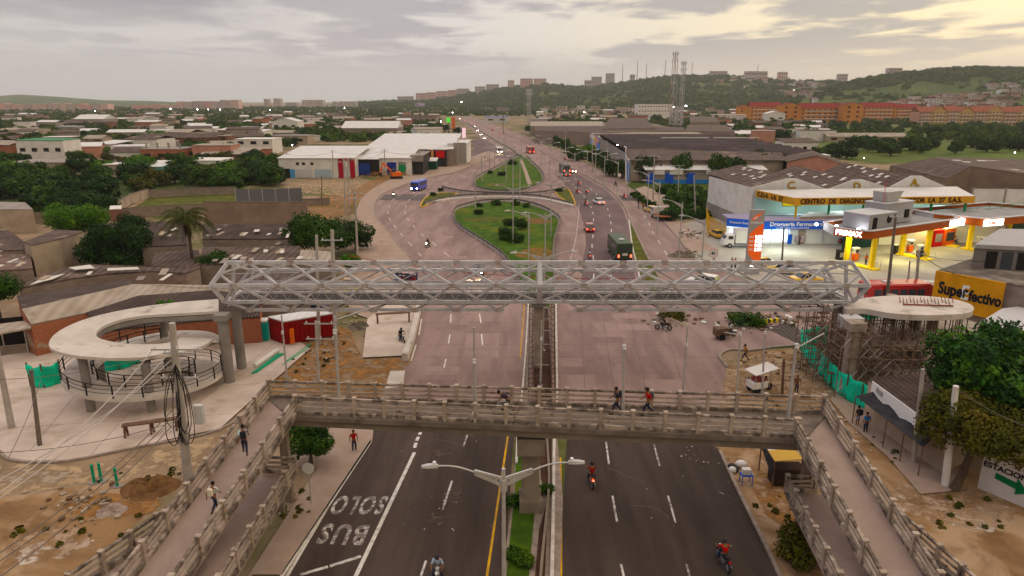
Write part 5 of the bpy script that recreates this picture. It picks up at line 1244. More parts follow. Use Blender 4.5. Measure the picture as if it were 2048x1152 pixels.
def round_sign(label,bx,by,ty,face=None,txt=None,back=False,r=.38):
 b=P(bx,by);top=CH-b.y*kv(ty);t=thing('traffic_sign',label,'traffic sign',b,0,None)
 MB().tube([(0,0,0),(0,0,top)],.045,8).build('post',M_galv,t)
 MB().wheel((0,-.06,top),r,.03,24).build('sign_plate',M_lgrey if back else M_white,t)
 if not back:
  rg=MB();n=24
  for i in range(n):
   a,c=2*PI*i/n,2*PI*(i+1)/n;rg.beam((math.cos(a)*(r-.06),-.09,top+math.sin(a)*(r-.06)),(math.cos(c)*(r-.06),-.09,top+math.sin(c)*(r-.06)),.02,.11,up=(0,1,0))
  rg.build('red_ring',M_red,t)
  if txt:text_mesh('numerals',txt,r*.95,M_black,t,frame((-r*.50,-.10,top-r*.34),(1,0,0),up),extrude=.01,offset=.015,sx=.9)
 else:MB().beam((-r*.9,.0,top),(r*.9,.0,top),.04,.05).build('stiffener',M_galv,t)
 return t
round_sign('round pale back of a traffic sign on a white post beside the near pavement',623,1008,936,back=True,r=.38)
round_sign('round red-ringed 40 speed limit sign by the station entrance',1424,540,506,txt='40',r=.72)
round_sign('small round sign beside the service road near the floodlight mast',1238,372,350,r=.55);round_sign('small round sign among the roadside bushes further up',1208,346,336,r=.5)
YB=thing('signboard','large yellow wall sign lettered SuperEfectivo in black','signboard',(52,76,0))
tl,tr,br_,bl=P(1873,541,5.6),P(2012,566,5.6),None,None
MB().beam(tl-up*2.1,tr-up*2.1,.25,4.2).build('board',mat('board_yellow',(.62,.32,.06),(.52,.26,.05),.8,rough=.5),YB,True)
IV=Matrix.Translation(-YB.location);d=(tr-tl).normalized();nb=Vector((d.y,-d.x,0))
W_=(tr-tl).length
def btext(s_,f,z,sz,m,**k):return text_mesh('lettering',s_,sz,m,YB,IV@frame(tl+d*(W_*f)-up*(4.2-z)+nb*.16,d,up),extrude=.03,**k)
M_ink=mat('sign_ink',(.015,.013,.018),rough=.5)
btext('Super',.08,1.75,1.9,M_ink,offset=.06,sx=.68);btext('E',.42,1.60,2.2,M_white,offset=.06,sx=.72);btext('fectivo',.54,1.55,1.7,M_ink,offset=.055,sx=.68)
MB().beam(tl+d*(W_*.24)-up*3.1+nb*.16,tl+d*(W_*.56)-up*3.25+nb*.16,.04,.12).build('underline',M_ink,YB,True)
tag(bld('concrete_block_house','stained dark concrete building behind the yellow signboard','building',[[P(1876,541,5.5),P(2010,566,5.5),P(2150,592,5.5),P(2150,500,5.5),P(1960,512,5.5)]],M_block,mat('dirty_slab',(.17,.14,.12),(.10,.085,.075),.8,c3=(.3,.26,.23),s3=.3)),None)
GH=bld('grey_house','grey two-storey building with air conditioners at the right edge, above the signboard','building',[[P(1950,489,8.3),P(2180,500,8.3),P(2180,462,8.3),P(2000,458,8.3)]],mat('grey_paint_dark',(.19,.165,.16)),M_grey)
a,b=P(1950,489,8.3),P(2180,500,8.3)
for i in range(4):
 c=a.lerp(b,.12+.14*i);wall_panel(GH,'window',c,c+(b-a).normalized()*1.1,5.6,7.6,M_glass if i%2 else M_dark,.05,.1)
wall_panel(GH,'cornice',a,b,7.9,8.35,M_grey,.1,.2)
for i in range(2):
 c=a.lerp(b,.22+.09*i);T=wall_panel(GH,'air_conditioner',c,c+(b-a).normalized()*1.1,3.5,4.4,M_white,.3,.5)
 dn=(b-a).normalized();q=c+dn*.5;MB().wheel((q.x,q.y-.62,3.95),.32,.05,16).build('fan',M_black,GH,True)
wl=bld('courtyard_building','low white-roofed annex under the yellow signboard, partly behind the crown of the big tree','building',[[P(1952,650,3.2),P(2100,668,3.2),P(2140,600,3.2),P(2004,618,3.2)]],M_plast,M_lgrey)
WA=thing('painted_wall','white boundary wall with a green arrow and black letters behind the dark tree','wall',P(2000,990))
wa,wb_=P(1956,975),P(2110,1040)
MB().beam(wa+up*1.25,wb_+up*1.25,.2,2.5).build('wall',M_plast,WA,True)
d=(wb_-wa).normalized();nb=Vector((d.y,-d.x,0));ar=MB()
def wp(f,z,o=.13):return wa+d*(f*(wb_-wa).length)+up*z+nb*o
for poly in([(.20,1.15),(.50,.98),(.50,1.42),(.20,1.55)],[(.48,.62),(.64,1.02),(.48,1.75)]):
 pts=[wp(*p)for p in poly];ar.add(pts,[tuple(range(len(pts)))]);ar.add([p+nb*.02 for p in pts],[tuple(range(len(pts)))])
ar.build('green_arrow',mat('arrow_green',(.01,.16,.07)),WA,True)
text_mesh('lettering','ESTACIONAMIENTO.',.52,M_ink,WA,Matrix.Translation(-WA.location)@frame(wp(.02,1.72),d,up),extrude=.01,offset=.015)
SB=bld('dark_shed','low shed with a dark brown corrugated roof beside the black awning','shed',[[P(1746,770,3.0),P(1738,757,3.0),P(1842,747,3.0),P(1965,835,3.0),P(1900,868,3.0),P(1818,820,3.0)]],M_plastc,mat('shed_roof_dark',(.10,.07,.06),(.06,.042,.038),.8,stripe=('X',.5,.6,.6)))
wa2,wb2=P(1745,762,3.4),P(1838,830,3.4)
BN=thing('banner','white printed banner hung along the edge of the dark shed roof','banner',wa2-up*wa2.z);MB().beam(wa2-up*.75,wb2-up*.75,.06,1.5).build('cloth',M_white,BN,True);MB().beam(wa2.lerp(wb2,.12)-up*.35-Vector((.05,.05,0)),wa2.lerp(wb2,.26)-up*.45-Vector((.05,.05,0)),.06,.4).build('print',M_grey,BN,True)
AW=thing('awning','sagging black cloth awning on sticks beside the near path','awning',P(1770,850))
aw=[P(1712,792,2.4),P(1768,778,2.8),P(1886,858,2.8),P(1846,894,2.2)];g=MB();n=10;V=[]
for i in range(n+1):
 for j in range(5):
  u_,v_=i/n,j/4;p=aw[0].lerp(aw[3],u_).lerp(aw[1].lerp(aw[2],u_),v_);V.append(p-up*(.35*math.sin(PI*v_)*math.sin(u_*PI*3)**2))
g.add(V,[(i*5+j,(i+1)*5+j,(i+1)*5+j+1,i*5+j+1)for i in range(n)for j in range(4)]);o=g.build('cloth',M_tarp,AW,True,smooth=True);o.modifiers.new('t','SOLIDIFY').thickness=.02
for p in(aw[0],aw[3],aw[0].lerp(aw[3],.5),aw[0].lerp(aw[3],.75)):MB().beam(p-up*p.z,p,.06,.06).build('stick',M_wood,AW,True)
SF=thing('shop_front','low cream and orange shop wall under the black awning','shop',P(1830,880));a,b=P(1800,880),P(1862,905)
MB().beam(a+up*.9,b+up*.9,.2,1.8).build('wall',M_plastc,SF,True);MB().beam(a.lerp(b,.55)+up*.5-Vector((.1,.15,0)),b+up*.5-Vector((.1,.15,0)),.08,.9).build('orange_panel',M_org,SF,True)
VS=thing('vendor_stall','dark vendor stall with a white and ochre tarpaulin roof beside the right ramp','stall',P(1575,960))
t4=[P(1524,880,2.3),P(1572,876,2.5),P(1605,918,2.3),P(1550,922,2.0)]
MB().slab([t4[0],t4[1],t4[1].lerp(t4[2],.5),t4[0].lerp(t4[3],.5)],.04).build('white_sheet',M_plast,VS,True);MB().slab([t4[0].lerp(t4[3],.5),t4[1].lerp(t4[2],.5),t4[2],t4[3]],.04).build('ochre_sheet',mat('ochre_sheet',(.52,.34,.13)),VS,True)
MB().slab([t4[0]+up*.0-up*.08,t4[3]-up*.08,t4[3]-up*.9+Vector((-.2,0,0)),t4[0]-up*.5],.03).build('side_cloth',M_tarp,VS,True)
for p in t4:MB().beam(Vector((p.x,p.y,0)),p,.07,.07).build('pole',M_wood,VS,True)
c=(t4[0]+t4[2])/2;MB().box((c.x+.4,c.y-.2,.6),(2.0,1.1,1.2)).build('counter',mat('counter_dark',(.03,.018,.015)),VS,True)
TBL=thing('street_table','blue table with a white plastic container on it, beside the kerb','table',P(1491,968));MB().box((0,0,.72),(.75,.6,.05)).build('top',M_blue,TBL)
for sx in(-1,1):
 for sy in(-1,1):MB().box((sx*.33,sy*.26,.35),(.05,.05,.7)).build('leg',M_blue,TBL)
o=MB().box((0,0,.2),(.55,.42,.40)).build('container',M_plast,loc=P(1490,968)+up*.75,bevel=.04);tag(o,'white plastic container standing on the blue street table','container')
GBG=thing('rubbish_bag_pile','heap of white and black rubbish bags at the foot of a thin post','rubbish',P(1472,938));rg_=random.Random(4)
for i in range(6):MB().sphere((rg_.uniform(-.5,.5),rg_.uniform(-.5,.5),.2),rg_.uniform(.22,.36),9,6,sc=(1.2,1,.8)).build('bag',M_plast if i%3 else M_tarp,GBG)
# === helpers for buildings seen front-on
def fb(label,x0,x1,yb,yt,depth,wm,rm,cat='house',name='house',roof='flat',wins=0,rows=1,group=None,wmat=None,skew=0.0,Y=None,rise=None,lit=False):
 Yb=Y or Yof(yb);k=kv(yt);h=max(2.2,CH-Yb*k);d=Yb*cP+(CH-h*.5)*sP
 xa,xb=(x0-1024)/FPX*d,(x1-1024)/FPX*d;W_=xb-xa
 T=thing(name,label,cat,((xa+xb)/2,Yb,0),skew,group)
 mb=MB().box((0,depth/2,h/2),(W_,depth,h));mb.build('wall',wm,T)
 if roof=='flat':
  MB().box((0,depth/2,h+.12),(W_+.4,depth+.4,.22)).build('roof',rm,T)
 elif roof=='shed':
  r_=rise or depth*.12;MB().slab([Vector((-W_/2-.3,-.4,h+.02)),Vector((W_/2+.3,-.4,h+.02)),Vector((W_/2+.3,depth+.3,h+r_)),Vector((-W_/2-.3,depth+.3,h+r_))],.15).build('roof',rm,T)
 elif roof=='gable':
  r_=rise or depth*.16
  rf=MB();rf.slab([Vector((-W_/2-.4,-.5,h)),Vector((W_/2+.4,-.5,h)),Vector((W_/2+.4,depth/2,h+r_)),Vector((-W_/2-.4,depth/2,h+r_))],.15)
  rf.slab([Vector((-W_/2-.4,depth/2,h+r_)),Vector((W_/2+.4,depth/2,h+r_)),Vector((W_/2+.4,depth+.5,h)),Vector((-W_/2-.4,depth+.5,h))],.15)
  for s in(-1,1):rf.add([(s*W_/2,0,h),(s*W_/2,depth,h),(s*W_/2,depth/2,h+r_-.1)],[(0,1,2)])
  rf.build('roof',rm,T)
 elif roof=='front':
  r_=rise or W_*.14;rf=MB()
  rf.slab([Vector((-W_/2-.4,-.4,h)),Vector((0,-.4,h+r_)),Vector((0,depth,h+r_)),Vector((-W_/2-.4,depth,h))],.15);rf.slab([Vector((0,-.4,h+r_)),Vector((W_/2+.4,-.4,h)),Vector((W_/2+.4,depth,h)),Vector((0,depth,h+r_))],.15)
  rf.build('roof',rm,T);g=MB().add([(-W_/2,0,h),(W_/2,0,h),(0,0,h+r_-.15)],[(0,1,2)]);g.build('gable',wm,T)
 if wins:
  for j in range(rows):
   zc=h*(j+.55)/rows;ww=W_/wins*.45;hh=min(1.5,h/rows*.42);
   if wins*rows>99:
    m2=MB()
    for i in range(wins):m2.box((-W_/2+W_*(i+.5)/wins,-.03,zc),(ww,.12,hh))
    m2.build('window_row',wmat or M_dark,T)
   else:
    for i in range(wins):MB().box((-W_/2+W_*(i+.5)/wins,-.03,zc),(ww,.12,hh)).build('window',wmat or M_dark,T)
 T['W']=W_;T['H']=h;T['D']=depth
 return T
# === sheds and yards on the left
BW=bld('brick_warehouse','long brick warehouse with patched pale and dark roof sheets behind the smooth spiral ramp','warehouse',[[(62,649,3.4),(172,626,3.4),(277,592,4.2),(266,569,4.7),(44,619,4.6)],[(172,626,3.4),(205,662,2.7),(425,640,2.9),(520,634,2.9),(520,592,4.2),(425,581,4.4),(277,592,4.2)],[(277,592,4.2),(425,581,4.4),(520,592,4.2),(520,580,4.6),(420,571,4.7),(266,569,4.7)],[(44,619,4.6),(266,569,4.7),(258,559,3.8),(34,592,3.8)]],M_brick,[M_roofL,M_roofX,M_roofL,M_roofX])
GR=thing('graffiti','large pale pink and black graffiti lettering painted on the brick wall behind the spiral ramp','graffiti',P(430,690))
a,b=P(385,688),P(486,684);dgr=(b-a).normalized();ng=Vector((dgr.y,-dgr.x,0));rg_=random.Random(12)
for i in range(9):
 c=a.lerp(b,(i+.5)/9)+ng*.15+up*(1.45+rg_.uniform(-.15,.15));pts=[c+dgr*(rg_.uniform(.28,.42)*math.cos(t))+up*(rg_.uniform(.5,.8)*math.sin(t))for t in[k*PI/5 for k in range(10)]]
 MB().add(pts,[tuple(range(10))]).build('painted_letter',[M_plastp,mat('graf_pink',(.55,.40,.48)),mat('graf_grey',(.35,.32,.36)),M_ink][i%4]if i%4 else MATS['graf_pink']if 'graf_pink' in MATS else mat('graf_pink',(.55,.40,.48)),GR,True)
WB=thing('open_bay','dark open bay with a pale lean-to roof left of the brick warehouse','shed',P(20,710))
q=[P(-60,678,3.2),P(62,655,3.2),P(60,640,3.5),P(-60,655,3.5)];MB().slab(q,.15).build('roof',M_roofL,WB,True)
a,b=P(-60,718),P(60,706);MB().beam(a+up*.5,b+up*.5,.2,1.0).build('low_wall',M_block,WB,True);MB().beam(a+up*1.6+Vector((0,2.5,0)),b+up*1.6+Vector((0,2.5,0)),.2,3.2).build('rear_wall',M_dark,WB,True)
for x in(12,58):c=P(x,709);MB().beam(c,c+up*3.2,.1,.1).build('post',M_galv,WB,True)
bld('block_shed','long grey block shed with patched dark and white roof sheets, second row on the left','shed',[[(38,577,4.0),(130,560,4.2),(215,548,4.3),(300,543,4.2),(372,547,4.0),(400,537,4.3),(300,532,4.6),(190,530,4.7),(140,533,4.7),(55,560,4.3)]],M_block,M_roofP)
for i,pl in enumerate(([(60,571,4.35),(105,560,4.4),(130,549,4.6),(85,558,4.5)],[(138,537,4.9),(180,531,4.9),(190,538,4.8),(150,541,4.8)],[(215,543,4.7),(280,540,4.7),(275,536,4.8),(215,538,4.8)])):
 tag(MB().slab([P(*p)+up*.12 for p in pl],.05).build('roof_sheet',M_skyl),['loose white roof sheets at the left end of the grey block shed','raised white roof sheet on the corner of the grey block shed','long white roof sheet in the middle of the grey block shed'][i],'roof sheet')
TWR=bld('rendered_house','tall narrow plain cement house with a small window, left of the dark mango tree','house',[[(48,484,5.4),(62,491,5.4),(118,479,5.4),(172,463,5.2),(112,460,5.2)]],M_plastc,M_roofP)
bld('low_roofs','brown hipped roof at the left edge behind the cement house','house',[[(-80,505,3.6),(46,500,3.6),(48,484,4.2),(20,462,4.8),(-80,456,4.8)]],M_block,M_roofP)
bld('low_roofs','tumbledown roof with white tarpaulins at the left edge','house',[[(-90,548,3.0),(66,537,3.0),(60,510,3.8),(-90,505,3.8)]],M_block,mat('patchwork_roof',(.20,.14,.12),(.11,.08,.07),.5,c3=(.5,.42,.37),s3=.5,lo3=.6,hi3=.66))
bld('plaster_block','plain flat cream block building at the left edge','building',[[(-120,420,4.4),(66,419,4.4),(50,405,4.4),(-120,402,4.4)]],M_plastc,M_plastg)
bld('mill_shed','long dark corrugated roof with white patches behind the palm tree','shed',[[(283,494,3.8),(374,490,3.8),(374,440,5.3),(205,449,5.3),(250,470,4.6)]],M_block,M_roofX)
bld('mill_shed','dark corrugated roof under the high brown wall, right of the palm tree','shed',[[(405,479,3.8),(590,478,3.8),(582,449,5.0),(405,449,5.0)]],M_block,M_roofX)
bld('low_roofs','jumble of low brown roofs right of the palm trunk','house',[[(400,530,2.8),(520,527,2.8),(612,520,2.8),(600,492,3.3),(405,495,3.3)]],M_block,M_roofP)
bld('white_roofed_hut','hut with a white sheet roof above the left end of the steel bridge','hut',[[(597,519,3.0),(663,522,3.0),(662,504,3.5),(602,500,3.5)]],M_block,M_roofL)
bld('low_roofs','low brown roof behind the left end of the steel bridge','house',[[(300,538,2.7),(400,541,2.7),(398,500,3.4),(310,505,3.4)]],M_block,M_roofP)
bld('low_roofs','dark workshop roof seen through the left part of the steel bridge','workshop',[[(455,600,3.2),(620,596,3.2),(615,548,4.0),(455,552,4.0)]],M_block,M_roofP)
yl=bld('yellow_lit_wall','pale yellow lit yard wall beside the tall pale pole','wall',[[(688,560,2.2),(716,560,2.2),(716,556,2.2),(688,556,2.2)]],mat('wall_yellow',(.62,.55,.26)),M_plastc)
def wall_run(label,pts,h,m,name='boundary_wall',th=.25,cat='wall',posts=None):
 b=[P(*p)for p in pts];T=thing(name,label,cat,b[0]);mb=MB()
 for a,c in zip(b,b[1:]):mb.beam(a+up*h/2,c+up*h/2,th,h)
 mb.build('wall',m,T,True);cp_=MB()
 for a,c in zip(b,b[1:]):cp_.beam(a+up*(h+.06),c+up*(h+.06),th+.12,.12)
 cp_.build('coping',M_poled,T,True)
 if posts:
  for a,c in zip(b,b[1:]):
   n=max(2,int((c-a).length/posts))
   for i in range(n):q_=a.lerp(c,i/n);MB().box((q_.x,q_.y,h/2+.1),(.35,.4,h+.2)).build('pilaster',M_plastg,T,True)
 return T
wall_run('high blank brown wall with a grille behind the dark corrugated roofs',[(412,449),(618,450)],4.6,mat('brown_wall',(.25,.185,.15),(.19,.14,.115),.5,c3=(.34,.28,.24),s3=.25))
wall_run('long grey boundary wall running from the left edge to the palm tree',[(-60,458),(110,444),(205,441),(330,431),(412,428)],2.2,M_block)
wall_run('pilastered wall climbing along the left side of the enclosed green field',[(238,424),(262,408),(298,396)],2.3,M_plastc,posts=5)
wall_run('brown wall along the far side of the enclosed green field',[(298,396),(390,391),(474,389)],2.0,M_block)
wall_run('dark yard wall right of the grey metal fence',[(606,412),(660,410)],1.6,M_block)
MF=thing('metal_fence','grey corrugated metal fence panels on posts above the brown wall','fence',P(474,412));a,b=P(474,416),P(606,412)
for i in range(5):p,q=a.lerp(b,i/5),a.lerp(b,(i+1)/5);MB().beam(p+up*2.2,q+up*2.2,.08,4.2).build('panel',mat('fence_grey',(.15,.15,.165),stripe=('X',.4,.8,.4),rough=.5),MF,True);MB().beam(p,p+up*4.4,.14,.14).build('post',M_galv,MF,True)
bld('brick_hut','tiny brick hut with white roof at the corner of the green field','hut',[[(219,419,2.5),(243,418,2.5),(243,411,2.6),(220,412,2.6)]],M_brickd,M_plast)
RC=thing('shipping_container','dark red shipping container with a white ribbed roof on the building site','container',P(567,692))
hc=HT(692,645);rfc=[P(536,635,hc),P(567,645,hc),P(667,628,hc),P(637,620,hc)]
mb=MB();base=[Vector((p.x,p.y,.15))for p in rfc];
for i in range(4):j=(i+1)%4;mb.add([base[i],base[j],rfc[j],rfc[i]],[(0,1,2,3)])
mb.build('body',mat('container_red2',(.27,.018,.015),(.20,.014,.012),.8,stripe=('X',.4,.7,.6),rough=.5),RC,True);MB().slab([p+up*.12 for p in rfc],.14).build('roof',M_roofW,RC,True)
m_=rfc[1].lerp(rfc[2],.10);MB().box((m_.x+.3,m_.y-.25,hc*.42),(.35,.35,1.5)).build('warning_cone',M_org,RC,True)
PT_=thing('portable_toilet','teal portable toilet standing against the red container','portable toilet',P(528,681),.2);MB().box((0,0,1.1),(1.1,1.1,2.1)).build('cabin',M_teal,PT_,bevel=.04);MB().box((0,0,2.25),(1.2,1.2,.2)).build('roof',M_plast,PT_,bevel=.06);MB().box((0,-.57,1.05),(.75,.04,1.8)).build('door',mat('teal_dark',(.015,.25,.23)),PT_)
def crates(label,x0,x1,y0,n,m_,lay,seed):
 a,b=P(x0,y0),P(x1,y0);T=thing('crate_stack',label,'crates',(a+b)/2,0,None);r=random.Random(seed);W_=(b-a).length/n
 pal=[mat('crate_navy',(.03,.04,.10)),mat('crate_dark',(.04,.03,.035)),mat('crate_grey',(.38,.37,.38)),mat('crate_wine',(.16,.03,.035))]
 for i in range(n):
  for j in range(m_):
   hh=lay*r.uniform(.6,1);MB().box((-(b-a).length/2+W_*(i+.5),j*W_*1.3,hh/2),(W_*.85,W_*1.1,hh)).build('crate',pal[r.choice((0,0,0,1,1,3))],T)
   MB().box((-(b-a).length/2+W_*(i+.5),j*W_*1.3,hh+.05),(W_*.7,W_*.7,.08)).build('lid',pal[r.choice((0,2,2,1))],T)
crates('navy and white crates stacked behind the red container',532,648,624,9,4,1.6,2);crates('dark blue crates stacked on the kerb side behind the steel bridge',786,832,574,6,4,1.6,3)
PP=thing('pipe_bundle','white and green plastic pipes lying on the pale plaza','pipes',P(525,735))
MB().tube([P(510,738)+up*.32,P(556,706)+up*.32],.22,12).build('white_pipe',M_plast,PP,True)
for o in(0,5,9):MB().tube([P(504+o,751-o*.3)+up*.2,P(558+o,711)+up*.2],.08,8).build('green_pipe',M_pipe,PP,True)
PP2=thing('pipe_bundle','green pipes lying on the orange earth beside the red container','pipes',P(590,715))
for o in(0,8):MB().tube([P(566+o,732-o)+up*.1,P(617+o*.5,698-o)+up*.1],.08,8).build('green_pipe',M_pipe,PP2,True)
for i,(x,y)in enumerate([(189,966),(203,963),(235,973)]):
 T=thing('pipe_stub',['leftmost of three upright green pipe stubs on the dirt','middle one of three upright green pipe stubs on the dirt','rightmost of three upright green pipe stubs on the dirt'][i],'pipe',P(x,y));MB().cyl((0,0,0),.09,1.35,12).build('pipe',M_pipe,T);MB().prism([(.4*math.cos(t),.3*math.sin(t))for t in[k*PI/4 for k in range(8)]],0,.06).build('concrete_base',M_plastg,T)
def trestle(label,a,b,h,legs=3):
 T=thing('work_trestle',label,'trestle',a);MB().beam(a+up*h,b+up*h,.55,.1).build('plank',M_wood,T,True)
 for i in range(legs):
  c=a.lerp(b,.05+.9*i/(legs-1));MB().beam(c+Vector((0,-.2,0)),c+up*h+Vector((0,-.1,0)),.12,.12).build('leg',M_wood,T,True);MB().beam(c+Vector((0,.25,0)),c+up*h+Vector((0,.1,0)),.12,.12).build('leg',M_wood,T,True)
trestle('long brown wooden trestle table on the plaza behind the thick utility pole',P(248,878),P(362,862),1.1);trestle('wooden trestle bench under the steel bridge beside the motorcyclist',P(752,650),P(822,646),1.3,2)
HP=thing('soil_heap','dark brown heap of dug soil beside the thick utility pole','soil heap',P(300,975));n=26
def heap(T,rx,ry,h,m,seed,name='mound'):
 r=random.Random(seed);V=[];F=[]
 for i in range(9):
  for j in range(26):
   f=i/8;a=2*PI*j/26;nn_=mnoise.noise(Vector((math.cos(a)*f*2.3+seed,math.sin(a)*f*2.3,1)));rr2=f*(1+.22*mnoise.noise(Vector((math.cos(a)*1.5,math.sin(a)*1.5,seed))))
   V.append((rx*rr2*math.cos(a),ry*rr2*math.sin(a),max(0,h*(1-f**1.3)*(.8+1.7*nn_+.6*mnoise.noise(Vector((math.cos(a)*f*7,math.sin(a)*f*7,seed)))))if i<8 else-.02))
 for i in range(8):
  for j in range(26):F.append((i*26+j,(i+1)*26+j,(i+1)*26+(j+1)%26,i*26+(j+1)%26))
 MB().add(V,F).build(name,m,T)
heap(HP,2.0,1.5,.55,M_soil,3)
for i,(lb,x,y,rx,ry,h,m)in enumerate([('long orange earth mound below the excavator',765,350,11,6,2.2,M_ora),('pale rubble mound at the edge of the green debris patch',1345,648,2.4,1.2,.5,mat('rubble',(.36,.29,.25),(.22,.17,.15),2,bump=.8)),('pale rubble mound beside the covered store entrance',925,330,7,3,1.2,MATS['rubble']if 'rubble' in MATS else M_dirt),('rubble heap at the foot of the single-arm lamp by the station',1368,512,3.2,1.6,.7,mat('dark_rubble',(.10,.085,.07),(.2,.17,.14),2,bump=.8)),('grey rubble beside the soil heap and the left ramp',222,1022,.9,.9,.3,mat('rubble',(.36,.29,.25),(.22,.17,.15),2,bump=.8)),('mound of dark waste beside the road barrier, left of the low wall',720,655,1.4,1.0,.8,MATS.get('dark_rubble')or M_soil)]):
 T=thing('rubble_heap',lb,'rubble heap',P(x,y));heap(T,rx,ry,h,m,i+5)
# === big white stores left of the avenue
S1=fb('wide white store with a dark red framed gate and low windows, left of the avenue',558,709,356,316,26,M_plast,M_roofW,'store','store','shed',rise=2.2)
w,h=S1['W'],S1['H']
MB().box((-w*.17,-.06,1.5),(w*.22,.14,2.6)).build('shutter',M_lgrey,S1);MB().box((w*.08,-.06,1.5),(w*.22,.14,2.6)).build('shutter',mat('shutter_blue',(.38,.45,.50)),S1)
fr_=MB();fr_.box((w*.32,-.2,h/2),(1.6,.3,h));S1a=fr_.build('gate_frame',mat('gate_red',(.32,.02,.04)),S1);MB().box((w*.475,-.2,h/2),(1.6,.3,h)).build('gate_frame',MATS['gate_red'],S1);MB().box((w*.40,-.2,h-.4),(w*.14,.3,.9)).build('gate_frame',MATS['gate_red'],S1);MB().box((w*.40,-.1,h*.3),(w*.12,.2,h*.5)).build('gate_shutter',M_lgrey,S1)
MB().box((-w*.47,-.06,2.2),(1.6,.14,2.0)).build('window',M_blue,S1);MB().box((-w*.395,-.06,1.5),(1.8,.14,3)).build('door',M_dark,S1);MB().box((-w*.33,-.06,1.4),(1.8,.14,2.8)).build('door',mat('door_blue',(.12,.3,.55)),S1)
for f in(-.25,-.17,-.06):MB().box((w*f,-.06,h*.72),(.9,.12,.8)).build('vent',M_dark,S1)
S2=fb('dark blue fronted store bay between the red gate and the excavator',709,757,352,318,24,M_dark,M_roofW,'store','store','shed',rise=2.4);MB().box((-S2['W']*.15,-.1,S2['H']*.38),(S2['W']*.6,.2,S2['H']*.72)).build('blue_curtain',mat('curtain_blue',(.02,.04,.20)),S2)
S3=fb('white store front with a round green emblem behind the excavator',757,823,351,316,24,M_plast,M_roofW,'store','store','shed',rise=2.6)
MB().box((-S3['W']*.1,-.1,S3['H']*.4),(S3['W']*.28,.2,S3['H']*.72)).build('door',mat('curtain_blue',(.02,.04,.20)),S3);MB().box((S3['W']*.22,-.1,S3['H']*.4),(S3['W']*.22,.1,S3['H']*.75)).build('panel',M_plastg,S3);MB().wheel((S3['W']*.22,-.18,S3['H']*.42),1.3,.1,20).build('emblem',M_green,S3)
S4=fb('dark fronted store bay with grey header right of the green emblem',822,846,350,312,20,M_black,M_plastg,'store','store');MB().box((0,-.3,S4['H']-.8),(S4['W']+.3,.5,2.0)).build('header',M_plastg,S4)
S5=fb('black and red fronted store unit beside the covered entrance',858,893,334,300,14,M_black,M_roofW,'store','store');MB().box((S5['W']*.15,-.2,S5['H']*.75),(S5['W']*.5,.3,S5['H']*.4)).build('red_sign',M_red,S5);MB().box((-S5['W']*.3,-.2,S5['H']*.7),(S5['W']*.14,.3,S5['H']*.6)).build('orange_sign',mat('sign_peach',(.6,.3,.15)),S5)
S6=fb('dark green kiosk with a white canopy in front of the store row',846,872,340,322,6,mat('kiosk_dkgreen',(.01,.05,.03)),M_roofW,'kiosk','kiosk','shed')
S7=fb('huge white-roofed warehouse with grey block side wall behind the store row',729,905,345,298,46,M_block,M_roofW,'warehouse','warehouse','shed',Y=262,rise=3.6)
S8=fb('white corner building with deep eaves at the bend of the avenue',896,934,330,288,26,M_plast,M_roofW,'building','building',Y=268);MB().box((S8['W']*.12,-.2,4.4),(S8['W']*.66,.3,8.4)).build('recess',mat('recess_grey',(.30,.27,.25)),S8)
S9=fb('low hangar with curved grey roof behind the wide white store',597,722,345,310,22,M_dark,M_plastg,'hangar','hangar','gable',Y=262,rise=2.4)
EX=thing('excavator','orange excavator with raised arm digging by the white store','excavator',P(793,358),.3);MB().box((0,0,1.6),(3.0,2.4,1.3)).build('body',M_org,EX,bevel=.1);MB().box((-.9,-.5,2.6),(1.2,1.1,1.4)).build('cab',M_glass,EX,bevel=.08)
for s in(-1,1):MB().box((0,s*1.1,.45),(3.8,.55,.9)).build('track',M_black,EX,bevel=.2)
MB().beam((-1.2,0,2.2),(-4.0,0,5.2),.45,.55).build('boom',M_org,EX);MB().beam((-4.0,0,5.2),(-5.0,0,2.2),.35,.45).build('stick',M_org,EX);MB().box((-5.1,0,1.7),(1.0,1.0,.9)).build('bucket',M_black,EX)
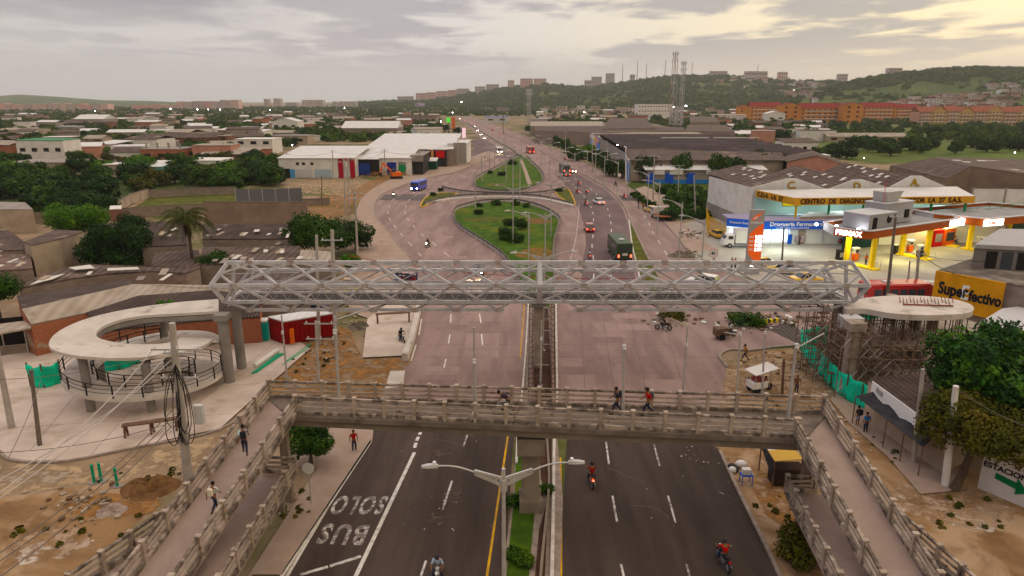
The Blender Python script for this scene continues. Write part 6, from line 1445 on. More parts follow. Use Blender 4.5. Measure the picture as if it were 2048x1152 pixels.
# === named houses, left district
H_=[('white two-storey block with green edge at the left, stepped down towards the street',34,128,322,281,12,M_plast,M_green,'flat',4,1),('cream house with two dark windows at the far left, front row',15,130,352,326,14,M_plastc,M_plastg,'flat',4,1),('grey cube house with a dark flat roof, nearest beside the teal lit shop',208,288,354,330,14,M_plastc,M_plast,'flat',0,1),('small teal lit shop beside the grey cube house',288,325,354,333,10,mat('teal_glow_wall',(.15,.42,.40)),M_roofW,'shed',1,1),('white workshop with blue awning lit by floodlights',367,440,350,322,12,M_plast,M_plast,'flat',2,1),('unfinished brick house with columns sticking out of its roof',282,362,326,299,14,M_brick,M_plastg,'flat',3,1),('red brick house with a pale roof in front of the long brown block',172,245,302,291,12,M_brickd,M_roofL,'shed',0,1),('pale plastered house with a small upper room',168,204,297,277,10,M_plastc,M_roofL,'gable',1,1),('long brown two-storey block with a white stair tower',292,436,296,275,12,M_brickd,M_roofP,'gable',12,1),('brown end block beside the white stair tower',436,457,296,272,10,M_brickd,M_roofL,'flat',1,2),('plain white three-storey house left of the big store',470,545,308,279,14,M_plast,M_plast,'flat',3,2),('low brick building with a pale corrugated roof before the white house',400,505,326,308,14,M_brickd,M_roofL,'shed',3,1),('brick shed with pale roof beside the white three-storey house',380,440,312,299,12,M_brickd,M_roofL,'shed',0,1),('grey hangar with a white curved roof in the far left fields',149,208,253,238,24,M_plastg,M_roofW,'gable',0,1),('small domed house in the left far district',286,312,250,239,14,M_plast,M_plastg,'front',2,1),('orange-walled house among trees in the left far district',368,404,247,238,14,M_org,M_roofL,'gable',1,1),('long grey shed with a thin white roof in the middle of the trees',684,795,276,256,26,M_block,M_roofW,'gable',0,1),('white gabled house above the trees left of the grey shed',544,595,263,243,18,M_plast,M_roofW,'front',3,1),('tan half-built blocks left of the big warehouse',545,615,290,272,14,M_plastc,M_plastg,'flat',2,1),('small white office with flat roof above the big warehouse',817,850,262,251,20,M_plast,M_roofW,'flat',3,1),('white pavilion with a row of openings near the avenue',832,875,275,266,12,M_plast,M_plast,'flat',5,1),('long stone building by the avenue in the distance',800,872,248,233,30,M_block,M_roofP,'flat',6,1),('blue-roofed petrol stop far up the avenue',970,1016,246,234,20,M_lgrey,M_blue,'flat',2,1),('white four-storey hospital-like block with rows of dark windows',1276,1345,236,209,30,M_plast,M_plast,'flat',12,3),('white house with four small windows behind the salmon gable',1566,1636,312,284,10,M_plast,M_roofP,'shed',4,1),('small white hut with two slits right of the salmon gable',1632,1660,328,311,6,M_plast,M_plast,'flat',2,1),('pink house with a blue side behind the trees right',1618,1655,282,266,12,M_plastp,M_roofL,'flat',1,1),('low pale-roofed row of houses behind the trees right',1655,1815,284,273,12,M_plastc,M_roofL,'gable',6,1),('white church-like house in front of the orange flats',1534,1570,248,227,14,M_plast,M_plast,'front',2,1)]  # small teal shop: its teal glow is put into the wall colour
for l,x0,x1,yb,yt,dp,wm,rm,rf,wn_,rows in H_:
 T=fb(l,x0,x1,yb,yt,dp,wm,rm,'house','house',rf,wn_,rows)
 if l.startswith('unfinished'):
  for i in range(7):MB().box((-T['W']/2+T['W']*(i+.5)/7,3+(i%2)*4,T['H']+1.1),(.4,.4,2.4)).build('column_stub',M_plastg,T)
for x,y in((284,336),(412,339),(80,372),(300,203)):
 pass
def glow(x,y,d,label,r=.35,m=None,hgt=None):
 p=P(x,y,0)if d is None else PY(x,y,d);o=MB().sphere(tuple(p),r,8,6).build('lit_lamp',m or M_lamp);tag(o,label,'lamp','lit lamps across the city')
# === long vaulted warehouse, right of the avenue
VW=thing('vaulted_warehouse','very large warehouse with dozens of dark barrel vaults behind the round street trees','warehouse',(65,270,0))
xl,xr=38.5,97.0
MB().add([(xl,232,0),(xr,222,0),(xr+4,336,0),(xl+4,336,0),(xl,232,7),(xr,222,7),(xr+4,336,7),(xl+4,336,7)],[(0,1,5,4),(1,2,6,5),(2,3,7,6),(3,0,4,7)]).build('wall',M_plastg,VW,True)
nv=11
for i in range(nv):
 y0,y1=232+i*(336-232)/nv,232+(i+1)*(336-232)/nv;rgs=[]
 for x in[xl+(xr-xl+2)*k/14 for k in range(15)]:rgs.append([(x+(y0-232)*.04,y0+(y1-y0)*j/6-(x-xl)*.12*(1-i/nv),7.2+1.5*math.sin(PI*j/6))for j in range(7)])
 MB().loft(rgs,cap=False,closed=False).build('vault_roof',M_roofD,VW,True)
for i,(y,x0,x1)in enumerate(((296,66,87),(296,88,110-2))):MB().box(((x0+x1)/2-3,y,9.0),(x1-x0-1,1.0,.3)).build('ridge_light',M_skyl,VW,True)
OW=thing('old_warehouse','brown roofed warehouse with cream vented wall, white awning and blue doors','warehouse',(60,212,0))
MB().slab([Vector((36.5,212,6.6)),Vector((84,212,6.6)),Vector((90,234,8.4)),Vector((38,234,8.4))],.2).build('roof',M_roofP,OW,True)
MB().box((60,214,3.3),(47,2,6.4)).build('wall',M_plastc,OW,True)
for i in range(5):MB().box((43+i*8.5,212.9,5.9),(6,.2,.7)).build('vent_grille',M_plastg,OW,True)
MB().slab([Vector((40,207.2,4.2)),Vector((77,207.2,4.2)),Vector((77,213,5.2)),Vector((40,213,5.2))],.15).build('awning_roof',M_roofW,OW,True)
MB().box((58,209.5,2.0),(34,3.5,4.0)).build('front_wall',M_plastg,OW,True);MB().box((58,207.6,.6),(34,.1,1.2)).build('blue_plinth',mat('plinth_blue',(.05,.18,.42)),OW,True)
for x in(42.0,47.5,54.0,62.5,65.3):MB().box((x,207.5,1.6),(2.4,.2,3.2)).build('door',M_blue,OW,True)
for x,w_ in((44.5,3),(49.5,4),(60,3),(69,3)):MB().box((x,207.4,3.4),(w_,.15,1.3)).build('sign',M_plast,OW,True)
SG=thing('salmon_building','salmon pink gabled warehouse end with a dark green door','building',(92,205,0))
g=[(82,206,0),(96,200,0),(96,200,6.2),(89.5,202.8,8.6),(82,206,6.6)]
MB().add(g,[(0,1,2,3,4)]).build('wall',M_plastp,SG,True);MB().add([(96,200,0),(103,218,0),(103,218,6.2),(96,200,6.2)],[(0,1,2,3)]).build('wall',M_plastp,SG,True)
MB().slab([Vector((81.6,206,6.7)),Vector((89.5,202.5,8.8)),Vector((96,222,8.8)),Vector((88,226,6.7))],.15).build('roof',M_roofP,SG,True);MB().slab([Vector((89.5,202.5,8.8)),Vector((96.4,199.6,6.3)),Vector((103,219,6.3)),Vector((96,222,8.8))],.15).build('roof',M_roofP,SG,True)
MB().beam((88.2,203.2,1.8),(90.8,202.1,1.8),.2,3.4).build('door',M_dgreen,SG,True)
BF=bld('salmon_building','low blue and white painted store wall along the service road','building',[[Vector((36.3,212,6.6)),Vector((38.5,232,7)),Vector((37.5,232,7)),Vector((35.4,212,6.6))]],mat('facade_blue',(.10,.20,.45),(.40,.42,.50),.12),M_plastg)
rq=random.Random(9);colsF=[(.10,.22,.5),(.5,.3,.3),(.55,.5,.45),(.3,.42,.6),(.6,.35,.15),(.5,.55,.6),(.45,.12,.12),(.62,.6,.58)]
yy=336
for i in range(17):
 Lr_=rq.uniform(11,17);c=colsF[i%8];x=42.5+(yy-336)*.03
 T=bld('store',['blue','dusty pink','cream','pale blue','orange','grey-blue','dark red','white'][i%8]+' painted store front in the long row up the avenue, '+['before a dark lamp','with a wide sign','under a brown roof'][i%3],'store',[[Vector((x,yy,6.5)),Vector((x+60,yy,6.5)),Vector((x+60,yy+Lr_-1,7.0)),Vector((x,yy+Lr_-1,7.0))]],cmat('facade%d'%(i%8),c),M_roofP if i%3 else M_roofL,group='painted stores up the avenue')
 wall_panel(T,'sign',(x-.1,yy+1),(x-.1,yy+Lr_-2),4.2,6.0,cmat('facade%d'%((i*3+1)%8),colsF[(i*3+1)%8]),-.15,.3)
 yy+=Lr_
RB=bld('grey_warehouse','broad dark warehouse roof with white skylight sheets at the right edge behind the diagnosis centre','warehouse',[[(1893,358,7.6),(1942,333,10.2),(1868,315,10.2),(1780,332,7.6)],[(1942,333,10.2),(2190,368,7.6),(2190,322,7.6),(1868,315,10.2)]],mat('brown_gable',(.22,.165,.13),(.17,.125,.10),.4),M_roofP)
skylights(RB,[P(2190,366,7.7),P(1942,334,10.3),P(1868,316,10.3),P(2190,323,7.7)],22,5,1.2,5)
bld('flat_annex','pale flat roof annex in front of the dark warehouse at the right edge','building',[[(1975,366,6.2),(2150,372,6.2),(2150,355,6.2),(1985,352,6.2)]],M_plast,M_roofL)
wall_run('white panelled boundary wall behind the second fuel canopy',[(1936,432),(2200,436)],6.0,M_plast,posts=6)
tag(bld('overhead_walk','green railed concrete walkway roof behind the second fuel canopy','walkway',[[Vector((81,121,4.6)),Vector((110,128,6.4)),Vector((110,130,6.4)),Vector((81,123,4.6))]],M_dgreen,M_grey),None)
gw=thing('railing','thin green railing along the walkway behind the second fuel canopy','railing',(81,121,4.6));a,b=Vector((81,121,4.7)),Vector((110,128,6.5))
for z in(.5,1.0):MB().beam(a+up*z,b+up*z,.05,.05).build('rail',M_green,gw,True)
for i in range(13):p=a.lerp(b,i/12);MB().beam(p,p+up*1.0,.05,.05).build('baluster',M_green,gw,True)
tag(bld('industrial_roof','long brown industrial roof with a white ridge strip far right of the avenue','warehouse',[[(1060,252,7),(1208,252,7),(1205,243,7),(1062,243,7)]],M_block,M_roofL),None)
for i,(pl,l)in enumerate([([(1070,262,7),(1215,266,7),(1300,264,7),(1220,252,8),(1070,252,8)],'brown roof with pale patches behind the vaulted warehouse'),([(1205,258,8),(1310,256,8),(1290,236,8),(1220,236,8)],'dark industrial roof left of the communication towers'),([(1370,262,7),(1470,264,7),(1450,250,8),(1375,250,8)],'double gabled brown roof right of the towers'),([(1380,245,7),(1440,245,7),(1430,233,8),(1380,233,8)],'brown brick hall behind the towers'),([(1300,262,7),(1372,262,7),(1366,254,7),(1300,254,7)],'cream-edged flat block before the towers'),([(1062,243,6),(1095,243,6),(1095,238,6),(1062,238,6)],'brown low hall beside the lone tower')]):
 bld('industrial_roof',l,'warehouse',[pl],M_block,M_roofP)
# === apartments
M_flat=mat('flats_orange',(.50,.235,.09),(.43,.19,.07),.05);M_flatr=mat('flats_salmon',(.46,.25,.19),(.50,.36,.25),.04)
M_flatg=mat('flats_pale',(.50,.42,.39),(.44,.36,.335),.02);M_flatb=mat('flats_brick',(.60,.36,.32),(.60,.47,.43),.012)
def flats(label,x0,x1,yb,yt,dp,wm,rm,cols_,rows_,roof,grp,Y=None,core=True):
 T=fb(label,x0,x1,yb,yt,dp,wm,rm,'apartment block','apartment_block',roof,0,1,grp,Y=Y,rise=5 if core else None)
 W_,h=T['W'],T['H']
 for j in range(rows_):
  m2=MB();z=h*(j+.55)/rows_
  for i in range(cols_):
   m2.box((-W_/2+W_*(i+.5)/cols_,-.1,z),(W_/cols_*.30,.3,h/rows_*.36))
   if core or Y is None and yb>230:m2.build('window',M_dark,T);m2=MB()
  if m2.v:m2.build('window_row',M_dark,T)
  if core and cols_>3:MB().box((0,-.5,z-h/rows_*.32),(W_*.8,1.2,.7)).build('balcony',M_plast,T)
 return T
og='orange flats with red roofs'
for i,(a,b,yb,yt,rf,l)in enumerate([(1478,1500,240,213,'front','leftmost orange tower end with a red roof'),(1500,1562,243,213,'gable','first long orange block with red roof from the left'),(1562,1600,247,211,'front','tall orange gable end left of the white balconies'),(1600,1688,247,216,'gable','orange block with white balconies in the middle of the red roofs'),(1688,1724,248,210,'front','tall orange gable end right of the white balconies'),(1724,1790,243,214,'gable','orange block with red roof half behind trees'),(1790,1838,242,216,'gable','rightmost orange block with red roof')]):
 flats(l,a,b,yb,yt,14,M_flat,M_roofR,8 if rf=='gable' else 2,4,rf,og,core=(rf=='gable'))
for i,(a,b)in enumerate([(1838,1862),(1862,1892),(1892,1918),(1918,1946),(1946,1975),(1975,2004),(2004,2034),(2034,2070)]):
 flats(['salmon','pink','ochre','sandy','dull orange','brownish','rose','tan'][i]+' gabled block in the row of tiled flats at the right',a,b,252,224-(i%3),16,M_flatr if i%2==0 else mat('flats_ochre',(.50,.35,.19),(.50,.31,.15),.05),M_roofO,4,4,'front' if i%2 else 'gable','tiled salmon and ochre flats at the right')
x=-6;i=0;rl2=random.Random(2)
while x<215:
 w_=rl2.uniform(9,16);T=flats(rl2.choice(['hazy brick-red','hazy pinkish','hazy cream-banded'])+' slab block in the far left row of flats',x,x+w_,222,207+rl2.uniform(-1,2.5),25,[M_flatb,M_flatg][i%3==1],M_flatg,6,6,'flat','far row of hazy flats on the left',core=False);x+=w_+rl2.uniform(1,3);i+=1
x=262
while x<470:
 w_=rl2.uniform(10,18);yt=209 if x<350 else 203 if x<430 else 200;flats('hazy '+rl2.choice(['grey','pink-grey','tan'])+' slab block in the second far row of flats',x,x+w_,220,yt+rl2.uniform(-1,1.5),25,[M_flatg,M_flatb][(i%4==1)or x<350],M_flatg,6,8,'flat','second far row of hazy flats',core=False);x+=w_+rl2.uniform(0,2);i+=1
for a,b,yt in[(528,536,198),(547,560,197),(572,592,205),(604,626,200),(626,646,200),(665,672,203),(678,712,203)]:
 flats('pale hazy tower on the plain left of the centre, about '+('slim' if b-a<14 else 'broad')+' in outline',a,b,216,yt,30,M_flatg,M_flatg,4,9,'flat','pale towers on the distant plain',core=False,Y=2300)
wl_=fb('long low pale boundary wall below the far left flats',0,330,226.5,223,3,M_plastc,M_plastc,'wall','boundary_wall')
def on_hill(label,x,y,w_px,h_px,wm,name='building',cat='building',grp=None,cols_=4,rows_=4,rm=None):
 p=None;y0=y
 while p is None and y<y0+20:p=PT(x,y);y+=1.5
 if p is None:return
 sc=(p.y*cP)/FPX;W_,h=w_px*sc,(h_px*.8+y-y0)*sc
 T=thing(name,label,cat,p,0,grp);MB().box((0,8,h/2-6),(W_,16,h+12)).build('wall',wm,T);MB().box((0,8,h+.4),(W_*1.02,17,.8)).build('roof',rm or M_flatg,T)
 if cols_:
  for j in range(rows_):
   m2=MB()
   for i in range(cols_):m2.box((-W_/2+W_*(i+.5)/cols_,-.2,h*(j+.5)/rows_),(W_/cols_*.45,.6,h/rows_*.45))
   m2.build('window_row',M_dark,T)
 return T
HG='tower blocks along the ridge'
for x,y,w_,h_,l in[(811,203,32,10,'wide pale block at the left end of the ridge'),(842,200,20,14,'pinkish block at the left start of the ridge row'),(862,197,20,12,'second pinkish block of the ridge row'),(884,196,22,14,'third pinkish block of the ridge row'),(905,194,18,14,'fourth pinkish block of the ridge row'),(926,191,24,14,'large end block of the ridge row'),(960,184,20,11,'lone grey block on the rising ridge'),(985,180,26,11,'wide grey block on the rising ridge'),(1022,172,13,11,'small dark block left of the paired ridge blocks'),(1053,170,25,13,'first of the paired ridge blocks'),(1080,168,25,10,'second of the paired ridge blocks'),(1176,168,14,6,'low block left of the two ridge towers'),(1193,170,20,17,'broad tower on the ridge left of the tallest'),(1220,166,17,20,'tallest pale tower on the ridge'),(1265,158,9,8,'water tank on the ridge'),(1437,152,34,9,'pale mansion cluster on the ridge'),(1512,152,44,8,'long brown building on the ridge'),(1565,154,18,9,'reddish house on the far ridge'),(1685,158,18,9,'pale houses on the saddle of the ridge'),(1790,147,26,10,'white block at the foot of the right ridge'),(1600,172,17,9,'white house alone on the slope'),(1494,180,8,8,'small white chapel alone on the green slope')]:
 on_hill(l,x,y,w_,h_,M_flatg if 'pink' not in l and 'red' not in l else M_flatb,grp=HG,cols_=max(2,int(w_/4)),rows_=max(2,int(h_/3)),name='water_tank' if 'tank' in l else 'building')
rh=random.Random(31)
HMATS=[M_plast,M_flatr,M_flatg,M_brickd,M_plastc,M_roofO,M_roofL,M_dark];hsm=MB()
def HS(p,w_,h_):
 a=rh.uniform(-.4,.4);m=rh.choice((0,0,1,2,3,4));hsm.box((p.x,p.y,p.z+h_/2-3),(w_,12,h_+6),a,m);hsm.box((p.x,p.y,p.z+h_+.3),(w_*1.06,13,.7),a,rh.choice((5,6,2)))
 for i in range(3):
  for z in(.3,.75):hsm.box((p.x+(i-1)*w_*.3*math.cos(a)+math.sin(a)*6,p.y+(i-1)*w_*.3*math.sin(a)-math.cos(a)*6,p.z+h_*z),(w_*.12,.5,h_*.2),a,7)
for i in range(300):
 if i<230:x=rh.uniform(1650,2050);y=233-(x-1650)/400*rh.uniform(6,64)+rh.uniform(-3,5)
 elif i<262:x=rh.uniform(1560,1640);y=rh.uniform(172,205)
 else:x=rh.uniform(1440,1720);y=rh.uniform(155,166)-(0 if x<1600 else 0)
 m=rh.choice([M_plast,M_flatr,M_flatg,M_brickd,M_plastc]);c={'plaster_white':'white','flats_salmon':'salmon','flats_pale':'pale grey','brick_dark':'brick','plaster_cream':'cream'}[m.name]
 p=PT(x,y)
 if p is not None:
  k_=p.y*cP/FPX;HS(p,rh.uniform(8,18)*k_,rh.uniform(5,10)*k_)
def lattice(label,px,ptop,Y,w0,w1,grp=None,red=True,heads=True,py=None):
 top=CH-Y*kv(ptop);d=Y*cP+(CH-top/2)*sP;X_=(px-1024)/FPX*d;base=terr(X_,Y);h=top-base
 T=thing('communication_tower',label,'tower',(X_,Y,base),.4,grp);n=max(6,int(h/(w0*1.6)))
 wd=lambda z:w0+(w1-w0)*z/h
 for s in((-1,-1),(1,-1),(1,1),(-1,1)):MB().beam((s[0]*w0/2,s[1]*w0/2,0),(s[0]*w1/2,s[1]*w1/2,h),w1*.11,w1*.11).build('leg',M_galv if not red else mat('mast_red',(.35,.12,.10),(.5,.46,.44),.09,lo=.48,hi=.52),T)
 br=MB()
 for i in range(n):
  z0,z1=h*i/n,h*(i+1)/n
  for(a,b)in(((-1,-1),(1,-1)),((1,-1),(1,1)),((1,1),(-1,1)),((-1,1),(-1,-1))):
   br.beam((a[0]*wd(z0)/2,a[1]*wd(z0)/2,z0),(b[0]*wd(z1)/2,b[1]*wd(z1)/2,z1),w1*.035,w1*.035);br.beam((b[0]*wd(z0)/2,b[1]*wd(z0)/2,z0),(a[0]*wd(z1)/2,a[1]*wd(z1)/2,z1),w1*.035,w1*.035)
 br.build('lattice_bracing',M_galv,T)
 if heads:
  for k,z in enumerate((h*.97,h*.88,h*.6)):
   for j in range(6 if k<2 else 3):a=j*PI/3+k;MB().box((math.cos(a)*w1*1.1,math.sin(a)*w1*1.1,z),(.5,.5,2.4)).build('antenna',M_lgrey,T)
 return T
lattice('taller red and white communication tower with antennas',1347,103,620,6.5,2.2);lattice('shorter communication tower with many antennas right of the taller one',1364,122,600,3.2,2.0,red=False)
lattice('lone dark communication tower beside the avenue',1058,178,640,3.0,2.2,red=False);lattice('steel frame base structure below the two communication towers',1352,212,590,7,7,red=False,heads=False)
for i,(x,t)in enumerate([(1243,127),(1272,122),(1290,128),(1327,120),(1380,124),(1510,129)]):
 p=PT(x,165)or Vector((x,2500,80));Yr=2500;top=CH-Yr*kv(t);X_=(x-1024)/FPX*(Yr*cP);T=thing('radio_mast','slender radio mast on the ridge skyline','mast',(X_,Yr,60),0,'radio masts on the ridge');MB().tube([(0,0,0),(0,0,top-60)],[1.6,.8],5).build('mast',M_poled,T)
for l,x,y,w_,h_,Y_,m in[('white and blue billboard on a tall post above the avenue',840,209,20,7,560,mat('billboard_mixed',(.55,.5,.55),(.25,.2,.4),.4)),('grey billboard in the distance right of the avenue',1006,218,24,8,520,M_plastg),('lit green sign on a pole beside the far avenue',897,240,7,9,430,mat('lit_green',(.2,.9,.1),emit=(.15,1,.1),estr=.3)),('orange-red sign pillar beside the far avenue',907,246,7,22,400,mat('pillar_orange',(.6,.18,.10))),('glowing white and pink price pillar at the avenue bend',928,266,7,20,330,mat('lit_pinkwhite',(.9,.6,.7),emit=(1,.75,.85),estr=.5))]:
 p=PY(x,y,Y_);s=(Y_*cP)/FPX;T=thing('billboard',l,'sign',(p.x,p.y,0));MB().tube([(0,0,0),(0,0,p.z)],.3,8).build('post',M_poled,T);MB().box((0,-.4,p.z),(w_*s,.5,h_*s)).build('board',m,T)
# === filler houses
occ=[]
def fill(n,x0,x1,y0,y1,seed,grp,side,hs=(3,3.4,4,5,6.5)):
 r=random.Random(seed);k=0;tries=0
 pal=[(M_plast,'white'),(M_plast,'white'),(M_plastc,'cream'),(M_brickd,'brick'),(M_plastp,'salmon'),(M_brick,'orange brick'),(M_plastg,'grey')]
 rp=[(M_roofP,'brown roof'),(M_roofL,'pale roof'),(M_roofP,'brown roof'),(M_roofW,'white roof')]
 while k<n and tries<n*30:
  tries+=1;y=y0+(y1-y0)*r.random()**1.2;x=r.uniform(x0,x1)
  Yb=Yof(y);sc=Yb/FPX;w_=r.uniform(9,22)
  if any(abs(x-ox)<(ow+w_/sc)*.55 and abs(Yb-oy)<18 for ox,oy,ow in occ):continue
  if side(x,y):continue
  occ.append((x,Yb,w_/sc));wm,wc=r.choice(pal);rm,rc_=r.choice(rp);hh=r.choice(hs)
  p=P(x,y);rf=r.choice(('gable','shed','flat','front'));wp_=w_
  T=thing('house','small '+wc+' house with a '+rc_+' '+grp,'house',p,r.uniform(-.5,.5),wc+' houses with '+rc_+' '+grp);dp=r.uniform(8,14)
  MB().box((0,0,hh/2),(wp_,dp,hh)).build('wall',wm,T)
  rm_=MB();q=.9
  if rf=='flat':rm_.box((0,0,hh+.1),(wp_+.4,dp+.4,.2))
  elif rf=='shed':rm_.slab([Vector((-wp_/2-.3,-dp/2-.3,hh)),Vector((wp_/2+.3,-dp/2-.3,hh)),Vector((wp_/2+.3,dp/2+.3,hh+1.2)),Vector((-wp_/2-.3,dp/2+.3,hh+1.2))],.2)
  else:
   rm_.slab([Vector((-wp_/2-.3,-dp/2-.4,hh)),Vector((wp_/2+.3,-dp/2-.4,hh)),Vector((wp_/2+.3,0,hh+1.5)),Vector((-wp_/2-.3,0,hh+1.5))],.15);rm_.slab([Vector((-wp_/2-.3,0,hh+1.5)),Vector((wp_/2+.3,0,hh+1.5)),Vector((wp_/2+.3,dp/2+.4,hh)),Vector((-wp_/2-.3,dp/2+.4,hh))],.15)
  rm_.build('roof',rm,T)
  for i in range(r.choice((1,2,3))):MB().box((-wp_/2+wp_*(i+.6)/3.4,-dp/2-.02,1.6),(1.2,.12,1.3)).build('window',M_dark,T)
  k+=1
lside=lambda x,y:(x>545 and y>285)or(y>330)or(x>880-(y-235)*.1)
fill(150,-20,900,232,322,21,'in the left district',lside)
fill(70,1060,1480,222,245,22,'right of the avenue',lambda x,y:x<1065)
fill(25,1440,1640,250,285,23,'behind the vaulted warehouse',lambda x,y:x<1440+(y-250))
for i in range(190):
 x,y=rh.uniform(1090,1660),rh.uniform(206.5,226);p=P(x,y);HS(p,rh.uniform(12,26),rh.choice((5,7,9,12)))
o=hsm.build('hillside_houses',HMATS);tag(o,'packed little houses along the foot of the hills and up the right slope','houses',None,'stuff')
rj=random.Random(41)
for(x0,x1,y0,y1,h,n)in((225,370,448,482,4.9,10),(410,580,452,474,4.6,13),(420,610,498,525,3.3,9),(-20,60,460,545,4.2,8),(60,380,540,558,4.6,5),(470,600,470,530,3.2,4)):
 for i in range(n):
  p=P(rj.uniform(x0,x1),rj.uniform(y0,y1),h+.1);a=rj.uniform(-.3,.3)
  o=MB().box((p.x,p.y,p.z),(rj.uniform(.4,.8),rj.uniform(.9,2.2),.05),a,tilt=('X',.12)).build('roof_sheet',[M_skyl,M_plastc,M_roofL,M_roofR if i%5==0 else M_plastg][i%4])
  tag(o,'loose '+['white','tan','pale ribbed','grey or rusty'][i%4]+' sheet lying on the patched shed roofs at the left','roof sheet',['white','tan','pale ribbed','grey or rusty'][i%4]+' loose sheets on the left roofs')
# === trees
rng=np.random.default_rng(11)
def crown_mesh(name,lobes,nleaf,size,m,flat=.75,fill=.55):
 """lobes: (x,y,z,r). leaf quads scattered through each lobe, denser near its skin, facing mostly outward"""
 V=[];tot=sum(l[3]**2 for l in lobes)
 C=[];Nn=[]
 for(x,y,z,r)in lobes:
  k=max(8,int(nleaf*r*r/tot));d=rng.normal(size=(k,3));d/=np.linalg.norm(d,axis=1)[:,None]
  rad=r*(fill+(1-fill)*rng.random(k)**.6)*(1+.18*np.sin(d[:,0]*5+x)*np.sin(d[:,1]*6+y)*1.2)
  C.append(np.array([x,y,z])+d*rad[:,None]*np.array([1,1,flat]));Nn.append(d+rng.normal(scale=.55,size=(k,3))+np.array([0,0,.25]))
 C=np.vstack(C);Nn=np.vstack(Nn);Nn/=np.linalg.norm(Nn,axis=1)[:,None]
 a=np.cross(Nn,rng.normal(size=Nn.shape));a/=np.linalg.norm(a,axis=1)[:,None];b=np.cross(Nn,a)
 s=size*(.6+.8*rng.random(len(C)))[:,None]
 Vv=np.stack([C-a*s*.5,C-b*s*.32+a*s*.05,C+a*s*.6,C+b*s*.32+a*s*.05],1).reshape(-1,3)
 F=np.arange(len(C)*4).reshape(-1,4)
 return bigmesh(name,Vv,F,m)
def tree(label,R,h,m,seed,nleaf=5000,size=.28,trunk=.2,loc=(0,0,0),name='tree',cat='tree',group=None,lobes=None,lean=(0,0),squash=.75,th=None,nl=13,lr=(.38,.58)):
 r=random.Random(seed);T=thing(name,label,cat,loc,0,group)
 ch=h-R*squash*.95
 if lobes is None:
  lobes=[(lean[0],lean[1],ch,R*.55)]
  for i in range(nl):
   a=2*PI*i/nl*2.4+r.random();q=R*r.uniform(.35,.72);lobes.append((lean[0]+q*math.cos(a),lean[1]+q*math.sin(a),ch+R*squash*r.uniform(-.45,.6),R*r.uniform(*lr)))
 cr=crown_mesh('crown',lobes,nleaf,size,m);cr.parent=T
 tb=MB();f=th or ch*.62;fork=Vector((lean[0]*.6,lean[1]*.6,f));tb.tube([(0,0,0),fork*.5+Vector((trunk*.3,0,0)),fork],[trunk*1.25,trunk,trunk*.8],9)
 for i in range(5):
  l=lobes[1+i*2]if len(lobes)>1+i*2 else lobes[-1];e=Vector(l[:3]);tb.tube([fork,fork.lerp(e,.5)+Vector((0,0,.2*R*.3)),e],[trunk*.6,trunk*.4,trunk*.15],6)
 tb.build('trunk',M_bark,T);return T
def at(T,p,s=1,rz=0):T.location=p;T.scale=(s,s,s);T.rotation_euler=(0,0,rz)
M_leafR=mat('foliage_lush',(.028,.075,.004),(.008,.024,.002),.9,c3=(.070,.14,.006),s3=.5,lo3=.5,hi3=.64,rough=.65,detail=3)
tree('large dense bright green tree filling the right edge behind the olive tree',5.7,9.4,M_leafR,1,30000,.30,.3,P(2006,905),nl=24,lr=(.26,.42),squash=.8)
tree('dark olive tree with a leaning trunk beside the pale round pole',3.7,6.3,M_leafC,2,15000,.22,.24,P(1908,980),lean=(1.3,.4),nl=18,lr=(.26,.42),squash=.62,th=2.6)
tree('dark tree behind the painted arrow wall at the right edge',3.2,6,M_leafB,19,9000,.24,.2,P(2050,950),nl=14)
tree('small leafy tree on the pavement under the left end of the old footbridge',1.8,3.1,M_leafA,3,8000,.17,.12,P(622,928),nl=12,squash=.8,lr=(.3,.5))
tree('tree cut by the left edge in front of the low roofs',2.6,5.6,M_leafA,4,6000,.24,.2,P(2,650),nl=12)
tree('wide dark mango tree beside the tall cement house',5.4,7.4,M_leafB,5,16000,.36,.3,P(225,545),nl=20,lr=(.28,.46),squash=.68)
tree('brighter green tree just behind the dark mango tree',4.6,7.6,M_leafD,6,9000,.36,.25,P(165,500),nl=15,squash=.6)
tree('round olive-green tree right of the dark mango tree',3.6,7.0,M_leafB,7,8000,.32,.22,P(262,515),nl=13)
tree('low bush in front of the grey block shed',1.9,2.6,M_leafA,8,4500,.26,.12,P(322,572),nl=10,name='bush',cat='bush')
tree('bushy tree left of the end of the steel bridge',2.8,4.2,M_leafA,9,7000,.28,.15,P(425,560),nl=13)
tree('small bright shrub behind the palm trunk',2.0,3.2,M_leafD,10,3500,.28,.12,P(455,535),nl=9,name='bush',cat='bush')
tree('broad dark green tree on the promenade beside the utility poles',5.9,7.6,M_leafA,12,15000,.38,.3,P(632,515),nl=20,lr=(.28,.45),squash=.62)
tree('low side branchy tree right of the broad promenade tree',3.0,4.6,M_leafB,13,5000,.34,.2,P(712,500),nl=10)
tree('tall thin green sapling on the site seen through the steel bridge',1.5,3.0,M_leafD,14,2000,.24,.08,P(700,548),nl=7)
tree('dark shrub hanging beside the right edge of the near right carriageway',1.5,1.9,M_leafC,15,3500,.2,.08,P(1605,1120),nl=9,name='bush',cat='bush')
tree('small dark green plant sprouting from the spiral ramp wall',.8,4.8,M_leafD,17,900,.18,.05,P(342,690),nl=5,name='bush',cat='bush')
tree('low weedy shrub patch beside the striped kerb at the junction',2.2,1.0,M_leafA,18,3000,.22,.05,P(1490,648),nl=9,squash=.3,name='bush',cat='bush')
tree('low scrub on the pale rubble mound in the junction',1.6,.9,M_leafC,20,2500,.2,.05,P(1345,640),nl=8,squash=.35,name='bush',cat='bush')
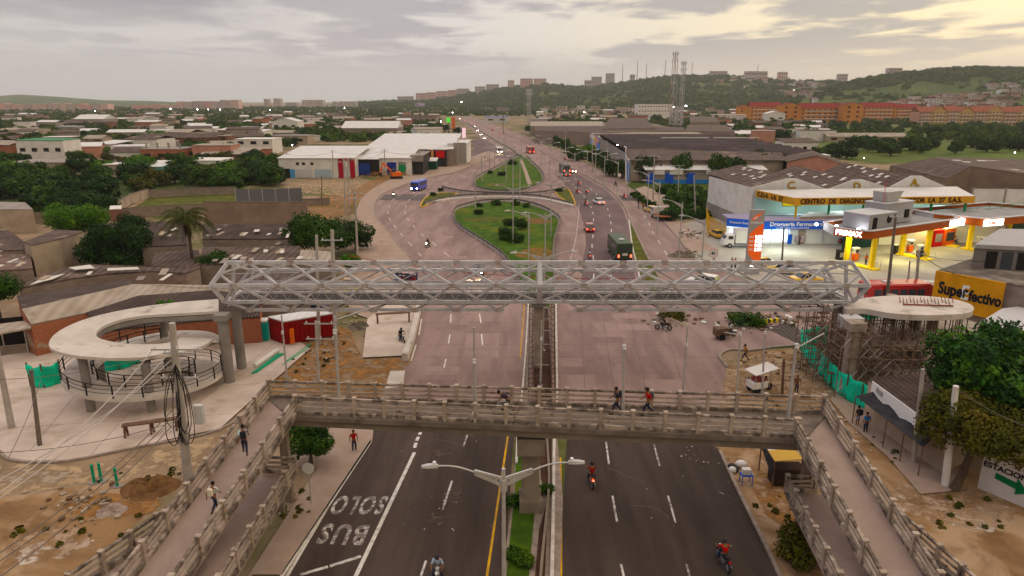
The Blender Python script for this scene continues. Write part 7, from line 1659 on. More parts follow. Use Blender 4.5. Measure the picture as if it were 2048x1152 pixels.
for i,(x,y,r_,l)in enumerate([(1028,1010,.8,'left'),(1030,1120,.7,'lower left'),(1090,985,.6,'right'),(1046,1130,.6,'lowest')]):tree('low green scrub on the '+l+' part of the foreground median near the pier',r_,r_*.9,M_leafA,30+i,1200,.14,.03,P(x,y),nl=6,squash=.5,name='bush',cat='bush')
PM=thing('palm_tree','tall shaggy coconut palm standing in front of the dark corrugated roofs','palm',P(388,560));hp=HT(560,432)
MB().tube(smooth([Vector((0,0,0)),Vector((.15,0,hp*.5)),Vector((-.1,0,hp))],4),[.24]*4+[.2]*5,9).build('trunk',M_bark,PM)
rp_=random.Random(2);fv=MB()
for i in range(34):
 a=2*PI*i/34*3.3;el=rp_.uniform(-.5,1.2);Lf=rp_.uniform(3.0,4.0);dx,dy=math.cos(a),math.sin(a);prev=[]
 pts=[Vector((-.1+dx*Lf*t*math.cos(el*(1-t*.4)),dy*Lf*t*math.cos(el*(1-t*.4)),hp+Lf*t*math.sin(el)-2.6*t*t))for t in[k/7 for k in range(8)]]
 for k in range(7):
  p,q=pts[k],pts[k+1];d=(q-p).normalized();s_=d.cross(up).normalized()
  for m_ in range(5):
   c=p.lerp(q,m_/5);w_=.85*(1-abs(k/7-.35))
   for sg in(-1,1):fv.add([c,c+d*.10,c+s_*sg*w_+d*.35-up*(.35+rp_.random()*.25)],[(0,1,2)])
 if i%2:pass
fv.build('fronds',mat('palm_leaf',(.050,.065,.015),(.03,.035,.012),1.5,c3=(.10,.075,.03),s3=1),PM)
dk_=MB()
for i in range(60):
 a=rp_.uniform(0,2*PI);z=hp-rp_.uniform(.3,2.2);dk_.add([(-.1,0,z+.3),(.5*math.cos(a),.5*math.sin(a),z-.2),(.35*math.cos(a+.15),.35*math.sin(a+.15),z-1.0)],[(0,1,2)])
dk_.build('dead_fronds',M_bark,PM)
PR=[]
for i,m in enumerate((M_leafA,M_leafB,M_leafC,M_leafD,M_leafA,M_leafB)):
 T=tree('x',3.8,4.5,m,40+i,1900,.60,.25,(0,0,0),nl=15,lr=(.26,.46),squash=.60);PR.append(T)
used_pr=[False]*6
nm=['mid green','dark green','olive','bright green','mid green','dark green']
def ptree(x,y,k,s,label=None,grp=None,r=random):
 p=P(x,y);lab=label or nm[k]+' bushy tree '+grp;g=grp and(nm[k]+' trees '+grp)
 if not used_pr[k]:used_pr[k]=True;T=PR[k];at(T,p,s,random.random()*6);T['label']=lab;T['group']=g or 'street trees';return T
 T=copy_tree(PR[k],p,random.random()*6,(s*random.uniform(.9,1.15),s*random.uniform(.9,1.15),s*random.uniform(.85,1.1)),lab,g or 'street trees');return T
for x,y,k,s,l in[(1293,362,1,1.45,'dark spreading tree at the left corner of the blue-doored warehouse'),(1363,364,0,1.15,'round-crowned tree in front of the blue-doored warehouse, second from the left'),(1435,366,0,1.2,'left one of two touching round trees before the blue-doored warehouse'),(1468,364,1,1.1,'right one of two touching round trees before the blue-doored warehouse'),(1507,352,0,1.2,'tree at the right part of the white awning'),(1540,356,1,1.25,'tree just left of the salmon gable'),(1585,350,1,1.0,'small tree against the salmon gable wall'),(1165,318,3,1.5,'tree lit vivid green by a floodlight beside the service road'),(1225,352,1,1.1,'dark tree left of the floodlight mast'),(1205,336,0,.9,'bushy tree below the floodlit tree'),(1150,322,0,.9,'bushy tree left of the floodlit tree'),(1133,305,0,.8,'small tree further up the verge'),(1245,356,4,.8,'low tree at the foot of the floodlight mast'),(1115,296,0,.8,'verge tree before the coloured stores'),(1190,330,4,.9,'verge tree under the grey pole'),(888,262,1,1.4,'dark round tree left of the green lit sign'),(915,266,1,1.1,'dark round tree by the white price pillar'),(1058,262,0,1.0,'tree at the bend right of the avenue')]:
 T_=ptree(x,y,k,s,l)
 if x>1100:T_.scale[2]=1.85 if x>1280 else 1.35
for x,y,s,k,l in[(1270,398,.42,4,'leafy hedge bush at the upper end of the hedge'),(1281,404,.34,4,'second hedge bush down the service road verge'),(1292,410,.32,0,'third hedge bush down the service road verge'),(1302,414,.36,1,'lowest hedge bush by the service road'),(1325,388,.5,0,'bush left of the scrub field'),(1342,396,.45,3,'bush in the scrub field behind the garbage heap'),(1360,405,.45,0,'bush in the scrub field near the leaning pole'),(1385,410,.5,1,'bush at the white warehouse corner'),(1410,438,.4,0,'bush at the base of the white warehouse'),(1338,440,.55,1,'dark bush beside the flatbed truck'),(866,392,.26,1,'left one of two clipped round shrubs on the small island'),(881,383,.27,1,'right one of two clipped round shrubs on the small island'),(958,430,.3,1,'small round shrub at the top left of the large island'),(958,414,.25,0,'young tree at the top rim of the large island'),(992,412,.33,0,'young tree at the top centre of the large island'),(1032,412,.3,0,'young shrub at the top right of the large island'),(1053,416,.3,0,'young shrub near the right rim of the large island'),(1019,452,.42,1,'dark cypress-like shrub in the middle of the large island'),(1040,460,.5,4,'bushy shrub in the middle of the large island'),(1013,480,.55,0,'largest leafy bush in the lower part of the large island'),(1032,486,.42,0,'leafy bush beside the largest bush of the large island'),(1118,384,.3,1,'shrub on the right small island'),(1025,330,.5,0,'small tree at the top of the teardrop island'),(1004,352,.4,1,'low tree inside the teardrop island'),(971,392,.2,1,'dark round bush by the crossing barriers'),(980,348,.3,1,'bush on the left rim of the teardrop island')]:ptree(x,y,k,s,l)
rt=random.Random(77)
def scatter(n,x0,x1,y0,y1,s0,s1,grp,ok=lambda x,y:True,ks=(0,1,2,4,5,0,3),pw=1.0):
 k=0;tr=0
 while k<n and tr<n*20:
  tr+=1;x=rt.uniform(x0,x1);y=y0+(y1-y0)*rt.random()**pw
  if not ok(x,y):continue
  Yb=Yof(y)
  if any(abs(x-ox)<ow*.5 and abs(Yb-oy)<8 for ox,oy,ow in occ):continue
  ptree(x,y,rt.choice(ks),rt.uniform(s0,s1),None,grp);k+=1
scatter(58,-20,545,346,398,.9,1.4,'in the belt below the left district',lambda x,y:not(x>290 and y>384)and not(x>480 and y>380))
scatter(16,-20,260,395,430,.9,1.3,'beside the plain cream block',lambda x,y:x<215 and not(x<70 and y>400),(1,1,5,0))
scatter(56,-20,560,300,352,.8,1.2,'between the houses on the left',lambda x,y:True)
scatter(40,-20,880,245,300,.9,1.5,'among the distant houses on the left',lambda x,y:not(x>590 and y>285)and not(x>700 and y>262),pw=1.3)
scatter(26,1640,2060,292,318,1.1,1.6,'behind the diagnosis centre',lambda x,y:not(x>1780 and y>312),(0,1,4,5))
scatter(16,1560,1840,247,262,1.0,1.6,'below the orange flats',ks=(0,1,5))
scatter(24,1420,1640,248,285,1.1,1.7,'behind the vaulted warehouse',lambda x,y:x>1420+(y-248)*3,(0,1,5,4))
scatter(26,1060,1480,224,244,1.0,1.7,'right of the far avenue',ks=(0,1,5))
scatter(10,1850,2060,262,290,1.0,1.6,'in the green field at the right',ks=(0,1))
def woods(name,label,n,region,rmin,rmax,m,seed,leaves=34,hfun=None):
 g=np.random.default_rng(seed);Cs=[];Rs=[]
 t=0
 while len(Cs)<n and t<n*6:
  t+=1;p=region(g)
  if p is None:continue
  Cs.append(p);Rs.append(g.uniform(rmin,rmax)*(1 if p[1]<1300 else 1+(p[1]-1300)/2600))
 C=np.array(Cs);R=np.array(Rs);k=leaves
 d=g.normal(size=(len(C),k,3));d/=np.linalg.norm(d,axis=2)[:,:,None];d[:,:,2]=np.abs(d[:,:,2])*.9-.15
 ctr=C[:,None,:]+d*R[:,None,None]*(.75+.35*g.random((len(C),k,1)))+np.array([0,0,.45])*R[:,None,None]
 N=d+g.normal(scale=.4,size=d.shape);N/=np.linalg.norm(N,axis=2)[:,:,None]
 a=np.cross(N,g.normal(size=N.shape));a/=np.linalg.norm(a,axis=2)[:,:,None];b=np.cross(N,a);s=(R[:,None,None]*(.35+.3*g.random((len(C),k,1))))
 V=np.stack([ctr-a*s,ctr-b*s*.8,ctr+a*s,ctr+b*s*.8],2).reshape(-1,3);F=np.arange(len(V)).reshape(-1,4)
 o=bigmesh(name,V,F,m);o['kind']='stuff';o['label']=label;o['category']='woodland';return o
M_wood=mat('far_woodland',(.055,.090,.014),(.026,.046,.010),.02,c3=(.075,.085,.022),s3=.05,lo3=.5,hi3=.66,rough=.9,detail=4)
def reg_plain(g):
 y=330*(2300/330)**g.random();px=g.uniform(-260,2300)
 x=(px-1024)/FPX*y*cP;py_=None
 if 880<px<1075 and y<1100:return None
 if px>1040 and y<430:return None
 if px>1440 and 430<y<800 and g.random()<.72:return None
 if px<900 and y<620 and g.random()<.35:return None
 if 540<px<960 and y<420:return None
 if 1080<px<1660 and y>800 and g.random()<.75:return None
 if px<900 and 900<y<1700 and g.random()<.3:return None
 if y>500:
  z=terr(x,y)
  if z>2:return None
 if any(abs(px-ox)<ow*.6 and abs(y-oy)<12 for ox,oy,ow in occ):return None
 return(x,y,0.0)
woods('distant_woodland','continuous belt of distant green treetops across the plain',7600,reg_plain,2.0,3.7,M_wood,5)
def reg_hill(g):
 px=g.uniform(-300,2350);y=1000*(3000/1000)**g.random();x=(px-1024)/FPX*y*cP;z=terr(x,y)
 if z<3:return None
 if px>1600 and y<1450 and g.random()<.85:return None
 if mnoise.noise(Vector((x*.006,y*.006,3)))<-.12 and g.random()<.8:return None
 return(x,y,z-1.2)
woods('hill_scrub','green scrub and trees covering the hillsides',9000,reg_hill,3.5,7.0,mat('hill_scrub',(.055,.090,.020),(.032,.055,.014),.012,c3=(.085,.095,.03),s3=.008,lo3=.5,hi3=.66,rough=1),6,22)
def reg_grass(g):
 px=g.uniform(1330,1420);py_=g.uniform(375,440);p=P(px,py_);return(p.x,p.y,0)
def reg_weed(g):
 c=[(120,1060,160,60),(330,960,60,30),(1900,1030,140,70),(1560,1010,50,70),(1620,850,40,30),(640,720,60,40),(590,1010,30,60),(1500,650,120,14),(1800,900,60,40)][g.integers(9)]
 p=P(c[0]+g.normal()*c[2]*.5,c[1]+g.normal()*c[3]*.4);return(p.x,p.y,-.02)if not(-12<p.x<13.5 and p.y<75)else None
woods('weeds','low scrubby weeds dotted over the bare roadside earth',110,reg_weed,.08,.24,M_leafC,9,26)
woods('ground_scrub','low green scrub on the vacant lot beside the white warehouse',130,reg_grass,.5,1.1,M_leafA,8,30)
def litter(label,n,polys,smin,smax,mats_,seed,h=.05,name='litter'):
 r=random.Random(seed);mb=MB()
 for i in range(n):
  (cx0,cy0,rx,ry)=r.choice(polys);p=P(cx0+r.gauss(0,rx*.5),cy0+r.gauss(0,ry*.5));s=r.uniform(smin,smax)
  k=r.randrange(len(mats_));a=r.uniform(0,3);pts=[(p.x+s*r.uniform(.5,1)*math.cos(a+t*1.26),p.y+s*r.uniform(.5,1)*math.sin(a+t*1.26))for t in range(5)]
  o_=len(mb.v);z0=.022;z1=z0+max(.006,h*r.random());mb.prism(pts,z0,z1,k)
 o=mb.build(name,mats_);o['kind']='stuff';o['label']=label;o['category']='litter';return o
litter('scattered white litter and stones on the near roadsides',260,[(1500,960,50,60),(1600,880,30,20),(1390,900,40,40),(1900,1020,130,60),(640,960,30,60),(580,1040,50,60),(200,1060,140,60),(300,1000,60,30),(1760,880,60,40)],.02,.10,[M_plast,M_kerb,mat('stone_brown',(.2,.14,.1)),M_blue if False else M_plastg],3)
litter('broken concrete, earth clods and stones on the building site',520,[(640,700,80,40),(700,640,40,30),(760,560,50,60),(740,500,30,60),(620,640,60,20),(180,1010,90,40),(90,680,60,20),(1560,730,120,40),(1640,850,40,40)],.06,.30,[mat('stone_brown',(.2,.14,.1)),M_kerb,mat('clod',(.13,.08,.05)),M_plastc],4,.18,'debris')
litter('heaped rubbish and rubble on the verge of the junction',380,[(1345,640,55,12),(1480,655,60,10),(1560,640,60,10),(1330,590,30,20),(1368,510,20,8),(1350,425,30,14),(1380,470,25,8)],.10,.45,[M_plast,mat('stone_brown',(.2,.14,.1)),M_poled,M_kerb],5,.35,'rubble')
litter('flat dry stains and dirt flakes on the near carriageways',60,[(880,1000,140,120),(1360,1000,160,100),(890,800,120,60)],.02,.07,[M_plast,mat('stone_brown',(.2,.14,.1))],6,.01)
sk=thing('striped_kerb','yellow and black striped kerb beside the weedy junction corner','kerb',P(1520,655));a,b=P(1490,652),P(1555,643)
for i in range(12):MB().beam(a.lerp(b,i/12)+up*.2,a.lerp(b,(i+1)/12)+up*.2,.3,.4).build('stripe',M_yel if i%2 else M_black,sk,True)
# === vehicles
def paint(nm,c):return mat('car_'+nm,c,rough=.25,coat=.6,spec=.5)
def hexring(x,w,z0,z1,ch=.12,tw=1.0):
 return[(x,-w,z0+ch),(x,-w,z1-ch*1.2),(x,-w*tw+ch,z1),(x,w*tw-ch,z1),(x,w,z1-ch*1.2),(x,w,z0+ch),(x,w-ch,z0),(x,-w+ch,z0)]
def car(label,p,rz,m,L_=4.2,W_=1.74,H_=1.5,kind='hatch',lights=(0,1),grp=None,name='car',cat='car'):
 T=thing(name,label,cat,p,rz,grp);w=W_/2;hl=L_/2;bz=.62*H_ if kind!='suv' else.6*H_
 st=[(-hl,.86,.34,bz*.80),(-hl+.12,.97,.24,bz*.96),(-hl*.55,1,.22,bz),(0,1,.22,bz),(hl*.45,1,.22,bz*.98),(hl-.25,.95,.24,bz*.84),(hl,.82,.34,bz*.66)]
 MB().loft([hexring(x,w*a,z0,z1)for x,a,z0,z1 in st]).build('body',m,T,smooth=False)
 c0,c1,r0,r1={'hatch':(-hl+.15,hl*.38,-hl+.5,hl*.05),'suv':(-hl+.10,hl*.40,-hl+.38,hl*.12),'pickup':(-hl*.12,hl*.45,-hl*.02,hl*.16),'sedan':(-hl*.62,hl*.42,-hl*.36,hl*.10)}[kind]
 zt=H_-.05
 MB().loft([[(c0,-w*.93,bz-.03),(c0,w*.93,bz-.03),(c1,w*.93,bz-.05),(c1,-w*.93,bz-.05)],[(r0,-w*.78,zt),(r0,w*.78,zt),(r1,w*.78,zt),(r1,-w*.78,zt)]]).build('windows',M_glass,T)
 MB().loft([[(r0-.06,-w*.80,zt-.02),(r0-.06,w*.80,zt-.02),(r1+.08,w*.80,zt-.02),(r1+.08,-w*.80,zt-.02)],[(r0+.08,-w*.7,zt+.06),(r0+.08,w*.7,zt+.06),(r1-.08,w*.7,zt+.06),(r1-.08,-w*.7,zt+.06)]]).build('roof',m,T)
 for s in(-1,1):
  for xx in(c0*.5+c1*.5+.05,):MB().beam((xx,s*w*.93,bz),(xx-.05,s*w*.80,zt),.09,.05).build('pillar',m,T)
  MB().box((c1-.15,s*(w+.1),bz+.08),(.14,.2,.14)).build('mirror',m,T)
  MB().box((hl-.08,s*w*.62,bz*.62),(.16,.32,.14)).build('headlight',M_headl if lights[0]else M_lampoff,T);MB().box((-hl+.04,s*w*.72,bz*.74),(.14,.22,.22)).build('taillight',M_tail if lights[1]else M_red,T)
  for x in(-hl*.62,hl*.62):t_=MB().wheel((x,s*(w-.10),.32),.32,.2,18).build('wheel',M_rub,T);MB().wheel((x,s*(w+.0),.32),.19,.03,12).build('rim',M_rim,t_)
 MB().box((-hl-.01,0,bz*.55),(.03,.42,.12)).build('number_plate',M_plast,T)
 if kind=='pickup':MB().box((-hl*.55,0,bz-.02),(hl*.75,W_*.8,.06)).build('load_bed',M_black,T)
 return T
def bus(label,p,rz,m,L_=9.5,W_=2.4,H_=3.0,lights=(0,1),stripe=None,name='bus'):
 T=thing(name,label,'bus',p,rz);w=W_/2;hl=L_/2
 MB().loft([hexring(x,w*a,z0,H_*b,.14)for x,a,z0,b in((-hl,.94,.5,.96),(-hl+.15,1,.35,1),(hl-.4,1,.35,1),(hl,.92,.5,.92))]).build('body',m,T)
 for s in(-1,1):
  for i in range(6):x0=-hl+.6+i*(L_-1.6)/6;MB().box((x0+(L_-1.6)/12,s*(w+.01),H_*.66),((L_-1.6)/6-.16,.04,H_*.27)).build('side_window',M_glass,T)
  for x in(-hl*.58,hl*.6):t_=MB().wheel((x,s*(w-.12),.46),.46,.26,18).build('wheel',M_rub,T);MB().wheel((x,s*(w+.01),.46),.26,.04,12).build('rim',M_rim,t_)
  MB().box((hl+.0,s*w*.7,.85),(.1,.35,.2)).build('headlight',M_headl if lights[0]else M_lampoff,T);MB().box((-hl-.01,s*w*.78,1.0),(.08,.22,.45)).build('taillight',M_tail if lights[1]else M_red,T)
 MB().box((hl+.01,0,H_*.64),(.05,W_*.82,H_*.32)).build('windscreen',M_glass,T);MB().box((-hl-.01,0,H_*.68),(.05,W_*.72,H_*.24)).build('rear_window',M_glass,T)
 MB().box((-hl*.3,0,H_+.05),(1.0,.8,.12)).build('roof_hatch',M_lgrey,T);MB().box((-hl-.02,0,.5),(.12,W_*.95,.22)).build('bumper',M_black,T)
 if stripe:MB().box((-hl-.03,0,H_*.42),(.05,.8,.35)).build('badge',stripe,T)
 return T
def hdg(a,b):a,b=P(*a),P(*b);return math.atan2(b.y-a.y,b.x-a.x)
N_=PI/2
car('red hatchback with lit tail lights in the middle lane of the right carriageway',P(1178,462),N_+.02,paint('red',(.28,.02,.015)),kind='suv',H_=1.65)
car('white sedan on the right carriageway near the asphalt band',P(1197,408),N_+.25,paint('white',(.7,.68,.66)),L_=4.4,kind='sedan')
W1=car('dark car with glaring headlights coming towards the camera behind the steel bridge',P(957,546),-N_-.05,paint('grey',(.12,.12,.13)),kind='sedan',lights=(1,0))
bus('dark olive green bus seen from behind in the right lane',P(1238,512),N_+.04,M_dgreen,9,2.45,3.0,stripe=M_plast)
bus('bright blue minibus on the curving left carriageway',P(838,380),hdg((900,358),(838,380))+.0,paint('blue',(.02,.05,.42)),7.5,2.3,2.8,lights=(1,0))
bus('red and black city bus far up the right carriageway',P(1060,306),hdg((1075,312),(1040,296)),paint('busred',(.42,.03,.02)),11,2.5,3.2)
bus('grey bus beside a dark car on the far right carriageway',P(1129,345),hdg((1150,352),(1100,328)),mat('bus_grey',(.16,.15,.14)),8.5,2.4,3.0)
car('dark saloon just behind the grey bus',P(1133,352),hdg((1150,352),(1100,328)),paint('black',(.02,.02,.022)),kind='sedan')
car('orange taxi with lit lamps beside the far kerb',P(1146,345),hdg((1165,350),(1120,330))+PI,paint('orange',(.6,.2,.02)),kind='hatch',lights=(1,1))
W2=bus('white bus with bright headlights at the far bend of the left carriageway',P(998,306),hdg((985,298),(1000,312)),M_plast,8,2.4,2.9,lights=(1,0))
bus('large red articulated bus parked behind the round unfinished slab',P(1785,612),.05,paint('busred',(.42,.03,.02)),8.0,2.5,3.1,lights=(0,0),stripe=M_plast)
taxi=paint('taxi',(.72,.46,.03))
car('yellow taxi parked beside the flatbed truck',P(1301,424),N_+.3,taxi,L_=3.8,kind='hatch',lights=(0,0),name='taxi',cat='taxi')
car('yellow taxi parked beside the yellow mesh fence',P(1433,474),N_+.1,taxi,L_=3.8,kind='hatch',lights=(0,0),name='taxi',cat='taxi')
car('yellow taxi half hidden by the foot of the price totem',P(1530,533),.3,taxi,L_=4,kind='hatch',lights=(0,0),name='taxi',cat='taxi')
car('yellow taxi seen through the steel lattice below the grey post',P(1560,545),2.6,taxi,L_=4,kind='hatch',lights=(0,0),name='taxi',cat='taxi')
car('yellow and white taxi with a red interior at the station edge behind the lattice',P(1612,566),.1,taxi,L_=4.4,kind='sedan',lights=(0,0),name='taxi',cat='taxi')
car('white sport utility car leaving the service road behind the steel bridge',P(1404,572),2.5,paint('white',(.7,.68,.66)),L_=4.5,kind='suv',H_=1.7)
car('dark red pickup parked in the shade behind the fuel canopy',P(1700,487),.1,paint('wine',(.15,.01,.015)),L_=4.8,kind='pickup',lights=(0,0))
car('white pickup at the last pumps near the right edge',P(2040,480),2.6,paint('white',(.7,.68,.66)),L_=5,kind='pickup',lights=(0,0))
for i in range(9):
 x,y,f=[(955,262,0),(962,270,0),(950,254,0),(968,278,0),(1000,268,1),(985,262,1),(920,238,0),(930,243,1),(945,247,1)][i]
 car(['pale','dark','red','white'][i%4]+' far car with '+('tail lights' if f else 'headlights')+' lit on the avenue, '+['first','second','third'][i//3]+' cluster',P(x,y),hdg((1000,268),(950,244))if f else hdg((950,250),(990,280)),[M_lgrey,M_black,M_red,M_plast][i%4],kind='hatch',lights=(1-f,f),grp='distant cars up the avenue')
def truck(label,p,rz,box=False,cabm=M_white,sc=1.0):
 T=thing('truck',label,'truck',p,rz);MB().loft([hexring(x,1.0*a,.5,z,.1)for x,a,z in((1.5,1,2.35),(2.6,1,2.35),(3.2,.95,1.5),(3.3,.9,1.4))]).build('cab',cabm,T)
 MB().box((2.95,0,1.85),(.5,1.8,.6),tilt=('Y',-.35)).build('windscreen',M_glass,T)
 for s in(-1,1):
  MB().box((2.1,s*1.01,1.8),(.8,.04,.55)).build('side_window',M_glass,T);MB().box((3.3,s*.7,.9),(.08,.3,.2)).build('headlight',M_lampoff,T)
  for x in(-2.0,2.2):t_=MB().wheel((x,s*.92,.42),.42,.25,18).build('wheel',M_rub,T);MB().wheel((x,s*1.06,.42),.22,.03,10).build('rim',M_rim,t_)
 MB().box((0,0,.7),(6.2,.9,.2)).build('chassis',M_black,T)
 if box:MB().box((-1.0,0,2.0),(4.6,2.2,2.3)).build('cargo_box',M_white,T,bevel=.04);MB().box((-1,0,3.18),(4.64,2.24,.06)).build('box_roof',M_lgrey,T)
 else:
  MB().box((-1.2,0,1.05),(4.6,2.3,.16)).build('flat_bed',mat('bed_wood',(.34,.14,.08),(.26,.10,.06),2),T);MB().box((1.0,0,1.7),(.12,2.3,1.3)).build('headboard',M_lgrey,T)
 return T
truck('flatbed lorry with an empty reddish wooden bed parked on the service road',P(1319,438),N_+.12,cabm=M_lgrey);truck('white box lorry parked in front of the pharmacy',P(1482,494),PI-.05,True)
for T in(W1,W2):
 for s in(-1,1):
  l=bpy.data.lights.new('headlamp','SPOT');l.energy=900;l.spot_size=1.1;l.color=(1,.82,.5);o=bpy.data.objects.new('headlamp',l);COL.objects.link(o)
  f=Vector((math.cos(T.rotation_euler[2]),math.sin(T.rotation_euler[2]),0));o.location=T.location+f*(2.6 if T is W1 else 4.5)+up*.8+Vector((-f.y,f.x,0))*s*.6;o.rotation_euler=Vector((f.x,f.y,-.14)).to_track_quat('-Z','Y').to_euler()
# === people
def skin_obj(name,V,E,R,m,parent,sub=1):
 me=bpy.data.meshes.new(name);me.from_pydata([tuple(v)for v in V],E,[]);o=bpy.data.objects.new(name,me)
 md=o.modifiers.new('s','SKIN')
 for i,r in enumerate(R):me.skin_vertices[0].data[i].radius=(r,r)
 me.skin_vertices[0].data[0].use_root=True
 if sub:sd=o.modifiers.new('d','SUBSURF');sd.levels=sub;sd.render_levels=sub
 nm_=baked(o);bpy.data.meshes.remove(me);nm_.materials.clear();nm_.materials.append(m);nm_.polygons.foreach_set('use_smooth',[True]*len(nm_.polygons))
 q=bpy.data.objects.new(name,nm_);COL.objects.link(q);q.parent=parent;return q
POSES={'stand':dict(hip=(0,0,.93),ch=(0,0,1.33),nk=(.02,0,1.47),hd=(.05,0,1.60),kn=((.02,.1,.50),(.03,-.1,.50)),ft=((-.02,.11,.07),(.0,-.11,.07)),el=((-.03,.27,1.14),(-.02,-.27,1.14)),wr=((.05,.28,.88),(.06,-.28,.90))),'walk':dict(hip=(0,0,.92),ch=(.04,0,1.32),nk=(.07,0,1.46),hd=(.11,0,1.59),kn=((.24,.09,.52),(-.02,-.09,.48)),ft=((.30,.1,.08),(-.36,-.1,.16)),el=((-.14,.26,1.12),(.14,-.26,1.13)),wr=((-.16,.27,.86),(.32,-.22,.98))),'ride':dict(hip=(-.15,0,.82),ch=(-.02,0,1.20),nk=(.03,0,1.33),hd=(.08,0,1.46),kn=((.28,.2,.66),(.28,-.2,.66)),ft=((.05,.22,.25),(.05,-.22,.25)),el=((.20,.32,1.06),(.20,-.32,1.06)),wr=((.45,.27,1.02),(.45,-.27,1.02))),'lean':dict(hip=(-.1,0,.90),ch=(.26,0,1.16),nk=(.38,0,1.24),hd=(.50,0,1.32),kn=((.22,.09,.50),(-.12,-.09,.48)),ft=((.25,.1,.08),(-.45,-.1,.12)),el=((.34,.26,.98),(.30,-.26,1.0)),wr=((.55,.2,.86),(.52,-.2,.90))),'sit':dict(hip=(0,0,.50),ch=(.03,0,.92),nk=(.05,0,1.06),hd=(.08,0,1.19),kn=((.42,.1,.50),(.42,-.1,.50)),ft=((.46,.1,.07),(.44,-.1,.07)),el=((.08,.26,.75),(.08,-.26,.75)),wr=((.32,.16,.62),(.32,-.16,.62)))}
def person(label,p,rz,pose='stand',shirt=(.5,.5,.5),pants=(.03,.035,.06),h=1.72,hair=True,hat=None,bag=None,grp=None,helmet=None,fine=True,shorts=False):
 T=thing('person',label,'person',p,rz,grp);T.scale=(h/1.72,)*3;J={k:Vector(v)if not isinstance(v[0],tuple)else[Vector(q)for q in v]for k,v in POSES[pose].items()}
 V=[J['hip'],J['hip'].lerp(J['ch'],.5),J['ch'],J['nk'],J['hd']-up*.07];R=[.125,.115,.135,.055,.06];E=[(0,1),(1,2),(2,3),(3,4)]
 for i,s in enumerate((1,-1)):
  n=len(V);hj=J['hip']+Vector((0,s*.09,-.05));V+=[hj,J['kn'][i],J['ft'][i],J['ft'][i]+Vector((.17,s*.02,-.03))];R+=[.085,.058,.042,.035];E+=[(0,n),(n,n+1),(n+1,n+2),(n+2,n+3)]
  n=len(V);sh=J['ch']+Vector((.0,s*.18,.06));w_=J['wr'][i];d=(w_-J['el'][i]).normalized();pl=w_+d*.07;V+=[sh,J['el'][i],w_,pl];R+=[.052,.038,.026,.03];E+=[(2,n),(n,n+1),(n+1,n+2),(n+2,n+3)]
  if fine:
   sd=d.cross(Vector((0,s,0)));sd=sd.normalized()if sd.length>.1 else Vector((1,0,0))
   for f,(o_,ln)in enumerate(((-.027,.07),(-.009,.085),(.009,.08),(.026,.06),(.045,.04))):
    k=len(V);b0=pl+sd*o_*(1 if f<4 else.7)-(d*.03 if f==4 else Vector());V+=[b0+d*ln*.55,b0+d*ln-Vector((0,s*.015,0))];R+=[.009,.007];E+=[(n+3,k),(k,k+1)]
 skin_obj('body',V,E,R,M_skinm,T,1)
 cs,cp=mat('cloth_%d_%d_%d'%tuple(int(c*99)for c in shirt),shirt,tuple(c*.75 for c in shirt),8),mat('cloth_%d_%d_%d'%tuple(int(c*99)for c in pants),pants,tuple(c*.7 for c in pants),8)
 V=[J['hip']+up*.04,J['hip'].lerp(J['ch'],.5),J['ch'],J['nk']-up*.05];R=[.145,.140,.155,.075];E=[(0,1),(1,2),(2,3)]
 for i,s in enumerate((1,-1)):n=len(V);V+=[J['ch']+Vector((0,s*.18,.06)),(J['ch']+Vector((0,s*.2,.04))).lerp(J['el'][i],.85)];R+=[.068,.060];E+=[(2,n),(n,n+1)]
 skin_obj('shirt',V,E,R,cs,T)
 V=[J['hip']+up*.02,J['hip']-up*.07];R=[.142,.13];E=[(0,1)]
 for i,s in enumerate((1,-1)):
  n=len(V);V+=[J['hip']+Vector((0,s*.09,-.08)),J['kn'][i]];R+=[.105,.075];E+=[(1,n),(n,n+1)]
  if not shorts:V.append(J['kn'][i].lerp(J['ft'][i],.88));R.append(.058);E.append((n+1,n+2))
 skin_obj('trousers',V,E,R,cp,T)
 hd=J['hd'];MB().sphere(hd,.105,14,10,sc=(.95,.8,1.18)).add([hd+Vector((.09,-.018,.01)),hd+Vector((.09,.018,.01)),hd+Vector((.125,0,-.02)),hd+Vector((.09,0,-.035))],[(0,2,1),(0,3,2),(1,2,3)]).build('head',M_skinm,T,smooth=True)
 for s in(-1,1):MB().sphere(hd+Vector((.088,s*.034,.012)),.013,6,5).build('eye',M_black,T);MB().sphere(hd+Vector((-.005,s*.084,-.005)),.024,6,5,sc=(.8,.4,1.2)).build('ear',M_skinm,T)
 MB().box(hd+Vector((.088,0,-.058)),(.02,.045,.010)).build('mouth',mat('lip',(.18,.06,.05)),T)
 if helmet is not None:MB().sphere(hd+Vector((-.005,0,.03)),.14,14,9,sc=(1.05,.92,1.05),top=.68).build('helmet',mat('helmet_%d'%int(helmet[0]*99),helmet,rough=.3),T,smooth=True)
 elif hair:MB().sphere(hd+Vector((-.018,0,.022)),.112,14,8,sc=(.95,.88,1.12),top=.6).build('hair',M_hair,T,smooth=True)
 if hat:MB().cyl(hd+up*.075,.11,.07,14).box(hd+Vector((.13,0,.08)),(.13,.15,.02)).build('cap',mat('cap',hat),T)
 for i,s in enumerate((1,-1)):MB().box(J['ft'][i]+Vector((.06,s*.01,-.035)),(.26,.09,.07)).build('shoe',M_black,T,bevel=.02)
 if bag:MB().box(J['ch']+Vector((-.22,0,-.10)),(.18,.30,.42)).build('backpack',mat('bag_%d'%int(bag[0]*99),bag),T,bevel=.05)
 return T
def decked(px,py,h):return P(px,py,h)
wht=(.62,.64,.66);red_=(.45,.02,.02)
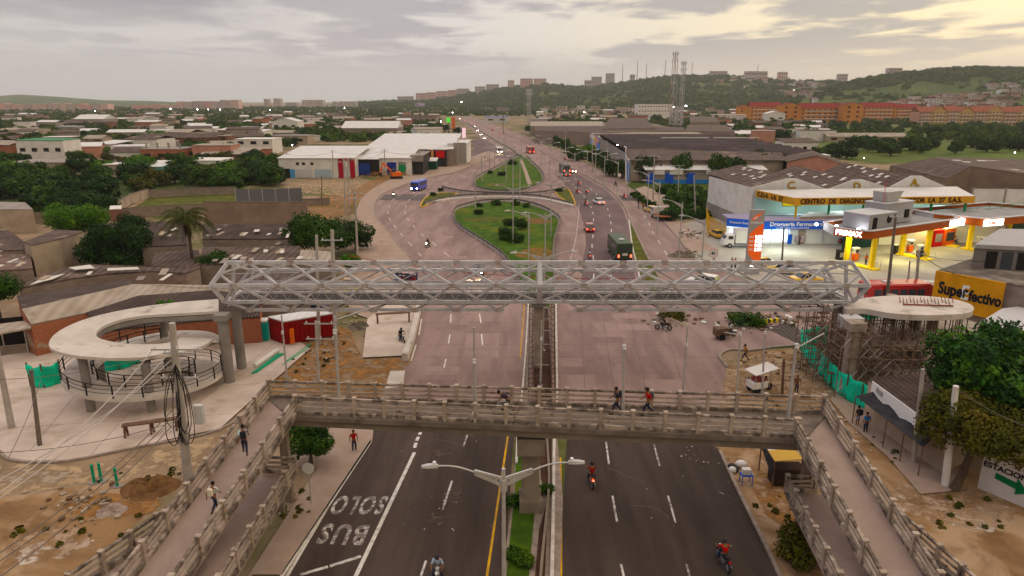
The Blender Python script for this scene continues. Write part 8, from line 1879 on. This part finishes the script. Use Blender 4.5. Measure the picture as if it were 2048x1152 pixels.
person('man in a pale blue shirt with a dark shoulder bag on the left ramp',decked(491,908,5.85),1.9,'walk',(.5,.58,.66),bag=(.02,.02,.025))
person('woman in a white shirt with a pale bag on the left ramp, nearer the camera',decked(430,1022,4.85),1.3,'walk',wht,h=1.6,bag=(.6,.52,.42))
person('man in a red shirt standing on the near pavement beside the small tree',P(709,903),-1.2,'stand',red_)
def onbr(px,t=.55):a,b=nl.lerp(nr,(px-590)/1008),fl.lerp(fr,(px-537)/1113);c=a.lerp(b,t);return Vector((c.x,c.y,HR-PH+.02))
person('cyclist in dark clothes bending over handlebars on the old footbridge',onbr(1030),PI,'lean',(.04,.03,.04),helmet=None)
person('person in dark clothes with a backpack beside a mast on the old footbridge',onbr(1250,.7),PI,'walk',(.05,.045,.06),bag=(.02,.02,.03))
person('person in a red shirt and cap with a dark backpack on the old footbridge',onbr(1311,.7),PI,'walk',red_,hat=(.03,.02,.02),bag=(.05,.05,.06))
person('man in a mustard shirt striding across the dirt corner',P(1490,721),2.9,'walk',(.50,.25,.03))
person('person in a brown top standing by the far end of the old footbridge',P(1592,787),-1.6,'stand',(.16,.09,.07))
person('person with a dark backpack and pale shorts near the black awning',P(1714,852),1.8,'stand',(.03,.03,.035),(.4,.42,.5),shorts=True,bag=(.02,.02,.02))
person('person in a blue shirt standing beside the black awning',P(1730,866),1.6,'stand',(.05,.20,.42))
person('attendant in orange at the nearest fuel pumps',P(1731,530),-1.4,'stand',(.55,.12,.03))
for i,(x,y,c,l)in enumerate([(1449,538,red_,'seated person in red beside the price totem'),(1463,537,red_,'left one of two people in red standing beside the price totem'),(1470,538,red_,'right one of two people in red standing beside the price totem'),(1427,535,wht,'person in white below the speed limit sign'),(1585,487,(.04,.04,.05),'left person in black in the group outside the pharmacy'),(1592,484,(.35,.1,.1),'middle person in the group outside the pharmacy'),(1598,490,(.05,.07,.12),'right person in navy in the group outside the pharmacy'),(1277,417,(.03,.03,.03),'walker in dark clothes on the service road near the taxi'),(1286,419,(.5,.15,.08),'walker in orange on the service road near the taxi'),(970,318,(.05,.05,.05),'left one of two figures on the far left corner pavement'),(976,320,(.05,.05,.05),'right one of two figures on the far left corner pavement'),(726,461,(.05,.04,.04),'dark figure standing on the promenade by the broad tree')]):
 person(l,P(x,y),rt.uniform(0,6),'sit' if 'seated' in l else 'stand',c,fine=False)
def moto(label,p,rz,m,rider=None,rl='',name='motorcycle',lit=None,sc=1.0):
 T=thing(name,label,'motorcycle',p,rz,None)
 for x in(-.62,.68):t_=MB().wheel((x,0,.3),.3,.1,20).build('wheel',M_rub,T);MB().wheel((x,0,.3),.2,.12,12).build('rim',M_rim,t_)
 MB().loft([[(x,y,z+zz_)for y,z in((-w,0),(w,0),(w*.7,q),(-w*.7,q))]for x,w,zz_,q in((-.75,.07,.70,.1),(-.3,.12,.58,.2),(.1,.13,.55,.32),(.4,.10,.62,.26))]).build('tank_and_tail',m,T,bevel=.02)
 MB().box((.0,0,.38),(.45,.26,.30)).build('engine',M_rim,T,bevel=.04);MB().box((-.28,0,.80),(.6,.24,.09)).build('seat',M_black,T,bevel=.03)
 MB().tube([(.68,0,.3),(.45,0,.95)],.035,6).build('fork',M_galv,T);MB().tube([(.42,-.33,1.0),(.46,0,.97),(.42,.33,1.0)],.02,6).build('handlebar',M_black,T)
 MB().sphere((.58,0,.85),.09,8,6).build('headlight',M_headl if lit=='f' else M_lampoff,T);MB().box((-.8,0,.72),(.05,.14,.09)).build('taillight',M_tail if lit=='r' else M_red,T);MB().tube([(-.1,-.13,.28),(-.7,-.16,.34)],.045,8).build('exhaust',M_rim,T)
 if rider:person(rl,p,rz,'ride',rider,helmet=(.03,.03,.035),fine=(p.y<75))
 return T
U=N_
moto('blurred-looking orange and dark motorcycle on the near right carriageway',P(1183,968),U,M_org,(.32,.02,.02),'rider in red on the orange motorcycle of the near right carriageway',lit='r')
moto('dark motorcycle nearest the bottom edge on the right carriageway',P(1446,1130),U+.1,M_black,red_,'rider in red with a dark backpack on the nearest motorcycle')
moto('pale blue motorcycle cut by the bottom edge of the left carriageway',P(876,1160),-U,M_lgrey,(.35,.42,.5),'rider in pale blue at the bottom edge of the picture')
moto('small black motorbike on the pale pad beside the low road wall',P(803,684),-U+.5,M_black,(.02,.02,.025),'rider in black on the pale pad beside the road wall')
moto('dark motorcycle turning into the junction below the steel bridge',P(1327,660),2.9,M_black,(.05,.05,.04),'rider in dark clothes turning into the junction')
moto('motorcycle with its headlight glaring on the left carriageway behind the steel bridge',P(856,495),-U-.35,M_black,(.05,.03,.03),'rider behind the glaring headlight on the left carriageway',lit='f')
moto('motorcycle with its headlight on at the asphalt band, left carriageway',P(787,394),-U+.2,M_black,(.2,.1,.1),'rider at the left asphalt band',lit='f')
moto('motorcycle with a green lit rear close behind the steel bridge',P(1179,518),U,M_green,wht,'rider in white left of the green bus',lit='r')
for x,y,c,l,a in[(1157,372,red_,'farthest red-lit one of four on the right carriageway',.5),(1154,388,(.1,.02,.02),'left red-lit one just above the asphalt band',.4),(1173,388,wht,'rider-in-white one just above the asphalt band',.4),(1171,412,(.25,.02,.02),'red one left of the white sedan',.3)]:moto('motorcycle, '+l,P(x,y),U+a,M_red,c,'rider on the motorcycle, '+l,lit='r')
moto('red motorcycle on the service road asphalt band',P(1248,398),U+.4,M_red,red_,'rider in red on the service road',lit='r');moto('dark motorcycle at the top of the service road verge',P(1231,372),U+.4,M_black,(.05,.05,.05),'rider in dark clothes near the round sign')
moto('motorcycle far up the service road',P(1130,320),U+.5,M_red,(.3,.3,.3),'rider far up the service road',lit='r')
moto('black motorcycle parked with its rider near the drinks kiosk in the station',P(1908,490),.3,M_black,wht,'rider in white with a helmet waiting in the station')
def bike(label,p,rz,name='bicycle'):
 T=thing(name,label,'bicycle',p,rz)
 for x in(-.5,.5):
  rg=MB();pts=[Vector((x+.32*math.cos(t),0,.33+.32*math.sin(t)))for t in[k*PI/10 for k in range(21)]];rg.tube(pts,.02,5);rg.build('wheel',M_rub,T)
 MB().tube([(-.5,0,.33),(-.15,0,.85),(.38,0,.8),(.0,0,.33),(-.5,0,.33)],.02,5).tube([(.0,0,.33),(-.15,0,.9)],.02,5).tube([(.5,0,.33),(.36,0,.95)],.02,5).build('frame',M_galv,T);MB().tube([(.33,-.25,.98),(.36,0,.96),(.33,.25,.98)],.018,5).build('handlebar',M_black,T);MB().box((-.16,0,.92),(.22,.12,.05)).build('saddle',M_black,T);return T
bike('bicycle under the bending cyclist on the old footbridge',onbr(1026,.45),PI)
TC=thing('street_cart','three-wheeled vendor cart with a white cloth roof on the dirt corner','cart',P(1520,782),.3)
for x,y in((-.7,.5),(-.7,-.5),(.9,0)):MB().wheel((x,y,.33),.33,.07,18).build('wheel',M_rub,TC)
MB().box((-.4,0,.75),(1.5,1.1,.55)).build('tray',M_plast,TC,bevel=.03);MB().box((-.3,0,1.15),(1.0,.8,.3)).build('goods',mat('goods',(.35,.04,.03),(.1,.1,.1),6),TC,bevel=.08);MB().slab([Vector((-1.2,-.8,1.9)),Vector((1.1,-.8,2.3)),Vector((1.1,.8,2.3)),Vector((-1.2,.8,1.9))],.05).build('cloth_roof',M_plast,TC)
for x,y,z in((-1.0,.55,1.9),(-1.0,-.55,1.9),(.5,.55,2.2),(.5,-.55,2.2)):MB().beam((x,y,.5),(x,y,z),.04,.04).build('pole',M_galv,TC)
person('vendor in a red and white top beside the covered street cart',P(1509,782),.5,'stand',(.42,.08,.08));person('vendor in dark clothes seated behind the covered street cart',P(1531,780),2.5,'sit',(.03,.03,.03))
HC=thing('hand_cart','wooden load cart pulled by a motorcycle in the mouth of the junction','cart',P(1441,678),.2);MB().box((0,0,.85),(1.5,1.0,.9)).build('load',mat('load_brown',(.20,.13,.09),(.1,.07,.05),3),HC,bevel=.1)
for s in(-1,1):MB().wheel((-.1,s*.5,.35),.35,.08,18).build('wheel',M_rub,HC)
moto('motorcycle pulling the wooden load cart at the junction',P(1456,674),.25,M_black,wht,'rider in white pulling the wooden cart')
for i,(x,y,d,r_)in enumerate([(341,218,1500,1.7),(395,219,1500,1.7),(416,219,1500,1.2),(440,219,1500,1.2),(300,221,1500,1.1),(190,222,1500,1.0),(540,220,1400,1.2),(689,216,1300,1.4),(905,225,700,.7),(923,204,1500,1.6),(1347,214,700,1.0),(1372,212,700,1.6),(1169,224,700,.8),(1251,294,238,.5),(1235,290,245,.4),(1100,260,450,.7),(413,338,272,.5),(390,341,272,.4),(284,332,270,.35),(83,372,182,.35),(584,290,320,.5),(882,243,480,.6),(1685,219,800,.9),(1970,186,1350,1.6),(2013,192,1300,1.6),(1992,190,1320,1.3),(1836,190,1400,1.2),(1644,191,1500,1.3),(1675,185,1550,1.5),(1657,188,1500,1.1),(2030,305,330,.5),(1728,316,240,.3),(1566,252,640,.6),(1902,193,1400,1.0),(1885,175,1500,1.1),(1933,178,1500,1.0),(1966,182,1450,.9),(1832,214,1100,.8),(1588,180,1700,1.0),(1596,200,1500,.8)]):glow(x,y,d,'bright pinprick lamp seen across the city near '+('the left horizon' if x<700 else 'the avenue' if x<1270 else 'the right hillside' if y<200 else 'the right district'),r_*.4,M_lamp)
cam=bpy.data.cameras.new('camera');co=bpy.data.objects.new('camera',cam);COL.objects.link(co)
cam.sensor_width=36;cam.lens=36*FPX/2048;cam.clip_end=30000;cam.clip_start=.5
co.location=(0,0,CH);co.rotation_euler=(PI/2-PITCH,0,0)
S.camera=co
S.view_settings.view_transform='Standard';S.view_settings.look='None'
S.view_settings.exposure=0.0;S.view_settings.gamma=1
bpy.data.scenes.remove(TMP)
